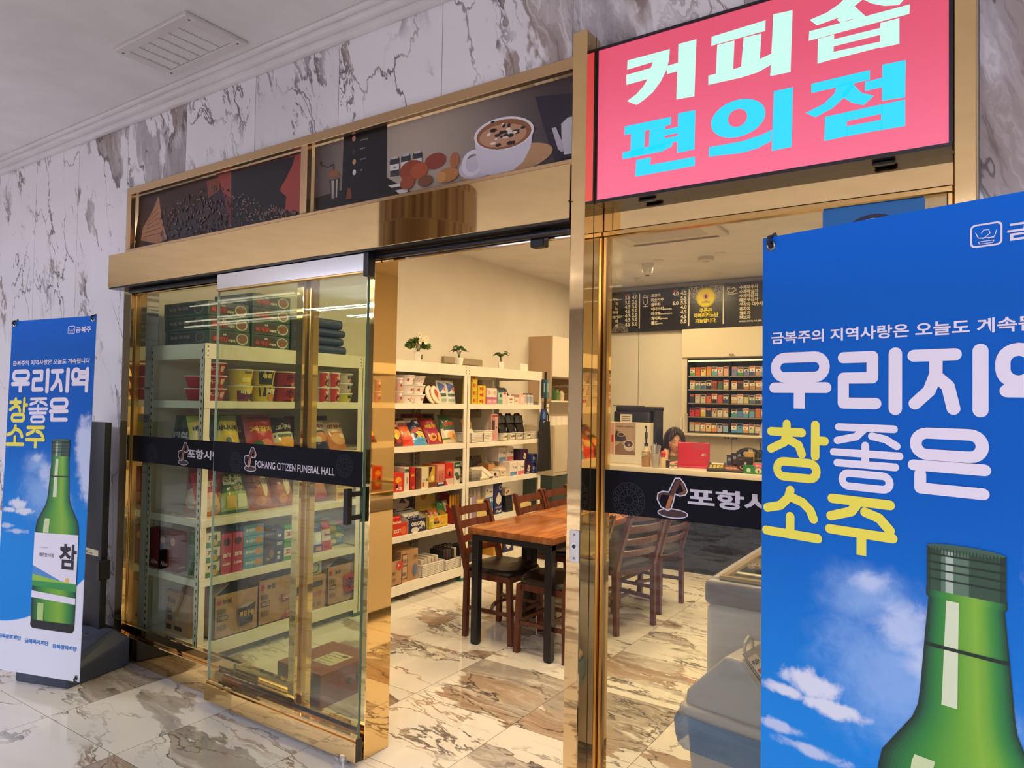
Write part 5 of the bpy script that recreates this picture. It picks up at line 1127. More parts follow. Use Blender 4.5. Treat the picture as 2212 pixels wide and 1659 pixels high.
G(tray(.24, .16, .16, '#d8b83a', [('e', .75, .55, .14, .36, '#d8902c'), ('e', .75, .55, .11, .28, '#e0a840'), ('t', 'Snook', .4, .35, .26, '#3a3c68', .3), ('e', .38, .72, .1, .16, '#d06a34'), ('r', .05, .6, .25, .8, '#e6d47a'), ('e', .1, .35, .07, .2, '#a8b040')],
  ('#c9a85c', [(-.12, 0), (.15, 0), (.15, .11), (.09, .11), (.06, .2), (.0, .235), (-.06, .2), (-.1, .12)], [('e', .5, .13, .05, .06, '#b0693c'), ('e', .5, .19, .03, .014, '#c06a4c'), ('t', 'Snook', .5, .165, .016, '#5a4a44', .07)])), 'candy_tray', 'yellow biscuit tray with arched display board', 'candy tray', 4.545, 1, .03)
for k, c in enumerate(('#4a2028', '#5a2430', '#c8743c', '#c87a30')): bagG(4.46+.055*k, 1, .06, .13, .03, [(0, c)], [('r', .1, .4, .9, .6, '#c9a890')], 'wrapped biscuit bar in the yellow tray, %s from the left' % ORD[k], .5, .08, name='biscuit_bar', dz=.02)
for k, (y, c, c2) in enumerate(((4.70, '#24382c', '#2f7a44'), (4.755, '#6a4a34', '#c9a488'))): bagG(y, 1, .10, .20, .05, [(0, c), (.5, c2)], [('e', .5, .35, .3, .14, '#3a1c1c' if k else '#c8c0b0'), ('r', .1, .05, .9, .16, '#c9543c')], ('dark green bean pouch right of the yellow tray', 'tan cocoa pouch left of the orange sticks')[k], .25, .08, name='pouch')
G(tray(.16, .16, .19, '#9c2424', [('r', .1, .1, .4, .9, '#c9543c'), ('r', .5, .1, .7, .9, '#e0c8a0'), ('e', .25, .3, .1, .2, '#3a6a3c')], ('#7a1c20', [(-.08, 0), (.08, 0), (.09, .05), (-.09, .12)], [])), 'candy_tray', 'red tray of orange sausage sticks by the rack post', 'candy tray', 4.825, 1, .03)
for k in range(4): b = B(); b.tube([(0, 0, 0), (0, 0, .13), (0, 0, .142)], [.012, .012, .004], P('#e09a24', .35, coat=.3), 10); G(b, 'sausage_stick', 'orange sausage stick in the red tray, %s from the left' % ORD[k], 'snack', 4.77+.036*k, 1, .09, .10)
# bottom shelf of the middle rack
G(open_carton(.14, .3, .19, [('e', .8, .78, .3, .2, '#c0453a'), ('t', '음료', .75, .75, .1, '#e8c8b0', .2)] + BARS(.25, .45) + BARS(.25, .2), (), False), 'cardboard_box', 'cardboard box with red corner print behind the white freezer mirror edge', 'box', 4.03, 0, .02)
G(carton(.20, .3, .245, M_CARD, [('r', .06, .1, .36, .9, '#6a4a34'), ('r', .09, .14, .33, .5, '#c9a480'), ('r', .09, .55, .33, .86, '#c9a480')] + BARS(.1, .2) + BARS(.1, .62) + [('e', .78, .33, .1, .2, '#5a7aa0'), ('t', '커피', .78, .7, .12, '#4a3c34', .2)]), 'cardboard_box', 'taller cardboard box with barcode panels and blue print', 'box', 4.21, 0, .04)
for j, (y, w_, h_, lb) in enumerate(((4.475, .28, .10, 'left'), (4.735, .20, .085, 'right'))): G(basket(w_, .24, h_), 'plastic_basket', 'white slotted plastic basket, %s one on the bottom shelf of the middle rack' % lb, 'basket', y, 0, .02)
for k in range(5): G(carton(.035, .18, .12+.008*(k % 3), ('#d8cdbd', '#cfc0ae')[k % 2], [('r', .1, .1, .9, .4, '#a8584c')]), 'paper_cup_pack', 'white packet in the left basket, %s from the left' % ORD[k], 'packet', 4.375+.045*k, 0, .05, .012)
for k in range(5): b = B(); b.box(-.16, -.014, 0, 0, .014, .15, P(('#2c2a2c', '#5a2c30', '#3a3838', '#2a2426', '#c9b9a0')[k], .5), .004); b.tube([(-.03, 0, .15), (-.03, .0, .17), (-.08, 0, .18), (-.13, 0, .17), (-.13, 0, .15)], .004, M_INK, 6); G(b, 'glove_pack', 'dark packet with loop in the right basket, %s from the left' % ORD[k], 'packet', 4.665+.036*k, 0, .05, .012)
# ---- far rack
for k in range(4): G(carton(.075, .12, .066, '#d8bc40', [('e', .3, .5, .18, .3, '#c4502c'), ('r', .5, .2, .95, .8, '#c9a030')]), 'yellow_box', 'small yellow box, %s of the tall pile by the far rack post' % ('bottom', 'second', 'third', 'top')[k], 'box', 5.02, 4, .03, .067*k)
for k in range(3): G(carton(.115, .12, .056, '#e0bc30', [('e', .6, .5, .12, .36, '#c8402c'), ('t', '밴드', .35, .3, .4, '#a03428', .3)]), 'yellow_box', 'wide yellow box, %s of the low pile on the far rack' % ('bottom', 'middle', 'top')[k], 'box', 5.125, 4, .03, .057*k)
for j, y in enumerate((5.245, 5.325)):
    G(carton(.075, .1, .065, '#d890a8', [('r', 0, .7, 1, 1, '#b8688a'), ('t', 'MAGIC', .5, .3, .25, '#f0dce4', .7)]), 'pink_box', 'pink box under the white one, %s of two on the far rack' % ('left', 'right')[j], 'box', y, 4, .03)
    G(carton(.075, .1, .085, '#e6d6d2', [('e', .5, .5, .3, .25, '#d9a8a0'), ('e', .5, .4, .12, .2, '#d8c070')]), 'white_box', 'white box with pink circle, %s of two on the far rack' % ('left', 'right')[j], 'box', y, 4, .03, .066)
for k, (y, x) in enumerate(((5.2, .17), (5.29, .17))): b = B(); b.lathe([(.03, 0), (.034, .1), (.02, .13), (.02, .16), (0, .16)], (0, 0, 0), P('#8a5a84', .4), 16, mats=[P('#b8688a', .4), P('#7a4a7c', .4), P('#4a3a54', .4), P('#4a3a54', .4)]); G(b, 'shampoo_bottle', 'purple bottle at the back of the far rack, %s of two' % ('left', 'right')[k], 'bottle', y, 4, x)
G(carton(.07, .1, .13, '#a8c8b8', [('r', 0, 0, 1, .35, '#7aa08c'), ('e', .6, .65, .16, .14, '#2a3a44'), ('r', 0, .86, 1, 1, '#3c5a54')]), 'mint_box', 'mint green box in the middle of the far rack', 'box', 5.42, 4, .03)
G(carton(.075, .1, .12, '#e0c8c0', [('r', .3, .1, .6, .4, '#e8dcd4'), ('r', .2, .8, .8, .95, '#b8485a')]), 'pale_pink_box', 'pale pink box right of the mint one', 'box', 5.50, 4, .035)
G(carton(.11, .1, .085, '#e8ddd0', [('t', '칫솔', .5, .5, .22, '#b85a54', .5), ('r', .3, .2, .7, .3, '#a89a94')]), 'white_box', 'white box with red print right of the pale pink one', 'box', 5.60, 4, .03)
G(carton(.08, .1, .07, '#dccfc0', [('r', .2, .4, .7, .6, '#b89a90')]), 'cream_box', 'low cream box in front of the navy sachets', 'box', 5.70, 4, .03)
for k in range(5): bagG(5.55+.045*k, 4, .05, .12, .02, [(0, '#1f2a44'), (.6, '#2c3c60'), (.85, '#3f5a54')], [('r', .2, .7, .8, .9, '#7a90a0')], 'navy sachet in the row behind the white boxes, %s from the left' % ORD[k], .5, .13, name='sachet', dz=.05)
G(carton(.16, .1, .05, '#2a2c34', []), 'sachet_stand', 'dark block under the navy sachets', 'stand', 5.63, 4, .15)
G(carton(.11, .1, .10, '#e0b8ac', [('e', .5, .5, .3, .3, '#e8ccc0')]), 'pink_pack', 'pink pack left of the little bottles', 'packet', 5.80, 4, .03)
for k, y in enumerate((5.885, 5.945, 6.01)): b = B(); b.lathe([(.022, 0), (.024, .02), (.024, .085), (.012, .10), (.012, .115), (.0, .115)], (0, 0, 0), P('#d8d4cc', .25), 14, mats=[P('#d8d4cc', .25), P('#a8aebc', .3), P('#d8d4cc', .25), P('#3a3440', .4), P('#2c2834', .4)]); G(b, 'travel_bottle', 'little white bottle with dark cap, %s of three on the far rack' % ORD[k], 'bottle', y, 4, .06)
bagG(6.05, 4, .09, .12, .03, [(0, '#d8c4b0'), (.5, '#d8883c')], [], 'orange and clear pouch at the end of the far rack', .4, .12, name='pouch')
bagG(5.78, 4, .16, .17, .08, [(0, '#8a7460'), (.5, '#a48c74')], [], 'brown net bundle at the back of the far rack', .1, .22, name='sponge_bundle')
# tier 3: baskets and slippers
G(basket(.17, .22, .085), 'plastic_basket', 'white basket holding a leafy bag by the far rack post', 'basket', 5.055, 3, .02)
bagG(5.055, 3, .15, .20, .07, lambda u, v: '#b9c08a' if v < .5 else '#9c7a4a', [('r', .2, .15, .7, .4, '#d9d4b8'), ('e', .4, .75, .3, .12, '#b08a3a')], 'clear leafy sachet bag in the white basket', .3, .07, dz=.012, name='sachet_bag')
G(basket(.13, .22, .10, '#efe8dc'), 'plastic_basket', 'plain white basket between the leafy bag and the pink card', 'basket', 5.215, 3, .02)
b = carton(.11, .03, .25, '#c9a09a', [('r', .06, .4, .5, .8, '#4a2a34'), ('e', .3, .85, .2, .1, '#b87a70'), ('r', .1, .9, .9, .97, '#9c3a3c'), ('e', .7, .5, .08, .04, '#6a3a3a'), ('r', .3, .05, .7, .3, '#d89090')]); G(b, 'hosiery_pack', 'tall pink stocking packet beside the slipper baskets', 'packet', 5.345, 3, .035)
PR = ['5,000', '6,000', '5,000', '5,000']
for k, y in enumerate((5.475, 5.605, 5.74, 5.885)):
    b = basket(.125, .24, .07, '#cfc6b8'); deco(b, Frame((.001, 0, 0), (0, 1, 0), (0, 0, 1)), [('r', .38, .15, .98, .85, '#e2d8c4'), ('t', PR[k], .68, .35, .35, '#2c2826', .5)], .125, .07); G(b, 'plastic_basket', 'grey basket with price tag, %s of the four under the slippers' % ORD[k], 'basket', y, 3, .02)
G(basket(.17, .24, .075, '#d9cfbe'), 'plastic_basket', 'clear empty basket at the far end, right of the slippers', 'basket', 6.035, 3, .02)
def slipper(label, y, dx, dz, tilt):
    b = B(); m = P('#16151a', .45); n = 16
    out = [(.045*math.cos(R(a))*(1 if math.sin(R(a)) > 0 else .8), .125*math.sin(R(a))) for a in range(0, 360, 20)]
    vs = [(0, a, c) for a, c in out]+[(.018, a, c) for a, c in out]; k = len(out)
    b.add(vs, [tuple(range(k))[::-1], tuple(range(k, 2*k))]+[(i, (i+1) % k, k+(i+1) % k, k+i) for i in range(k)], m)
    b.grid(lambda u, v: (.018+.026*math.sin(math.pi*u), -.044+.088*u, .02+.075*v), 8, 3, m)
    b.v = [(x*math.cos(tilt)-(z+.125)*math.sin(tilt), yy, x*math.sin(tilt)+(z+.125)*math.cos(tilt)) for x, yy, z in b.v]
    G(b, 'slipper', label, 'slipper', y, 3, dx, dz)
for k in range(6): slipper('black slipper standing in the grey baskets, %s from the left' % ORD[k], 5.50+.078*k, .06+.02*(k % 2), .012, .28)
# tier 2
for k in range(3): G(carton(.15, .2, .03, ('#6a625c', '#8a8278', '#a89e92')[k], []), 'flat_pack', 'flat grey pack, %s of the pile at the far rack post' % ('bottom', 'middle', 'top')[k], 'packet', 5.07, 2, .03, .031*k)
b = carton(.12, .16, .02, '#e6d8bc', []); o = G(b, 'envelope_pack', 'cream envelope pack leaning on the grey pile', 'envelope', 5.18, 2, .03, .0); o.rotation_euler = (0, R(-35+70), 0); o.location = (FXR-.03, 5.18, TIER[2]+.001)
b = carton(.075, .16, .03, '#e2d8c8', [('r', .1, .2, .9, .8, '#3a3440')]); o = G(b, 'black_white_box', 'slim white box with black print leaning beside the envelopes', 'box', 5.285, 2, .03); o.rotation_euler = (0, R(30), 0); o.location = (FXR-.03, 5.285, TIER[2]+.001)
G(carton(.1, .1, .06, '#e6d6c4', [('r', .2, .4, .6, .9, '#3c3636'), ('t', '양말', .6, .1, .25, '#8a7468', .5)]), 'white_box', 'white box with small black top print in front on the far rack', 'box', 5.36, 2, .025)
G(carton(.1, .1, .08, '#e8dcc8', [('r', .12, .15, .85, .8, '#b08a70'), ('r', .18, .22, .8, .74, '#e8dcc8'), ('t', '비누', .5, .38, .3, '#6a5448', .4)]), 'soap_box', 'white box with brown outline on the far rack', 'box', 5.475, 2, .025)
G(carton(.12, .14, .09, '#e0b890', []), 'peach_box', 'peach box with nothing on it, lower one by the tissue packs', 'box', 5.56, 2, .09, 0)
G(carton(.10, .14, .12, '#d89a64', []), 'peach_box', 'orange box standing higher behind the peach one', 'box', 5.47, 2, .15, .09 if False else .0)
TS = lambda c: [('r', .05, .0, .5, .3, c), ('r', .5, .05, .95, .3, c), ('r', .4, .6, .5, .66, '#4a4440'), ('t', '휴지', .75, .5, .16, '#7a7068', .3), ('e', .3, .75, .05, .05, '#c9b8ac')]
for i in range(2):
    for j, (y, c, nm) in enumerate(((5.665, '#6a90c0', 'blue'), (5.80, '#d8707a', 'pink'))): G(carton(.125, .14, .135, '#e6dccf', TS(c)), 'tissue_pack', 'white tissue pack with %s foot, %s layer on the far rack' % (nm, ('lower', 'upper')[i]), 'tissue pack', y-.05*i, 2, .03+.10*i, .137*i if True else 0)
for i in range(2): G(carton(.125, .14, .12, '#3a2044', [('p', [(.3, .3), (.5, .75), (.75, .6), (.7, .25), (.5, .2)], '#d8cfc4'), ('e', .55, .45, .1, .15, '#b8a860'), ('r', .2, .06, .6, .13, '#b8a8b8')]), 'purple_box', 'dark purple box with white flower, %s one of the pair' % ('lower', 'upper')[i], 'box', 5.935-.03*i, 2, .03+.03*i, .122*i)
for i in range(2): G(carton(.10, .14, .095, '#33407c', [('e', .4, .55, .2, .2, '#b8b0d0'), ('r', .1, .1, .9, .25, '#5a68a8'), ('r', .5, .4, .9, .6, '#8a94c8')]), 'navy_box', 'navy box with pale marks at the rack end, %s one' % ('lower', 'upper')[i], 'box', 6.045, 2, .03, .097*i)
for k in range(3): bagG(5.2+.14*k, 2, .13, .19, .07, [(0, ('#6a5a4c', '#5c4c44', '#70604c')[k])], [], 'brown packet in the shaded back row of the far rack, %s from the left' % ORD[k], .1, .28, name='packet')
# tier 1: file row, mask box ...
for k in range(14): G(carton(.012, .17, .27, ('#cfc4b4', '#b8a894', '#d8cdbd')[k % 3], [('r', 0, 0, 1, .35, '#2c5a78')]), 'mask_pack', 'slim blue and white mask pack, %s from the left in the upright row' % ORD[k], 'packet', 4.97+.019*k, 1, .09)
G(carton(.115, .17, .285, '#dcd2c4', [('r', 0, .22, 1, .6, '#3a7aa8'), ('t', '94', .75, .42, .14, '#e2e6e8', .4), ('e', .5, .2, .3, .14, '#2a3a48'), ('r', .1, .8, .3, .84, '#4a4440'), ('r', .5, .75, .8, .78, '#4a4440'), ('e', .6, .06, .3, .06, '#c9a070')]), 'mask_box', 'blue and white mask box at the end of the slim packs', 'box', 5.315, 1, .06)
G(carton(.125, .17, .30, '#2c2c58', [('p', [(.2, .5), (.55, .68), (.9, .52), (.85, .36), (.5, .28), (.2, .38)], '#d9cfc0'), ('e', .75, .82, .2, .07, '#c9c4d0'), ('e', .75, .82, .15, .05, '#3a3a68'), ('r', .1, .18, .9, .24, '#8a88b0'), ('t', 'Puri', .55, .05, .08, '#e0dcd8', .6)]), 'mask_box', 'navy mask box with white mask print behind the wooden chair', 'box', 5.445, 1, .05)
for k in range(5): G(carton(.12, .12, .03, ('#1c1c28', '#23232e')[k % 2], []), 'black_pack', 'flat black pack, %s of the low pile on the far rack' % ('bottom', 'second', 'middle', 'fourth', 'top')[k], 'packet', 5.64, 1, .05+.004*k, .031*k)
G(carton(.09, .12, .065, '#d8c09c', [('e', .6, .6, .12, .16, '#2a2224'), ('e', .3, .4, .16, .16, '#2a2224')]), 'spotted_box', 'cream box with black spots on the pile of flat black packs', 'box', 5.62, 1, .06, .157)
G(carton(.10, .18, .20, '#a89cc8' and '#9c8aa8', [('r', 0, 0, .3, 1, '#d8ccc4')]), 'lilac_box', 'lilac and white box above the near chair back', 'box', 5.02, 1, .03)
b = carton(.18, .2, .16, '#d8c07a', []); G(b, 'yellow_box', 'pale yellow packet lying under the mask packs', 'box', 5.17, 1, .025)
bagG(5.09, 1, .16, .12, .04, lambda u, v: '#2c2828' if int(u*9) % 2 else '#d0c4b0', [], 'black and white checked cloth packet between the chair slats', .4, .035, name='cloth_packet')
b = B(); b.box(-.2, -.22, 0, 0, .22, .05, P('#d0b878', .6), .01, 2); o = G(b, 'paper_sheaf', 'yellowish sheaf of papers leaning at the far rack end', 'paper', 5.83, 1, .06, .0)
# bottom tier
G(carton(.14, .2, .20, '#c8902c', [('r', .2, .2, .8, .5, '#2c2a58')]), 'yellow_box', 'yellow box on the bottom shelf behind the chair legs', 'box', 5.42, 0, .03)
G(carton(.17, .2, .19, '#2c2a5c', [('e', .5, .5, .3, .36, '#d8d2c8'), ('e', .5, .5, .12, .14, '#c8a050')]), 'navy_box', 'navy box with white flower on the bottom shelf', 'box', 5.60, 0, .03)
G(carton(.18, .2, .14, '#3a3c44', []), 'grey_bin', 'dark grey box on the bottom shelf beside the table', 'box', 5.1, 0, .05)
# things hung on the end of the far rack
t = thing('shopping_bag', 'long black bag hanging by its loops at the end of the far rack', 'bag', (FXR+.02, 6.15, .86)); b = B()
def bagsurf(u, v, s):
    w_ = .10+.05*(1-v)**.4*0+.055*math.sin(math.pi*min(1, (1-v)*1.1+.05))**.3; w_ = .135-.035*v
    fold = .012*math.sin(9*u+2*v)+.008*math.sin(21*u); return (s*(.035*math.sin(math.pi*u)**.6)+fold*.5, (u-.5)*2*w_, .50*v)
b.grid(lambda u, v: bagsurf(u, v, 1), 16, 10, P('#141318', .7)); b.grid(lambda u, v: bagsurf(1-u, v, -1), 16, 10, P('#141318', .7)); b.build('body', t)
for s in (-.06, .05):
    b = B(); b.tube([(0, s-.02, .49), (0, s-.01, .56), (0, s+.005, .60), (0, s+.02, .56), (0, s+.03, .49)], .006, P('#141318', .7), 6); b.build('loop', t)
t = tag(B().box(-.01, -.012, 0, .01, .012, .95, P('#17161c', .6), .004).build('black_strap'), 'black strap hanging down the far rack end above the black bag', 'strap'); t.location = (FXR+.016, 6.165, .92)
b = carton(.10, .012, .16, '#22306c', [('e', .45, .6, .28, .24, '#4a7ac0'), ('r', 0, 0, 1, .3, '#1c2450'), ('e', .5, .15, .16, .08, '#d8d4c8')]); o = put(b, 'blue_card_pack', 'navy blue card pack hung on the far rack end post', 'packet', FXR+.04, 6.11, 1.33); tag(o, o['label'], 'packet')
for k, (dy, c) in enumerate(((0, '#2a3a58'), (.05, '#4a7a80'))):
    b = carton(.045, .02, .19, c, [('r', .2, .3, .8, .8, '#8aa0b0')]); put(b, 'comb_pack', ('dark blue', 'teal')[k]+' comb packet hung near the top of the far rack end post', 'packet', FXR+.03+.012*k, 6.12+dy, 1.60)
b = carton(.05, .006, .10, '#e2d6c0', [('t', '6,000', .5, .5, .2, '#3a3028', .7)]); put(b, 'price_card', 'small white price card on the far rack end above the navy pack', 'card', FXR+.022, 6.20, 1.44)

# ---------------------------------------------------------------- against the left and back walls
t = thing('wall_hatch', 'grey framed hatch on the left wall behind the little plants', 'hatch', (LX, 5.55, 1.39))
b = B(); gm = P('#a5967f', .5)
for q in ((5.235, 1.39, 5.86, 1.45), (5.235, 1.92, 5.86, 1.985), (5.235, 1.45, 5.30, 1.92), (5.795, 1.45, 5.86, 1.92)): b.box(LX, q[0], q[1], LX+.035, q[2], q[3], gm, .004)
wb(b, 'frame', t); b = B(); b.box(LX, 5.30, 1.45, LX+.02, 5.795, 1.92, P('#b3a590', .5)); b.box(LX+.02, 5.33, 1.90, LX+.0215, 5.76, 1.912, P('#5a4c40', .6)); wb(b, 'panel', t)
t = thing('wall_cabinet', 'tall beige upper cabinet with open niche at the far end of the left wall', 'cabinet', (LX+.15, 7.4, 1.56)); mb = P('#c6a98c', .55); mf = P('#e6dccb', .5)
b = B(); b.box(LX, 6.805, 1.56, -4.02, 6.825, 2.31, mb, .002); b.box(LX, 7.98, 1.56, -4.02, 8.0, 2.31, mb); b.box(LX, 6.825, 2.29, -4.02, 7.98, 2.31, mf); b.box(LX, 6.825, 1.56, -4.02, 7.98, 1.58, mf); b.box(LX, 6.825, 1.58, LX+.01, 7.98, 2.29, P('#8a6a50', .7)); b.box(LX, 6.825, 1.845, -4.02, 7.98, 1.865, mf); wb(b, 'carcass', t)
b = B(); b.box(-4.02, 6.81, 1.85, -4.002, 7.40, 2.31, mf, .002); wb(b, 'door', t); b = B(); b.box(-4.02, 7.405, 1.85, -4.002, 7.995, 2.31, mf, .002); wb(b, 'door', t)
for k, (y, c, h_) in enumerate(((6.9, '#e4dccc', .10), (7.0, '#3a5a34', .15), (7.1, '#6a8a4a', .13), (7.2, '#d8c8ac', .12))):
    b = B(); b.lathe([(.035, 0), (.04, h_*.7), (.02, h_*.85), (.02, h_), (0, h_)], (0, 0, 0), P(c, .35), 16); put(b, 'jar', ('white jar', 'dark green bottle', 'green jar', 'cream jar')[k]+' in the open niche of the wall cabinet', 'jar', -4.11, y, 1.58)
b = B()
for i in range(6): b.tube([(-.14+.05*i, -.1, .16), (-.14+.05*i, .1, .19), (-.14+.05*i, .1, .08)], .003, M_STEEL, 6)
b.tube([(-.14, -.1, .16), (.11, -.1, .16)], .004, M_STEEL, 6); b.tube([(-.14, .1, .19), (.11, .1, .19)], .004, M_STEEL, 6); b.tube([(-.14, .1, .0), (-.14, .1, .08), (.11, .1, .08), (.11, .1, 0)], .004, M_STEEL, 6); put(b, 'cup_rack', 'wire cup rack in the niche of the wall cabinet', 'rack', -4.15, 7.35, 1.582)
t = thing('tall_cupboard', 'beige lower cupboard with white rolls on top, by the far left wall', 'cupboard', (LX+.2, 7.3, .0))
b = B(); b.box(LX+.003, 6.72, .74, -3.92, 8.0, 1.30, P('#cdbfa8', .5), .003); wb(b, 'body', t); b = B(); b.box(LX+.003, 6.72, 0, -3.93, 8.0, .735, P('#3c4a48', .4), .003); wb(b, 'base', t)
b = B(); b.box(-3.92, 6.74, .78, -3.915, 7.30, 1.28, P('#d3c6b0', .5), .002); wb(b, 'door', t)
for k in range(4): b = B(); b.lathe([(.0, 0), (.055, 0), (.055, .10), (.02, .10), (.02, .09), (0, .09)], (0, 0, 0), P('#efe6d6', .7), 20); put(b, 'paper_roll', 'white paper roll on the beige cupboard, %s from the left' % ORD[k], 'paper roll', -4.02, 6.82+.125*k, 1.301)
# ================================================================ tables and chairs
def table(x0, x1, y0, y1, label):
    t = thing('dining_table', label, 'table', ((x0+x1)/2, (y0+y1)/2, 0), 0, 'wooden tables pushed end to end')
    b = B(); b.box(x0, y0, .705, x1, y1, .745, M_TABLE, .003, 2); wb(b, 'tabletop', t)
    b = B()
    for q in ((x0+.02, y0+.02, x1-.02, y0+.05), (x0+.02, y1-.05, x1-.02, y1-.02), (x0+.02, y0+.02, x0+.05, y1-.02), (x1-.05, y0+.02, x1-.02, y1-.02)): b.box(q[0], q[1], .665, q[2], q[3], .705, M_BLACK)
    wb(b, 'apron', t)
    for x in (x0+.02, x1-.07):
        for y in (y0+.015, y1-.065): b = B(); b.box(x, y, .008, x+.05, y+.05, .705, M_BLACK, .003); b.box(x+.005, y+.005, 0, x+.045, y+.045, .01, P('#0c0c0e', .7)); wb(b, 'leg', t)
table(-2.735, -2.10, 3.615, 4.285, 'square wooden table nearest the door with black square legs')
table(-2.735, -2.10, 4.295, 5.42, 'longer wooden table beyond the nearest one, with chairs round it')
def make_chair(label):
    t = thing('dining_chair', label, 'chair', (0, 0, 0), 0, 'wooden chairs around the tables')
    W_ = .195
    b = B(); prof = lambda u, v: None
    out = [(.20*math.cos(R(a))*.98+.0, .205*math.sin(R(a))) for a in range(0, 360, 15)]
    sq = [(math.copysign(abs(math.cos(R(a)))**.55, math.cos(R(a)))*.205, math.copysign(abs(math.sin(R(a)))**.55, math.sin(R(a)))*.2) for a in range(0, 360, 12)]; n = len(sq)
    rings = [(.96, .425), (1.0, .435), (1.0, .452), (.94, .466), (.7, .474), (.3, .477)]
    vs = [(x*k, y*k, z) for k, z in rings for x, y in sq]
    b.add(vs, [(j*n+i, j*n+(i+1) % n, (j+1)*n+(i+1) % n, (j+1)*n+i) for j in range(len(rings)-1) for i in range(n)]+[tuple(range(n))[::-1], tuple((len(rings)-1)*n+i for i in range(n))], P('#1c1712', .35, coat=.2)); b.build('seat', t)
    for s in (-1, 1):
        b = B(); y = s*W_
        b.bar((-.19+.02, y, 0), (-.165, y, .44), .034, .03, M_CHAIR, (0, 1, 0)); b.bar((-.165, y, .43), (-.215, y, .62), .034, .03, M_CHAIR, (0, 1, 0)); b.bar((-.213, y, .61), (-.29, y*.95, .845), .034, .03, M_CHAIR, (0, 1, 0)); b.lathe([(.019, 0), (.019, .006), (.01, .012), (0, .012)], (-.29, y*.95, .842), M_CHAIR, 10)
        b.build('rear_leg', t)
        b = B(); b.bar((.185, y*.93, 0), (.165, y*.93, .425), .034, .034, M_CHAIR, (0, 1, 0)); b.build('front_leg', t)
        b = B(); b.bar((-.165, y*.98, .19), (.172, y*.93, .19), .018, .024, M_CHAIR); b.build('side_stretcher', t)
    for z, h_ in ((.80, .055), (.715, .05), (.625, .045), (.545, .04)):
        x = -.215-(z-.62)*.33 if z > .62 else -.165-(z-.43)*.26
        b = B()
        for i in range(6):
            u0, u1 = i/6, (i+1)/6; c = lambda u: (x-.028*math.sin(math.pi*u), (-W_+.012)+(2*W_-.024)*u, z)
            p, q = Vector(c(u0)), Vector(c(u1)); b.bar(p, q, .016, h_, M_CHAIR, (-.3, 0, 1))
        b.build('back_slat', t)
    b = B(); b.bar((-.16, -W_*.95, .41), (-.16, W_*.95, .41), .02, .04, M_CHAIR); b.bar((.165, -W_*.9, .41), (.165, W_*.9, .41), .02, .04, M_CHAIR)
    for s in (-1, 1): b.bar((-.165, s*W_*.97, .41), (.165, s*W_*.93, .41), .02, .04, M_CHAIR)
    b.build('seat_frame', t)
    b = B(); cs = [(.03-.07*math.sin(math.pi*u/8), -W_*.93+2*W_*.93*u/8, .205) for u in range(9)]
    for p, q in zip(cs, cs[1:]): b.bar(p, q, .016, .022, M_CHAIR)
    b.build('bow_stretcher', t)
    b = B(); b.bar((.176, -W_*.93, .19), (.176, W_*.93, .19), .018, .024, M_CHAIR); b.build('front_stretcher', t)
    return t
c0 = make_chair('dark wooden ladder-back chair at the near left side of the tables'); c0.location = (-2.665, 3.93, 0)
for x, y, a, lb in ((-2.67, 4.68, 0, 'dark wooden ladder-back chair in the middle of the left row'), (-2.67, 5.10, 0, 'dark wooden ladder-back chair at the far end of the left row'),
                    (-2.21, 3.865, 180, 'dark wooden chair under the near right table corner, partly behind the gold post'), (-2.13, 4.56, 164, 'dark wooden chair turned askew, seen through the right window under the black band'), (-2.13, 5.17, 176, 'dark wooden chair farthest on the right side of the tables')):
    dup(c0, (x, y, 0), R(a), lb)

# ================================================================ brown carton on the floor inside the door
t = thing('parcel_box', 'reddish brown parcel box on the floor behind the sliding glass door', 'box', (-2.90, 2.62, 0)); bx0, bx1, by0, by1, bh = -3.07, -2.737, 2.42, 2.80, .172
b = B(); b.box(bx0, by0, 0, bx1, by1, bh, M_REDCARD, .002)
b.box((bx0+bx1)/2-.001, by0+.004, bh-.001, (bx0+bx1)/2+.001, by1-.004, bh+.0006, P('#5a3024', .8)); wb(b, 'carton', t)
F = Frame((bx1, (by0+by1)/2, 0), (0, 1, 0), (0, 0, 1)); b = B()
for s, y, c in (('어', -.10, '#b84a44'), ('묘', -.05, '#b84a44'), ('큰', .0, '#3c4a4c'), ('일', .06, '#3c4a4c')): b.ftext(F, s, y, .07, .034, P(c, .7), .001, 'c', .04)
b.ftext(F, '신선한 바다의 맛 오뎅 어묵', -.01, .125, .012, P('#7a3a30', .7), .001, 'c', .01)
for z in (.035, .02): b.ftext(F, '보관방법 냉장보관', -.09, z, .008, P('#b05a4c', .7), .001, 'c', .01)
wb(b, 'lettering', t, False)
F = Frame((-2.86, 2.62, bh), (1, 0, 0), (0, 1, 0)); b = B(); b.frect(F, -.07, -.09, .07, .07, P('#dccfae', .6), .0012)
for i in range(5): b.frect(F, -.06, -.08+.03*i, (.02, .05, -.0, .04, .03)[i], -.075+.03*i, P('#6a5a44', .6), .0016)
b.frect(F, .02, .03, .055, .055, P('#6a5a44', .6), .0016); wb(b, 'shipping_label', t, False)

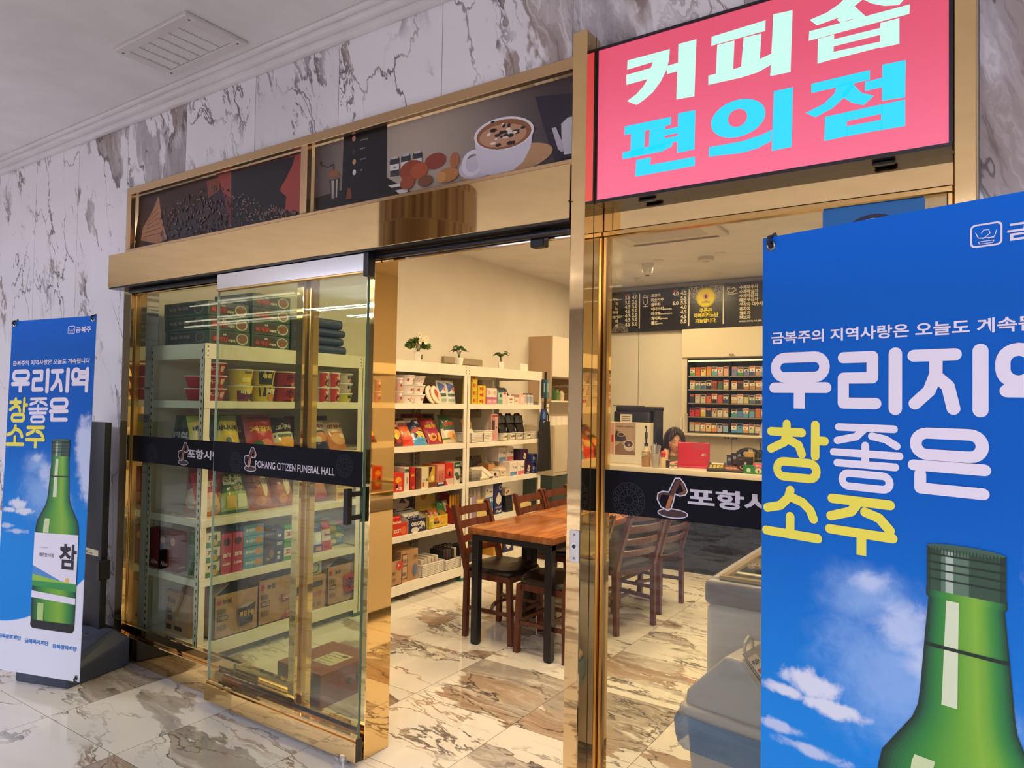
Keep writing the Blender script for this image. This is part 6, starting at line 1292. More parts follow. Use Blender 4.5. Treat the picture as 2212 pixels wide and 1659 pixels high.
# ================================================================ chest freezer and swing-lid bin behind the right pane
fx0, fx1, fy0, fy1 = -.905, -.22, 2.74, 4.25
t = thing('chest_freezer', 'white chest freezer with grey rim and sliding glass lid, behind the swing-lid bin', 'freezer', ((fx0+fx1)/2, (fy0+fy1)/2, 0))
b = B(); b.box(fx0+.005, fy0+.005, .07, fx1-.005, fy1-.005, .775, P('#e2e0dd', .3), .03, 3); wb(b, 'body', t)
b = B(); gr = P('#8f8c92', .35)
for q in ((fx0, fy0, fx1, fy0+.07), (fx0, fy1-.07, fx1, fy1), (fx0, fy0+.07, fx0+.06, fy1-.07), (fx1-.06, fy0+.07, fx1, fy1-.07)): b.box(q[0], q[1], .77, q[2], q[3], .865, gr, .02, 3)
wb(b, 'rim', t)
b = B(); b.box(fx0+.06, fy0+.07, .60, fx1-.06, fy1-.07, .605, P('#d8d6d4', .4)); wb(b, 'inner_floor', t)
for k, (ya, yb, z) in enumerate(((fy0+.03, 3.55, .872), (3.45, fy1-.03, .888))):
    b = B()
    for q in ((fx0+.05, ya, fx1-.05, ya+.03), (fx0+.05, yb-.03, fx1-.05, yb), (fx0+.05, ya+.03, fx0+.08, yb-.03), (fx1-.08, ya+.03, fx1-.05, yb-.03)): b.box(q[0], q[1], z-.008, q[2], q[3], z+.008, P('#a9946c', .25, .6), .004)
    g_ = wb(b, 'sliding_frame', t); b = B(); b.box(fx0+.07, ya+.02, z-.002, fx1-.07, yb-.02, z+.002, M_GLASS); o = wb(b, 'lid_glass', t, False)
for x in (fx0+.1, fx1-.1):
    for y in (fy0+.12, fy1-.12): b = B(); b.tube([(x-.015, y, .035), (x+.015, y, .035)], .034, M_BLACK, 14); b.box(x-.025, y-.02, .055, x+.025, y+.02, .075, M_BLACK); wb(b, 'caster', t)
b = B(); F = Frame((fx0+.0045, 3.3, 0), (0, -1, 0), (0, 0, 1)); b.fell(F, 0, .70, .05, .017, P('#2a2c48', .4), .001); wb(b, 'badge', t, False)
rn = random.Random(11); cols = ('#4a8ac0', '#c94a5a', '#d8b03c', '#5aa06a', '#b86ab0', '#d8d4e0', '#e07a3c')
k = 0
for j in range(2):
    for i in range(8):
        y = 2.90+i*.082; x = -.68+.13*j
        b = B(); b.lathe([(.028, 0), (.034, .09), (.036, .092), (.036, .098), (0, .1)], (0, 0, 0), P(cols[k % 7], .4), 14, mats=[P(cols[k % 7], .4), P('#e6e2dc', .4), P('#e6e2dc', .4), P('#e6e2dc', .4)]); b.frect(Frame((-.0335, 0, 0), (0, -1, 0), (0, 0, 1)), -.012, .03, .012, .07, P('#eeeae4', .5), .002)
        put(b, 'ice_cream_cup', 'ice cream cup in the chest freezer, %s in the %s row' % (ORD[i], ('left', 'right')[j]), 'ice cream', x, y, .606, 0, 'ice cream cups in the freezer'); k += 1
# bin
t = thing('swing_bin', 'grey-white swing-lid waste bin with blue liner, behind the right window pane', 'bin', (-.675, 2.535, 0), R(-9))
M_BIN = P('#c3bfc0', .4); hw, hd, hz = .185, .145, .47
b = B(); vs = []
def rr3(w_, d_, z, r=.04): return [(a, c, z) for a, c in rrect(-w_, -d_, w_, d_, r, 4)]
rings = [rr3(hw*.80, hd*.80, 0), rr3(hw*.96, hd*.96, hz)]; n = len(rings[0]); b.add(rings[0]+rings[1], [tuple(range(n))[::-1]]+[(i, (i+1) % n, n+(i+1) % n, n+i) for i in range(n)], M_BIN); b.build('body', t)
b = B(); rings = [rr3(hw+.004, hd+.004, hz-.01), rr3(hw+.012, hd+.012, hz), rr3(hw+.012, hd+.012, hz+.025), rr3(hw-.004, hd-.004, hz+.03)]; 
b.add([v for r_ in rings for v in r_], [(j*n+i, j*n+(i+1) % n, (j+1)*n+(i+1) % n, (j+1)*n+i) for j in range(3) for i in range(n)]+[tuple(3*n+i for i in range(n))], M_BIN)
# gable shaped cover
w1, d1, zt, wt = hw-.012, hd-.012, hz+.225, .03
base = [(-w1, -d1), (w1, -d1), (w1, d1), (-w1, d1)]
lo = [(-w1, -d1, hz+.03), (w1, -d1, hz+.03), (w1, d1, hz+.03), (-w1, d1, hz+.03)]; mid = [(-w1*.98, -d1, hz+.075), (w1*.98, -d1, hz+.075), (w1*.98, d1, hz+.075), (-w1*.98, d1, hz+.075)]; top = [(-wt, -d1*.93, zt), (wt, -d1*.93, zt), (wt, d1*.93, zt), (-wt, d1*.93, zt)]
b.add(lo+mid+top, [(4*j+i, 4*j+(i+1) % 4, 4*j+4+(i+1) % 4, 4*j+4+i) for j in range(2) for i in range(4)]+[(8, 9, 10, 11)], M_BIN)
ob = b.build('lid', t, False); bv = ob.modifiers.new('bevel', 'BEVEL'); bv.width = .012; bv.segments = 3; bv.limit_method = 'ANGLE'
b = B(); sl = Vector((w1*.98-wt, 0, -(zt-hz-.075))); sl.normalize(); nrm = Vector((sl.z*-1, 0, sl.x)); F = Frame(Vector((-wt, -.06, zt))-Vector((sl.x, 0, -sl.z))*.02+Vector((-abs(nrm.x), 0, abs(nrm.z)))*.002, (0, -1, 0), (wt-w1*.98, 0, -(zt-hz-.075)))
F = Frame((w1*.98*.5+wt*.5, 0, (zt+hz+.075)/2), (0, 1, 0), (-(w1*.98-wt), 0, zt-hz-.075)); b.frect(F, -d1*.75, -.11, d1*.75, .12, P('#b5b1b2', .45), .003)
b.frect(F, -.09, .03, -.02, .10, P('#e6e0da', .5), .005); b.ftext(F, 'PUSH', -.055, .07, .016, P('#3a3434', .5), .006, 'c', .03); b.frect(F, -.08, .042, -.03, .055, P('#c8503c', .5), .006); b.build('flap', t, False)
b = B(); b.tube([(-.0, -.035, zt-.005), (0, -.03, zt+.03), (0, 0, zt+.045), (0, .03, zt+.03), (0, .035, zt-.005)], .006, P('#d8d3c4', .4), 8); b.build('handle', t)
b = B(); rn = random.Random(2); lin_ = P('#4f86bd', .25, alpha=.72); sk = rr3(hw+.016, hd+.016, 0); rings = []
for j, (dz, k) in enumerate(((.0, 1.0), (-.03, 1.05), (-.07, 1.03), (-.11, 1.0))): rings += [(x*k*(1+rn.uniform(-.012, .02)*(j > 0)), y*k*(1+rn.uniform(-.012, .03)*(j > 0)), hz-.002+dz+rn.uniform(-.014, .01)*(j == 3)) for x, y, z in sk]
b.add(rings, [(j*n+i, j*n+(i+1) % n, (j+1)*n+(i+1) % n, (j+1)*n+i) for j in range(3) for i in range(n)], lin_); b.build('liner', t, False)
# ================================================================ counter and what stands on it
CY, CT = 6.35, .945
t = thing('shop_counter', 'long cream counter with dark glossy front facing the tables', 'counter', (-1.3, 6.6, 0))
b = B(); b.box(-3.25, CY, CT-.055, RX-.004, CY+.62, CT, P('#e9dfcf', .25), .006, 2); wb(b, 'worktop', t)
b = B(); b.box(-3.2, CY+.02, 0, RX-.004, CY+.06, CT-.055, P('#0e0d10', .05, spec=.4)); wb(b, 'front_panel', t, False)
b = B(); b.box(-3.2, CY+.06, 0, -3.16, CY+.6, CT-.055, P('#d8cfc0', .5)); wb(b, 'end_panel', t, False)
def onct(px, py, y=6.40): return at(px, py, y=y)
# coffee machine with its white screen panel
q0, q1 = at(1321, 1003, y=6.62), at(1402, 1003, y=6.62); W_ = q1.x-q0.x; pz = at(1360, 912, y=6.62).z
t = thing('coffee_machine', 'black coffee machine behind a white panel with coffee poster, left on the counter', 'coffee machine', ((q0.x+q1.x)/2, 6.75, CT+.001))
b = B(); b.box(q0.x-.02, 6.62, CT+.001, q1.x, 6.64, pz, P('#e8e0d0', .4), .002); b.box(q1.x-.012, 6.64, CT+.001, q1.x, 6.80, pz, P('#dfd6c4', .4)); wb(b, 'panel', t)
bz = at(1360, 882, y=6.72).z
b = B(); b.box(q0.x-.01, 6.67, CT+.02, q1.x+.0-.02, 6.96, bz-.03, P('#17171c', .3), .02, 2); b.box(q0.x+.01, 6.68, bz-.03, q1.x+.02, 6.96, bz+.02, P('#17171c', .3), .012, 2); b.box(q1.x-.005, 6.72, CT+.13, q1.x+.02, 6.94, bz, P('#1c1c22', .3), .008); wb(b, 'body', t)
h0, h1 = at(1330, 881, y=6.8), at(1384, 881, y=6.8); b = B(); b.box(h0.x, 6.72, bz+.02, h1.x, 6.92, h0.z+.03, P('#5e5448', .2), .008); wb(b, 'bean_hopper', t)
def rect_px(y, x0, y0, x1, y1): a, c = at(x0, y1, y=y), at(x1, y0, y=y); return a.x, a.z, c.x, c.z
F = FY(0, 6.6195, 0); x0, z0, x1, z1 = rect_px(6.62, 1328, 914, 1373, 981)
b = B(); b.frect(F, x0, z0, x1, z1, P('#b89a86', .5), .0005)
w_, h_ = x1-x0, z1-z0; X = lambda u: x0+u*w_; Z = lambda v: z0+v*h_
b.fpoly(F, [(X(0), Z(.25)), (X(.3), Z(.38)), (X(1), Z(0.1)), (X(1), Z(0)), (X(0), Z(0))], P('#8a6a58', .5), .001)
b.fpoly(F, [(X(0), Z(.6)), (X(.05), Z(.75)), (X(.3), Z(.7)), (X(.5), Z(.6)), (X(.58), Z(.46)), (X(.3), Z(.4)), (X(.02), Z(.42))], P('#3a3240', .5), .0015)
b.fell(F, X(.3), Z(.63), w_*.18, h_*.07, P('#c9b0a0', .5), .002, 20); b.fell(F, X(.3), Z(.63), w_*.14, h_*.05, P('#4a2c28', .5), .0025, 20)
b.fell(F, X(.70), Z(.25), w_*.25, h_*.13, P('#cfc0b8', .5), .002, 24); b.fell(F, X(.68), Z(.33), w_*.25, h_*.13, P('#ddd0c4', .5), .0025, 24); b.fell(F, X(.68), Z(.34), w_*.2, h_*.10, P('#4a3c48', .5), .003, 24); b.fell(F, X(.7), Z(.31), w_*.07, h_*.04, P('#b88a68', .5), .0035, 14)
b.ftext(F, '카페라떼 & 아메리카노', X(.5), Z(.85), h_*.055, P('#4a342c', .5), .001, 'c', .03, w_*.86)
wb(b, 'poster', t, False)
x0, z0, x1, z1 = rect_px(6.62, 1336, 895, 1362, 913); b = B(); b.box(x0, 6.658, z0, x1, 6.662, z1, P('#ddd2c4', .5))
for v in (.25, .45, .7): b.frect(FY(0, 6.658, 0), x0+.02, z0+(z1-z0)*v, x1-.02, z0+(z1-z0)*(v+.08), P('#6a5a50', .5), .001)
wb(b, 'notice', t, False)
x0, z0, x1, z1 = rect_px(6.62, 1320.5, 914, 1327, 980); b = B(); b.frect(F, x0-.02, z0, x1, z1, P('#d8a090', .5), .0005); b.frect(F, x0, z0+.12, x1-.006, z1-.12, P('#c42c2c', .5), .001); wb(b, 'red_poster', t, False)
# syrup bottle
q = onct(1392, 1003); b = thing('syrup_bottle', 'clear bottle of tan syrup with black pump on the counter', 'bottle', (q.x, q.y+.04, CT+.001))
t = b; b = B(); b.lathe([(.04, 0), (.044, .006), (.044, .13), (.04, .15), (.018, .185), (.016, .20), (0, .20)], (0, 0, 0), P('#c9a678', .25), 20, mats=[P('#b98e5c', .25)]*3+[P('#d8ccb8', .2)]*4); b.fpoly(FY(0, -.0445, 0), [(-.03, .10), (.03, .10), (.03, .135), (-.03, .135)], P('#d8ccb4', .5), .001); b.ftext(FY(0, -.0455, 0), 'Torani', 0, .11, .014, P('#4a3a2c', .5), .001, 'c', .03); b.build('bottle', t)
b = B(); b.lathe([(.02, .20), (.02, .225), (.009, .23), (.009, .27), (.013, .275), (.013, .33), (.006, .34), (.006, .385), (0, .385)], (0, 0, 0), P('#231f22', .4), 12); b.tube([(0, 0, .383), (.005, -.02, .392), (.01, -.05, .382)], .009, P('#231f22', .4), 8); b.build('pump', t)
# straw cup
q = onct(1412, 1003); t = thing('straw_cup', 'clear plastic cup filled with pastel drinking straws on the counter', 'cup', (q.x, q.y+.045, CT+.001))
b = B(); b.lathe([(.036, 0), (.048, .125), (.050, .127), (.050, .13), (.0465, .129), (.034, .004), (0, .004)], (0, 0, 0), P('#d9cfc6', .15, alpha=.45), 24); b.build('cup', t)
rn = random.Random(8)
for i in range(13):
    a = i*2.4; r_ = rn.uniform(.008, .026); b = B(); p = Vector((r_*math.cos(a), r_*math.sin(a), .006)); e = Vector((.048*math.cos(a)*rn.uniform(.6, 1.1), .03*math.sin(a), rn.uniform(.20, .235))); b.tube([p, e], .0042, P(('#9fb4c8', '#e0a890', '#d8cdc0', '#7a9cc4', '#d8a8a0', '#8a8478', '#b9c4b0')[i % 7], .4), 7); b.build('straw', t)
# red-lidded bottle, black can, glasses
q = onct(1428, 1002); t = thing('red_lid_bottle', 'small cream bottle with round red cap beside the straws', 'bottle', (q.x, q.y+.05, CT+.001)); b = B(); b.lathe([(.026, 0), (.028, .01), (.028, .085), (.02, .10), (0, .10)], (0, 0, 0), P('#d8c09c', .35), 16); b.build('body', t); b = B(); b.lathe([(.022, .10), (.022, .115), (.026, .12), (.026, .145), (.015, .16), (0, .162)], (0, 0, 0), P('#c43a3c', .35), 16); b.build('cap', t)
q = onct(1435, 999); b = B(); b.lathe([(.02, 0), (.022, .004), (.022, .07), (.018, .076), (0, .076)], (0, 0, 0), P('#2a2022', .3), 16, mats=[P('#8a2c30', .3), P('#2a2022', .3), P('#cfc6bc', .3), P('#cfc6bc', .3)]); put(b, 'small_can', 'small dark can between the red-capped bottle and the woman', 'can', q.x, q.y+.08, CT+.001)
q = onct(1452, 1000); b = B(); r_ = .022
for s in (-1, 1): b.tube([(s*.028+r_*math.cos(a*.5236), 0, .02+.016*math.sin(a*.5236)) for a in range(12)], .0016, M_INK, 5, closed=True); b.tube([(s*.05, 0, .024), (s*.052, .11, .012)], .0016, M_INK, 5)
b.tube([(-.006, 0, .024), (.006, 0, .024)], .0016, M_INK, 5); put(b, 'eyeglasses', 'thin dark-rimmed glasses lying folded open on the counter', 'glasses', q.x, q.y+.02, CT-.001, R(15))
# tablet in its red case
q0, q1 = onct(1463, 1002, 6.62), onct(1529, 1002, 6.62); W_ = q1.x-q0.x; ty = (q0.y+q1.y)/2+.03; hz_ = at(1496, 957, y=ty).z-CT
t = thing('tablet', 'tablet in a bright red case propped up in front of the woman', 'tablet', ((q0.x+q1.x)/2, ty, CT+.001), R(3))
b = B(); b.box(-W_/2, -.008, .012, W_/2, .008, hz_, P('#cf2444', .4), .006, 2); b.frect(FY(0, -.0082, 0), .0, hz_*.72, W_*.42, hz_*.95, P('#c43a54', .5), .0008); b.box(-W_/2-.004, -.011, .012, -W_/2+.008, .011, hz_+.003, P('#c02040', .45), .004); b.box(W_/2-.008, -.011, .012, W_/2+.004, .011, hz_+.003, P('#c02040', .45), .004); b.box(-W_/2, -.011, hz_-.008, W_/2, .011, hz_+.004, P('#d8506a', .45), .004); b.build('case', t)
b = B(); b.box(-W_/2-.006, -.03, 0, W_/2+.006, .06, .018, P('#d63a5c', .4), .006, 2); b.build('stand', t)
b = B(); F = FY(0, -.0084, 0); b.fpoly(F, rrect(W_*.27, hz_*.48, W_*.40, hz_*.58, .008), P('#d8c4b8', .4), .0014); b.fell(F, W_*.36, hz_*.53, .006, .006, P('#2a2024', .3), .002, 12); b.build('camera', t, False)
b = B(); b.box(W_*.15, -.009, hz_+.0035, W_*.36, .009, hz_+.007, P('#2a1a20', .4), .001); b.build('button', t)
# card terminal
q = onct(1543, 1014); t = thing('card_terminal', 'dark card payment terminal with yellow keys at the counter edge', 'terminal', (q.x, q.y+.07, CT+.001), R(12))
b = B(); b.box(-.085, -.085, 0, .085, .085, .028, P('#2c2726', .4), .012, 2); b.add([(-.08, -.08, .026), (.08, -.08, .026), (.08, .08, .075), (-.08, .08, .075), (-.08, .08, .02), (.08, .08, .02)], [(0, 1, 2, 3), (1, 5, 2), (0, 3, 4), (2, 5, 4, 3)], P('#3a3230', .4)); b.build('body', t)
F = Frame((0, -.08, .0265), (1, 0, 0), (0, .16, .049)); b = B()
for i in range(4):
    for j in range(3): b.frect(F, -.06+.032*i, .02+.026*j, -.036+.032*i, .038+.026*j, P('#d8c04a' if i < 3 else '#c9b45a', .4), .002)
b.build('keys', t, False); b = B(); b.frect(F, -.05, .105, .06, .15, P('#cfc8b4', .3), .002); b.build('screen', t, False)
# chocolate displays, tins, router, dark rack
q = onct(1582, 1019); b = carton(.17, .10, .05, '#7a3420', [('t', 'KOPIKO', .5, .3, .4, '#e8a888', .8), ('r', 0, 0, 1, .1, '#2a1614')]); o = put(b, 'candy_carton', 'tilted brown candy carton with pink capital letters', 'box', q.x-.01, q.y+.05, CT+.012, R(-88)); o.rotation_euler = (R(0), R(-16), R(-84))
q = onct(1580, 1018); b = B(); b.box(-.10, .0, 0, .11, .16, .018, P('#241a18', .4), .004); put(b, 'candy_stand', 'flat dark stand under the chocolate packets', 'stand', q.x+.02, q.y+.03, CT+.001)
q = onct(1598, 1020); b = carton(.13, .10, .125, '#2a1a18', [('e', .5, .25, .3, .16, '#c98a5a'), ('e', .5, .3, .22, .1, '#2a1a18'), ('e', .6, .55, .08, .1, '#c9b8ac'), ('r', .1, .8, .5, .86, '#6a5048')]); put(b, 'chocolate_box', 'dark brown chocolate box with golden cup picture', 'box', q.x+.02, q.y+.06, CT+.02, R(-90))
for k in range(4):
    b = carton(.055, .03, .10, ('#3a3c54', '#4a3038', '#2f3040', '#3c2c30')[k], [('e', .5, .6, .3, .16, '#8a94a8'), ('r', 0, .85, 1, 1, '#2a2c40')]); put(b, 'chocolate_packet', 'dark chocolate packet in the upright row, %s from the left' % ORD[k], 'packet', q.x-.13+.045*k, q.y+.13, CT+.05+.02*k, R(-90))
b = carton(.085, .03, .11, '#c9a24a', [('p', [(0, 0), (1, .2), (1, 0)], '#5a3c78'), ('e', .5, .5, .3, .2, '#e0c070')]); o = put(b, 'chocolate_packet', 'gold and violet packet standing in the dark box', 'packet', q.x+.05, q.y+.12, CT+.08, R(-80))
t = thing('display_basket', 'dark arched display basket behind the chocolate packets', 'basket', (q.x+.02, q.y+.22, CT+.001)); b = B(); b.box(-.13, -.05, 0, .13, .05, .13, P('#231c1c', .5), .01); b.build('basket', t); b = B(); b.tube([(.12*math.cos(R(a)), 0, .13+.085*math.sin(R(a))) for a in range(0, 181, 15)], .008, P('#1c1716', .4), 8); b.build('handle', t)
q = onct(1609, 1008); b = B(); b.box(-.05, 0, 0, .05, .10, .03, P('#1c1b20', .4), .004); b.tube([(0, .08, .03), (0, .08, .26)], .0055, P('#1c1b20', .4), 8); put(b, 'wireless_router', 'black router with one upright antenna', 'router', q.x+.005, CY+.50, CT+.001)
q = onct(1632, 1010); t = thing('lighter_rack', 'dark rack holding a row of small black boxes at the banner edge', 'rack', (q.x, CY+.45, CT+.001)); b = B(); b.box(-.13, -.05, 0, .16, .06, .115, P('#23252e', .4), .004); b.box(-.13, -.06, .115, .16, .06, .12, P('#8a8078', .4)); b.build('stand', t)
for k in range(5): b = carton(.038, .03, .075, '#1f2230', [('e', .5, .6, .3, .2, '#5a6478'), ('r', .1, .1, .9, .25, '#3a4258')]); put(b, 'lighter_box', 'small black box on the dark rack, %s from the left' % ORD[k], 'box', q.x-.10+.05*k, CY+.41, CT+.1225, R(-90))
def tin(px, py, c, it, lb, h_=.075, r_=.06): q = onct(px, py); b = B(); b.lathe([(r_, 0), (r_, h_*.8), (r_+.002, h_*.8), (r_+.002, h_), (0, h_)], (0, 0, 0), P(c, .35), 24); b.T = None; deco(b, (lambda a, c_, d=0: Vector((a, -math.sqrt(max(0, (r_+.002+d)**2-a*a)), c_))), it, 2*r_, h_); put(b, 'candy_tin', lb, 'tin', q.x, q.y+r_, CT+.001)
tin(1617, 1021, '#2f8a44', [('e', .5, .45, .14, .28, '#d0e0cc'), ('r', .2, .15, .8, .22, '#5aa860')], 'green candy tin beside the chocolate box', .075, .065)
q = onct(1637, 1022); b = carton(.095, .08, .10, '#3a9a4a', [('r', 0, .55, 1, 1, '#d8607c'), ('e', .5, .3, .3, .24, '#e0d4b8'), ('t', '캔디', .5, .68, .14, '#f0dce0', .5), ('e', .5, .25, .08, .12, '#3a6a34')]); put(b, 'candy_box', 'green and pink candy box at the counter edge by the banner', 'box', q.x, q.y+.02, CT+.001, R(-90))

# ================================================================ back wall: menu board, cupboards, tobacco rack
MY = BY-.12
x0, z0, x1, z1 = rect_px(MY, 1290, 632, 1651, 711)
mz0 = at(1324, 719, y=MY).z; mz1 = at(1324, 632, y=MY).z
t = thing('menu_board', 'long black menu board with Korean drink names and prices on the back wall', 'menu board', (-2.6, MY, mz0))
b = B(); b.box(-4.22, MY, mz0, .6, BY-.001, mz1, P('#1c1d27', .3), .003); wb(b, 'board', t)
F = FY(0, MY, 0); MW = P('#efe6d4', .5); MYL = P('#ecd72e', .5); MR = P('#e0567a', .5); MB = P('#6aa8dc', .5); b = B()
k_ = 360/2212
def mt(s, px, py, h, mat=MW, al='l', w=None): q = at(1300+px*k_, 480+py*k_, y=MY); b.ftext(F, s, q.x, q.z, h, mat, .0015, al, .035, w)
rows1 = [('3.5', '4.0', 1028, '카노'), ('3.0', '3.5', 1090, '피'), ('4.5', '5.0', 1148, '노'), ('4.5', '5.0', 1205, '라떼'), ('4.5', '5.0', 1265, '마끼아또'), ('4.5', '5.0', 1323, '떼'), ('4.5', '5.0', 1383, '떼')]
for a, c, y, nm in rows1: mt(a, 342, y, .046, MW, 'c'); mt(c, 437, y-8, .046, MW, 'c'); mt(nm, 215 if len(nm) < 4 else 292, y+14, .042, MW, 'r')
mt('HOT', 338, 980, .022, MR, 'c'); mt('ICE', 432, 972, .022, MB, 'c'); mt('HOT', 978, 925, .022, MR, 'c'); mt('ICE', 1085, 918, .022, MB, 'c')
for s, y, ex in (('코코아', 1000, ''), ('미숫가루', 1060, ''), ('율무차', 1120, ''), ('아이스티', 1178, '(복숭아/레몬)'), ('아샷추', 1240, '(아이스티+샷추가)'), ('체리콕', 1303, '(콜라+체리)'), ('콜드', 1366, '(논커피)')):
    mt(s, 655, y, .044)
    if ex: mt(ex, 655+len(s)*41, y-8, .022)
for s, x, y in (('4.0', 980, 975), ('4.5', 1085, 965), ('5.5', 1085, 1030), ('5.0', 980, 1100), ('5.5', 1085, 1092), ('4.0', 1085, 1152), ('4.5', 1085, 1215), ('4.5', 1085, 1278), ('5.0', 1085, 1342)): mt(s, x, y, .046, MW, 'c')
for s, y, x in (('쿠폰은', 1200, 1380), ('아메리카노만', 1262, 1382), ('가능합니다.', 1335, 1380)): mt(s, x, y, .052, MYL, 'c')
for i, s in enumerate(('수제대추차', '수제매실차', '수제레몬차', '레몬생강차', '생강차·대추차', '유자차', '쌍화차', '허브차')): mt(s, 1826, 892+57*i, .045)
mt('(페퍼민트, 캐모마일, 녹차, 홍차)', 1820, 1332, .022)
wb(b, 'lettering', t, False)
b = B()
for xa, ya, xb, yb in ((503, 950, 496, 1415), (1160, 890, 1153, 1375), (1615, 850, 1608, 1350)):
    p, q = at(1300+xa*k_, 480+ya*k_, y=MY), at(1300+xb*k_, 480+yb*k_, y=MY); b.frect(F, p.x-.006, q.z, p.x+.006, p.z, MW, .0015)
wb(b, 'dividers', t, False)
b = B(); c = at(1300+1382*k_, 480+1000*k_, y=MY); r_ = .115
b.fell(F, c.x, c.z, r_, r_, MYL, .004, 32); n = 32; b.fring(F, [(c.x+r_*.95*math.cos(R(a*11.25)), c.z+r_*.95*math.sin(R(a*11.25))) for a in range(n)], [(c.x+r_*.91*math.cos(R(a*11.25)), c.z+r_*.91*math.sin(R(a*11.25))) for a in range(n)], P('#6a5c1a', .5), .005)
b.fell(F, c.x, c.z+.012, .036, .036, P('#e89a84', .5), .005, 20); b.fell(F, c.x, c.z+.012, .014, .022, P('#3a2a4a', .5), .006, 14); b.ftext(F, 'coffee', c.x, c.z-.065, .03, P('#7a6a20', .5), .005, 'c', .02)
wb(b, 'coupon_badge', t, False)
b = B(); M_LW = P('#b8b2b4', .5)
def clip_rosette(cx, cz, r, hi):
    for rr in (1.0, .9, .62, .58): 
        pts = [(cx+r*rr*math.cos(R(a)), cz+r*rr*math.sin(R(a))) for a in (range(180, 361, 9) if hi else range(0, 181, 9))]; b.fstroke(F, pts, r*.028, M_LW, .002, False)
    for i in range(9):
        a = R((180 if hi else 0)+20*i+10); q = (cx+r*.76*math.cos(a), cz+r*.76*math.sin(a)); b.fring(F, [(q[0]+r*.11*math.cos(R(w*30)), q[1]+r*.11*math.sin(R(w*30))) for w in range(12)], [(q[0]+r*.08*math.cos(R(w*30)), q[1]+r*.08*math.sin(R(w*30))) for w in range(12)], M_LW, .002); b.fstroke(F, [(cx+r*.2*math.cos(a), cz+r*.2*math.sin(a)), (cx+r*.56*math.cos(a), cz+r*.56*math.sin(a))], r*.03, M_LW, .002, False)
clip_rosette(c.x, mz1-.004, .20, True); c2 = at(1300+240*k_, 480+1460*k_, y=MY); clip_rosette(c2.x, mz0+.004, .11, False)
wb(b, 'lace_ornament', t, False)
b = B()
def sk(px0, py0, pts, w_): b.fstroke(F, [(lambda q: (q.x, q.z))(at(1300+(px0+x)*k_, 480+(py0+y)*k_, y=MY)) for x, y in pts], w_, MW, .002)
sk(545, 980, [(0, 20), (10, 100), (35, 115), (58, 100), (68, 20), (0, 20)], .006); sk(545, 980, [(35, 115), (35, 135)], .006); sk(545, 980, [(8, 142), (62, 140)], .008); sk(545, 980, [(5, 15), (25, -15), (45, 5), (60, 10)], .005); sk(545, 980, [(50, 20), (75, -15)], .005)
sk(1665, 870, [(0, 5), (5, 45), (30, 65), (75, 62), (95, 40), (105, 0), (60, -10), (10, -5), (0, 5), (50, 14), (105, 0)], .006); sk(1665, 870, [(102, 10), (122, 20), (110, 42), (95, 42)], .006); sk(1665, 870, [(-12, 65), (20, 85), (90, 82), (140, 70)], .006)
wb(b, 'line_drawings', t, False)
# cupboards round the tobacco rack
ty = BY-.16; tx0 = at(1486, 850, y=ty).x; tz0 = at(1486, 931, y=ty).z; tz1 = at(1486, 778, y=ty).z; tx1 = -.9; cx0 = at(1471, 850, y=ty).x
t = thing('back_cupboard', 'cream wall cupboard with knobs above and below the tobacco rack', 'cupboard', (-2.0, BY-.08, 0)); cf = P('#e6dbc6', .5)
b = B(); b.box(cx0, ty+.02, 0, tx0-.012, BY-.001, mz0, cf); b.box(tx0-.012, ty+.02, tz1+.02, tx1+.3, BY-.001, mz0, cf); b.box(tx0-.012, ty+.02, 0, tx1+.3, BY-.001, tz0-.012, cf); wb(b, 'carcass', t, False)
sx = at(1580, 960, y=ty).x
for k, (xa, xb, za, zb) in enumerate(((cx0+.004, tx1, tz1+.03, mz0-.005), (cx0+.1, sx-.003, .1, tz0-.04), (sx+.003, tx1, .1, tz0-.04))):
    b = B(); b.box(xa, ty, za, xb, ty+.02, zb, cf, .003); wb(b, 'door', t)
for px, py in ((1581, 766), (1571, 946), (1588, 947)):
    q = at(px, py, y=ty); b = B()
    for s in (-.012, .012): b.lathe([(.008, 0), (.011, .02), (0, .022)], (0, 0, 0), P('#8a6a4a', .3, .8), 10)
    b.v = [(q.x+v[0]+(.016 if i >= len(b.v)//2 else -.016), ty-v[2], q.z+v[1]) for i, v in enumerate(b.v)]; wb(b, 'knob', t)
t = thing('tobacco_rack', 'black lit rack of cigarette packs on the back wall behind the counter', 'rack', ((tx0+tx1)/2, BY-.05, tz0)); mk = P('#17181f', .35)
b = B(); b.box(tx0-.012, BY-.03, tz0, tx1, BY-.001, tz1, mk)
mid_ = at(1576, 850, y=ty).x
for x in (tx0-.012, mid_-.008, tx1-.012): b.box(x, ty, tz0, x+.014, BY-.03, tz1, mk)
b.box(tx0-.012, ty, tz0-.012, tx1, BY-.03, tz0, mk); b.box(tx0-.012, ty, tz1, tx1, BY-.03, tz1+.016, mk); wb(b, 'frame', t)
b = B(); b.box(tx0, ty-.002, tz1-.022, tx1-.02, ty+.01, tz1-.004, P('#ffe9a8', .4, emit=1.6)); wb(b, 'light_strip', t, False)
rowz = [at(1486, y, y=ty).z for y in (812, 841, 870, 899, 928)]
for z in rowz[:4]: b = B(); b.box(tx0, ty+.005, z-.010, tx1-.012, BY-.03, z-.002, mk); b.box(tx0, ty, z-.014, tx1-.012, ty+.006, z-.001, P('#a89c8c', .3, .3)); wb(b, 'shelf', t)
rn = random.Random(4)
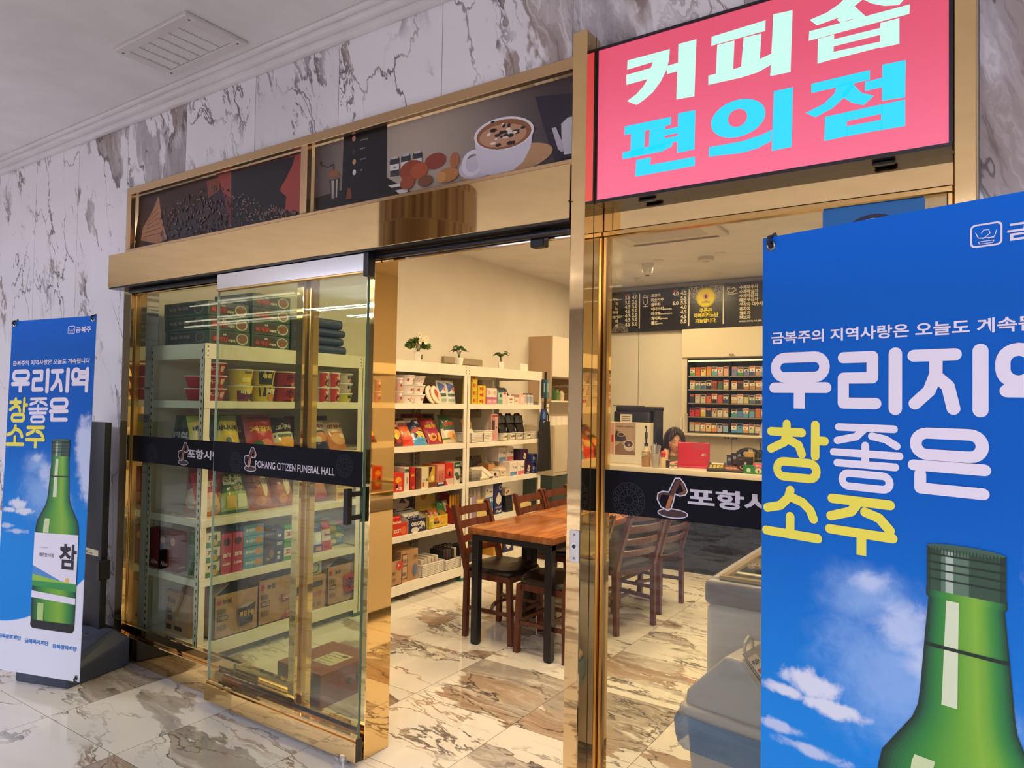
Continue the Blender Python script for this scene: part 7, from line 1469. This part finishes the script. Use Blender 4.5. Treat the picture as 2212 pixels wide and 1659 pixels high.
PC = [['#5aa04a', '#d86a3c', '#e6cf8a', '#d8a050', '#5ab0c0', '#e0a0a0', '#e0b0a0'], ['#c9c4bc', '#5a8a7a', '#4a6a9c', '#2a3050', '#8a4a3c', '#4a6a60', '#c9b48a'], ['#2a2c3a', '#c9c4bc', '#cfc6b8', '#d86a4c', '#2a2428', '#c85a5a', '#3a4a78'], ['#c83a4a', '#c8303c', '#d8b84a', '#2c3448', '#c9b8a0', '#cfc4b4', '#d8d0c0'], ['#b8b0a4', '#cfc8bc', '#d0b48c', '#d8b070', '#d88a3c', '#b9b0c0', '#8ab0d8']]
PD = [['#7a86c0', '#3a9a4a', '#6a80c8', '#4a58a0', '#b89a6a', '#6ac0d0'], ['#d0c8bc', '#3a3844', '#b8804a', '#b08a60', '#a87a4c', '#a8b8c8'], ['#c8b08a', '#cfc8b8', '#c8c09a', '#4a7a98', '#3a4a68', '#c86a7a'], ['#4a9ab8', '#5a8ac0', '#5aa0d0', '#6aa8c8', '#c87a4a', '#8ac0d0'], ['#4a90d0', '#5a98c8', '#c89a6a', '#b8c8b0', '#d0b8b0', '#8ab8d0']]
CN = {}
def cname(c):
    r_, g_, b_ = [int(c[i:i+2], 16) for i in (1, 3, 5)]
    if max(r_, g_, b_)-min(r_, g_, b_) < 36: return 'black' if r_ < 90 else 'whitish'
    if r_ >= g_ and r_ >= b_: return 'tan' if g_ > r_*.72 and b_ > r_*.5 else ('yellow' if g_ > r_*.72 else ('red' if g_ < r_*.5 else 'orange'))
    return 'blue' if b_ >= g_ else 'green'
pw_, ph_ = .058, .102
for r_ in range(5):
    for col_, (L, xa, xb, n) in enumerate(((PC[r_], tx0+.014, mid_-.012, 7), (PD[r_], mid_+.016, mid_+.016+6*.0665, 6))):
        for i in range(n):
            x = xa+(i+.5)*(xb-xa)/n; c = L[i]; hh = ph_*rn.uniform(.92, 1.06)
            b = B(); b.box(-pw_/2, -.022, 0, pw_/2, 0, hh, P('#e6ded0' if rn.random() < .75 else c, .4), .0015); F = FY(0, -.022, 0)
            b.frect(F, -pw_/2+.001, 0.001, pw_/2-.001, hh*rn.uniform(.3, .5), P(c, .4), .0006); b.frect(F, -pw_/2+.003, hh*.74, pw_/2-.003, hh*.97, P(('#b85a4a', '#c87a5a', '#8a4a44', '#3a3034')[rn.randrange(4)], .4), .0008); b.fell(F, rn.uniform(-.01, .01), hh*.55, .010, .008, P(('#2a2c3a', c, '#8a6a4a')[rn.randrange(3)], .4), .001, 12)
            put(b, 'cigarette_pack', '%s cigarette pack, %s in the %s row of the %s rack half' % (cname(c), ORD[i], ('top', 'second', 'middle', 'fourth', 'bottom')[r_], ('left', 'right')[col_]), 'cigarette pack', x, ty+.03, rowz[r_]+.0005 if r_ < 4 else tz0+.0005, 0, 'cigarette packs in the lit rack')
for k, (px, pt) in enumerate(((1477, 895), (1483, 886))):
    q = at(px, 928, y=ty-.03); zt_ = at(px, pt, y=ty-.03).z; b = B(); b.box(-.012, -.06, 0, .012, .04, zt_-q.z, P('#e8dfce', .5), .002); put(b, 'binder', 'white upright binder left of the tobacco rack, %s one' % ('shorter', 'taller')[k], 'binder', q.x, ty-.07, tz0-.02)
b = B(); b.box(cx0-.02, ty-.16, tz0-.045, tx1, ty-.001, tz0-.022, P('#e9dfcb', .4), .004); tag(b.build('ledge_shelf'), 'narrow cream ledge under the tobacco rack', 'shelf')
q = at(1646, 905, y=ty-.045); t = thing('plastic_bag', 'translucent white plastic bag hanging by the banner edge above the counter', 'bag', (q.x+.08, ty-.045, q.z-.26)); b = B(); b.grid(lambda u, v: ((u-.5)*(.26-.18*v), -.03*math.sin(math.pi*u)+.008*math.sin(17*u+5*v), .40*v), 10, 8, P('#c4c2bc', .35)); b.grid(lambda u, v: ((.5-u)*(.26-.18*v), .03*math.sin(math.pi*u)+.008*math.sin(13*u), .40*v), 10, 8, P('#c4c2bc', .35)); b.ftext(FY(0, -.04, 0), '담배', .0, .22, .05, P('#3a3a44', .5), .003, 'c', .03); b.build('body', t)

# ================================================================ on the shop ceiling
def ceil_at(px, py, z=SZ): return at(px, py, z=z)
a, c, d_ = ceil_at(1367, 524), ceil_at(1557, 499), ceil_at(1540, 484)
t = thing('air_conditioner', 'flat white ceiling cassette air conditioner inside the shop', 'air conditioner', ((a.x+c.x)/2, (a.y+d_.y)/2, SZ))
y0_, y1_ = a.y-.8, a.y+.05; b = B(); b.box(a.x-.05, y0_, SZ-.035, c.x+.05, y1_, SZ-.001, P('#d8d0c4', .5), .012, 2); wb(b, 'panel', t)
b = B(); b.box(a.x+.02, y1_-.09, SZ-.040, c.x-.02, y1_-.04, SZ-.0345, P('#8a7a64', .5), .002); b.box(a.x+.03, y1_-.075, SZ-.041, c.x-.03, y1_-.055, SZ-.0395, P('#4a3c30', .7)); wb(b, 'louvre', t)
b = B(); b.box(a.x+.08, y0_+.15, SZ-.038, c.x-.08, y1_-.16, SZ-.0345, P('#c2b8ac', .6), .002); wb(b, 'intake_grille', t)
q = ceil_at(1399, 570); t = thing('security_camera', 'small white cylinder security camera under the shop ceiling', 'camera', (q.x, q.y, SZ-.12)); b = B(); b.lathe([(.0, 0), (.03, .0), (.05, .02), (.062, .10), (.066, .119), (0, .119)], (0, 0, 0), P('#d3cac0', .4), 20); b.build('housing', t); b = B(); b.sphere((0, 0, .004), (.026, .026, .016), M_BLACK, 12, 8); b.build('lens', t)
q = ceil_at(1525, 556); t = thing('smoke_detector', 'wide white smoke detector on the shop ceiling', 'detector', (q.x, q.y, SZ-.05)); b = B(); b.lathe([(0, 0), (.025, 0), (.03, .012), (.075, .018), (.078, .049), (0, .049)], (0, 0, 0), P('#d0c6c0', .4), 24); b.build('housing', t)
q = ceil_at(1375, 600); t = thing('sprinkler', 'small round sprinkler head on the shop ceiling by the window edge', 'sprinkler', (q.x, q.y, SZ-.035)); b = B(); b.lathe([(0, 0), (.012, 0), (.012, .018), (.04, .022), (.042, .034), (0, .034)], (0, 0, 0), P('#cfc4b8', .35), 16); b.build('head', t)
for k, (px, py) in enumerate(((1422, 562), (1556, 547), (1382, 607), (1552, 591))):
    q = ceil_at(px, py); t = thing('downlight', 'recessed ceiling light, %s' % ('left one near the security camera', 'right one beyond the smoke detector', 'small one beside the sprinkler', 'lower right one above the menu board')[k], 'downlight', (q.x, q.y, SZ-.006)); b = B(); n = 20; b.lathe([(.038, 0), (.05, 0), (.052, .005), (.036, .005)], (0, 0, 0), P('#d8cdbd', .4), 20); b.build('trim_ring', t); b = B(); b.lathe([(0, .003), (.036, .003), (.036, .004), (0, .004)], (0, 0, 0), P('#ffe2a8', .4, emit=2.5), 16); b.build('lamp', t)
# ================================================================ the woman behind the counter
HC = at(1457, 952, y=7.02); HC.z -= .005
fwd = Vector((.60, -.80, 0)).normalized(); side = Vector((fwd.y, -fwd.x, 0))*-1      # side = her left
side = Vector((-fwd.y, fwd.x, 0))
tilt = R(12)
Fd = fwd*math.cos(tilt)-Vector((0, 0, 1))*math.sin(tilt); Up = Vector((0, 0, 1))*math.cos(tilt)+fwd*math.sin(tilt)
def hp(x, y, z): return HC+Fd*x+side*y+Up*z
t = thing('person', 'woman with dark bobbed hair in olive top, cheek on hand, behind the red tablet', 'person', (HC.x, HC.y, 0))
def gs(a, b, s): return math.exp(-((a-b)/s)**2)
def head_pt(u, v):
    th = (u-.5)*2*math.pi; ph = (v-.5)*math.pi; cz = math.sin(ph); cr = math.cos(ph)
    x = cr*math.cos(th); y = cr*math.sin(th); z = cz
    X = x*(.090 if x > 0 else .098); Y = y*.073; Z = z*.112
    jaw = max(0, -z-.15); Y *= 1-.38*jaw; X += .012*jaw*(x > 0)
    if x > 0:
        f = max(0, x)
        X += f*(.024*gs(Y, 0, .011)*(gs(Z, -.030, .014)+.55*gs(Z, -.010, .018))          # nose
              - .009*(gs(Y, .031, .016)+gs(Y, -.031, .016))*gs(Z, .008, .013)              # sockets
              + .004*(gs(Y, .031, .02)+gs(Y, -.031, .02))*gs(Z, .028, .009)                # brow
              + .006*gs(Y, 0, .02)*gs(Z, -.058, .008) + .003*gs(Y, 0, .02)*gs(Z, -.070, .006)  # lips
              + .008*gs(Y, 0, .022)*gs(Z, -.095, .014))                                       # chin
        X += .004*(gs(Y, .04, .02)+gs(Y, -.04, .02))*gs(Z, -.025, .025)
    return hp(X, Y, Z)
b = B(); b.grid(head_pt, 64, 48, P('#e0b08e', .5))
for s in (-1, 1): b.sphere(tuple(hp(-.004, s*.074, -.008)), (.012, .012, .028), P('#e0b08e', .5), 12, 8)
SKIN = P('#dda885', .5)
def skin_mesh(chains, mat, rootscale=1.0, sub=1):
    """limbs grown from joint chains: [(point, radius), ...], first point shared by index"""
    me = bpy.data.meshes.new('sk'); vs = []; es = []; rad = []
    for ch in chains:
        prev = None
        for item in ch:
            if isinstance(item, int): idx = item
            else: vs.append(tuple(item[0])); rad.append(item[1]); idx = len(vs)-1
            if prev is not None: es.append((prev, idx))
            prev = idx
    me.from_pydata(vs, es, []); o = bpy.data.objects.new('sk', me); COL.objects.link(o)
    m = o.modifiers.new('skin', 'SKIN'); m.use_smooth_shade = True
    sv = me.skin_vertices[0].data
    for i, r_ in enumerate(rad): sv[i].radius = (r_, r_); sv[i].use_root = (i == 0)
    sd = o.modifiers.new('sub', 'SUBSURF'); sd.levels = sub; sd.render_levels = sub
    dg = bpy.context.evaluated_depsgraph_get(); dg.update(); ev = o.evaluated_get(dg); out = bpy.data.meshes.new_from_object(ev)
    V = [v.co.copy() for v in out.vertices]; Fc = [tuple(p.vertices) for p in out.polygons]
    bpy.data.objects.remove(o); bpy.data.meshes.remove(out); return V, Fc
nk = hp(-.025, 0, -.10); ch_ = HC-Vector((0, 0, .27))-fwd*.02
sl_, sr_ = ch_+side*.165, ch_-side*.165                    # left, right shoulder
pel = HC-Vector((0, 0, .68))-fwd*.03
elb = at(1436, 1000, y=6.84); elb.z = CT+.045
wr = hp(.035, -.085, -.135); el2 = at(1502, 1000, y=6.95); el2.z = CT+.05; wr2 = at(1480, 1000, y=6.84); wr2.z = CT+.04
if wr.z < elb.z+.12: wr.z = elb.z+.12
hipL, hipR = pel+side*.10, pel-side*.10
kL, kR = hipL+fwd*.36, hipR+fwd*.36
body = [[(pel, .13), (pel+(ch_-pel)*.45, .115), (ch_-Vector((0, 0, .06)), .115), (ch_+Vector((0, 0, .02)), .075), (nk-Up*.01, .048), (nk+Up*.05, .048)],
        [3, (sr_, .052), (sr_*.45+elb*.55+Vector((0, 0, -.02)), .043), (elb, .038), (wr*.5+elb*.5, .034), (wr, .025)],
        [3, (sl_, .052), (sl_*.5+el2*.5, .043), (el2, .038), (wr2, .026), (wr2+(wr2-el2).normalized()*.07, .022)],
        [0, (hipL, .085), (kL, .062), (kL-Vector((0, 0, .38)), .045)], [0, (hipR, .085), (kR, .062), (kR-Vector((0, 0, .38)), .045)]]
V, Fc = skin_mesh(body, SKIN); b.add(V, Fc, SKIN)
# right hand closed against the cheek: palm, four curled fingers, thumb under the jaw
palm = wr+Up*.045+Fd*.01+side*.004
hand = [[(wr, .026), (palm, .030)]]
for i, (o_, L_) in enumerate(((.024, .030), (.009, .034), (-.006, .032), (-.020, .026))):
    k0 = palm+Fd*o_+Up*.022; k1 = k0+Up*L_+side*.006; k2 = k1+Up*L_*.45+side*.020; k3 = k2+side*.016-Up*.004
    hand.append([1, (k0, .0105), (k1, .009), (k2, .008), (k3, .007)])
hand.append([1, (palm+Fd*.030-Up*.008, .012), (palm+Fd*.052+Up*.014+side*.006, .0095), (palm+Fd*.064+Up*.034+side*.014, .0078)])
V, Fc = skin_mesh(hand, SKIN); b.add(V, Fc, SKIN)
fw2 = (wr2-el2).normalized(); sd2 = Vector((-fw2.y, fw2.x, 0))
hand2 = [[(wr2+fw2*.05, .022), (wr2+fw2*.09, .026)]]
for i in range(4):
    k0 = wr2+fw2*.115+sd2*(.026-.017*i); hand2.append([1, (k0, .0105), (k0+fw2*.03+Vector((0, 0, .006)), .009), (k0+fw2*.052-Vector((0, 0, .006)), .008), (k0+fw2*.066-Vector((0, 0, .014)), .007)])
hand2.append([1, (wr2+fw2*.085-sd2*.03, .012), (wr2+fw2*.105-sd2*.046, .0095), (wr2+fw2*.13-sd2*.05, .008)])
V, Fc = skin_mesh(hand2, SKIN); b.add(V, Fc, SKIN)
tmp = b.build('tmp_body'); md = tmp.modifiers.new('r', 'REMESH'); md.mode = 'VOXEL'; md.voxel_size = .0055; md.use_smooth_shade = True; sm = tmp.modifiers.new('s', 'SMOOTH'); sm.factor = .4; sm.iterations = 2
dg = bpy.context.evaluated_depsgraph_get(); dg.update(); me = bpy.data.meshes.new_from_object(tmp.evaluated_get(dg)); me.name = 'body'
bpy.data.objects.remove(tmp)
me.materials.clear(); me.materials.append(SKIN); me.polygons.foreach_set('material_index', [0]*len(me.polygons)); me.polygons.foreach_set('use_smooth', [True]*len(me.polygons))
ob = bpy.data.objects.new('body', me); COL.objects.link(ob); ob.parent = t; ob.matrix_parent_inverse = Matrix.Translation(t.location).inverted()
# top: olive knit with short sleeves
M_TOP = speckle('olive_knit', '#6a6046', '#5c5440', 60, .9)
top = [[(pel, .142), (pel+(ch_-pel)*.45, .127), (ch_-Vector((0, 0, .06)), .127), (ch_+Vector((0, 0, .012)), .086), (nk-Up*.035, .057)],
       [3, (sr_, .062), (sr_*.62+elb*.38+Vector((0, 0, -.02)), .054)], [3, (sl_, .062), (sl_*.6+el2*.4, .054)]]
V, Fc = skin_mesh(top, M_TOP, sub=2); b = B(); b.add(V, Fc, M_TOP); wb(b, 'knit_top', t)
tr = [[(pel-Vector((0, 0, .02)), .145), (hipL, .097), (kL, .072), (kL-Vector((0, 0, .36)), .057)], [0, (hipR, .097), (kR, .072), (kR-Vector((0, 0, .36)), .057)]]
V, Fc = skin_mesh(tr, M_INK); b = B(); b.add(V, Fc, P('#2a2a30', .8)); wb(b, 'trousers', t)
# hair: a bob parted at the side, longer and fuller on her right
M_HAIR = P('#2a1d1a', .38)
def hair(u, v):
    th = -math.pi+2*math.pi*u; back = (1-math.cos(th))/2
    face = gs(th, .0, .80)                      # opening at the face
    lo = -1.25 if abs(th) > .80 else -.05+.95*(1-(abs(th)/.80)**1.6)
    ph = math.pi/2-(math.pi/2-lo*.9)*v
    cz = math.sin(ph); cr = math.cos(ph); k = 1.13+.03*math.sin(th*23+v*3)*v
    drop = max(0, -cz)
    X = cr*math.cos(th)*.100*k-.004; Y = cr*math.sin(th)*(.088+.02*drop)*k; Z = cz*.118*k if cz > 0 else cz*.135
    if cz < 0: X = math.cos(th)*(.100+.010*drop)*k*(1-.10*drop)-.004; Y = math.sin(th)*(.088+.016*drop)*k*(1-.06*drop)
    if th < 0 and cz < .2: Y -= .014*(.2-cz); Z -= .018*max(0, -cz)
    return hp(X, Y, Z+.004)
b = B(); b.grid(hair, 96, 30, M_HAIR); ob = wb(b, 'hair', t); so = ob.modifiers.new('solid', 'SOLIDIFY'); so.thickness = .012; so.offset = -1
b = B(); mk = P('#2c1c18', .5)
for s in (-1, 1):
    pts = [(.0+.0, s*(.014+.036*i/6), .030+.005*math.sin(math.pi*i/6)) for i in range(7)]
    def onface(y, z, d=.0015): q = head_pt(.5+math.asin(max(-1, min(1, y/.073/max(.2, math.sqrt(max(.05, 1-(z/.112)**2))))))/(2*math.pi), .5+math.asin(z/.112)/math.pi); return q+Fd*d
    b.tube([onface(p[1], p[2], .001) for p in pts], [.0018, .0028, .003, .003, .0026, .002, .0012], mk, 6)
wb(b, 'eyebrows', t)
b = B()
for s in (-1, 1): b.tube([onface(s*(.017+.029*i/6), .006-.0045*math.sin(math.pi*i/6), .001) for i in range(7)], [.001, .0018, .0022, .0024, .0022, .002, .0012], P('#1c1210', .5), 6)
wb(b, 'eyelashes', t)
b = B(); b.tube([onface(-.018+.036*i/8, -.062+.002*abs(i-4)/4, -.001) for i in range(9)], [.001, .0028, .0042, .0048, .0045, .0048, .0042, .0028, .001], P('#b8685c', .45), 8); wb(b, 'lips', t)
b = B(); b.sphere(tuple(hp(.02, -.1, .03)), .005, P('#cfc4b8', .2, .8), 8, 6); wb(b, 'hair_pin', t)
# stool she sits on
t = thing('stool', 'low stool under the woman, hidden by the counter', 'stool', (pel.x, pel.y, 0)); zs = pel.z-.135
b = B(); b.lathe([(0, zs-.05), (.17, zs-.05), (.18, zs-.02), (.17, zs), (0, zs)], (0, 0, 0), M_BLACK, 24); b.build('seat', t)
b = B(); b.lathe([(.2, 0), (.2, .02), (.03, .04), (.03, zs-.05), (0, zs-.05)], (0, 0, 0), P('#8a8a8e', .3, .9), 20); b.build('pedestal', t)

# ================================================================ the hall behind the camera (seen in the polished steel and glass)
g = NT('mosaic_tile'); tc = g.n('TexCoord').outputs['UV']
br = g.n('TexBrick', ins={'Vector': g.vmath('MULTIPLY', tc, (40, 11, 1)), 'Color1': col4('#b49a7c'), 'Color2': col4('#6e4c34'), 'Mortar': col4('#9a8468'), 'Scale': 1.0, 'Mortar Size': .02, 'Brick Width': .5, 'Row Height': .9}); br.offset = 0.37
g.set(g.b, 'Base Color', br.outputs[0]); g.set(g.b, 'Roughness', .3)
b = B(); n = 48; b.grid(lambda u, v: (.40*math.cos(2*math.pi*u), .40*math.sin(2*math.pi*u), HZ*v), n, 1, g.m)
o = b.build('hall_column'); uv = o.data.uv_layers.new(name='UVMap'); k = 0
for p in o.data.polygons:
    i = p.index
    for lp, (a, c) in zip(p.loop_indices, ((i/n, 0), ((i+1)/n, 0), ((i+1)/n, 1), (i/n, 1))): uv.data[lp].uv = (a, c)
q = at(925, 470, y=4.37); o.location = (q.x, 2*2.12-4.37, 0); struct(o)
for k, (px, py) in enumerate(((480, 656), (480, 690), (480, 702))):
    q = at(px, py, z=HZ-.03 if k == 0 else 2.9-.12*k); yy = 2*2.24-q.y
    b = B(); b.box(-1.6, -.012, 0, 1.6, .012, .02, P('#fff4da', .4, emit=4.0)); o = b.build('linear_light', None, False); o.location = (q.x+.6, yy, q.z); tag(o, 'slim linear ceiling lamp in the hall, %s of those mirrored in the left glass' % ('highest', 'middle', 'lowest')[k], 'lamp')

# ================================================================ the right-hand rack behind the freezer (seen mirrored in the gold jamb)
def turned(o, c=8.37): return (-3.92-o.location.x, c-o.location.y, o.location.z)
things_ = [o for o in SC.objects if o.parent is None]
for o in things_:
    if o.name == 'shelf_rack.001': dup(o, turned(o), math.pi, 'white steel rack on the right behind the freezer, mirrored in the gold jamb')
    elif o.get('category') in ('snack bag', 'box', 'bowl', 'tub', 'candy tray', 'lid', 'packet') and 3.9 < o.location.y < 4.9 and .8 < o.location.z < 1.9 and -4.3 < o.location.x < -3.6:
        lb = o['label'].replace(' on the middle rack', '').replace(' of the middle rack', '').split(',')
        r_ = o.copy(); COL.objects.link(r_); r_.location = turned(o); r_.rotation_euler = (o.rotation_euler.x, o.rotation_euler.y, o.rotation_euler.z+math.pi)
        r_['label'] = ' '.join((','.join(lb)).split()[:9])+' on right rack mirrored in the jamb'
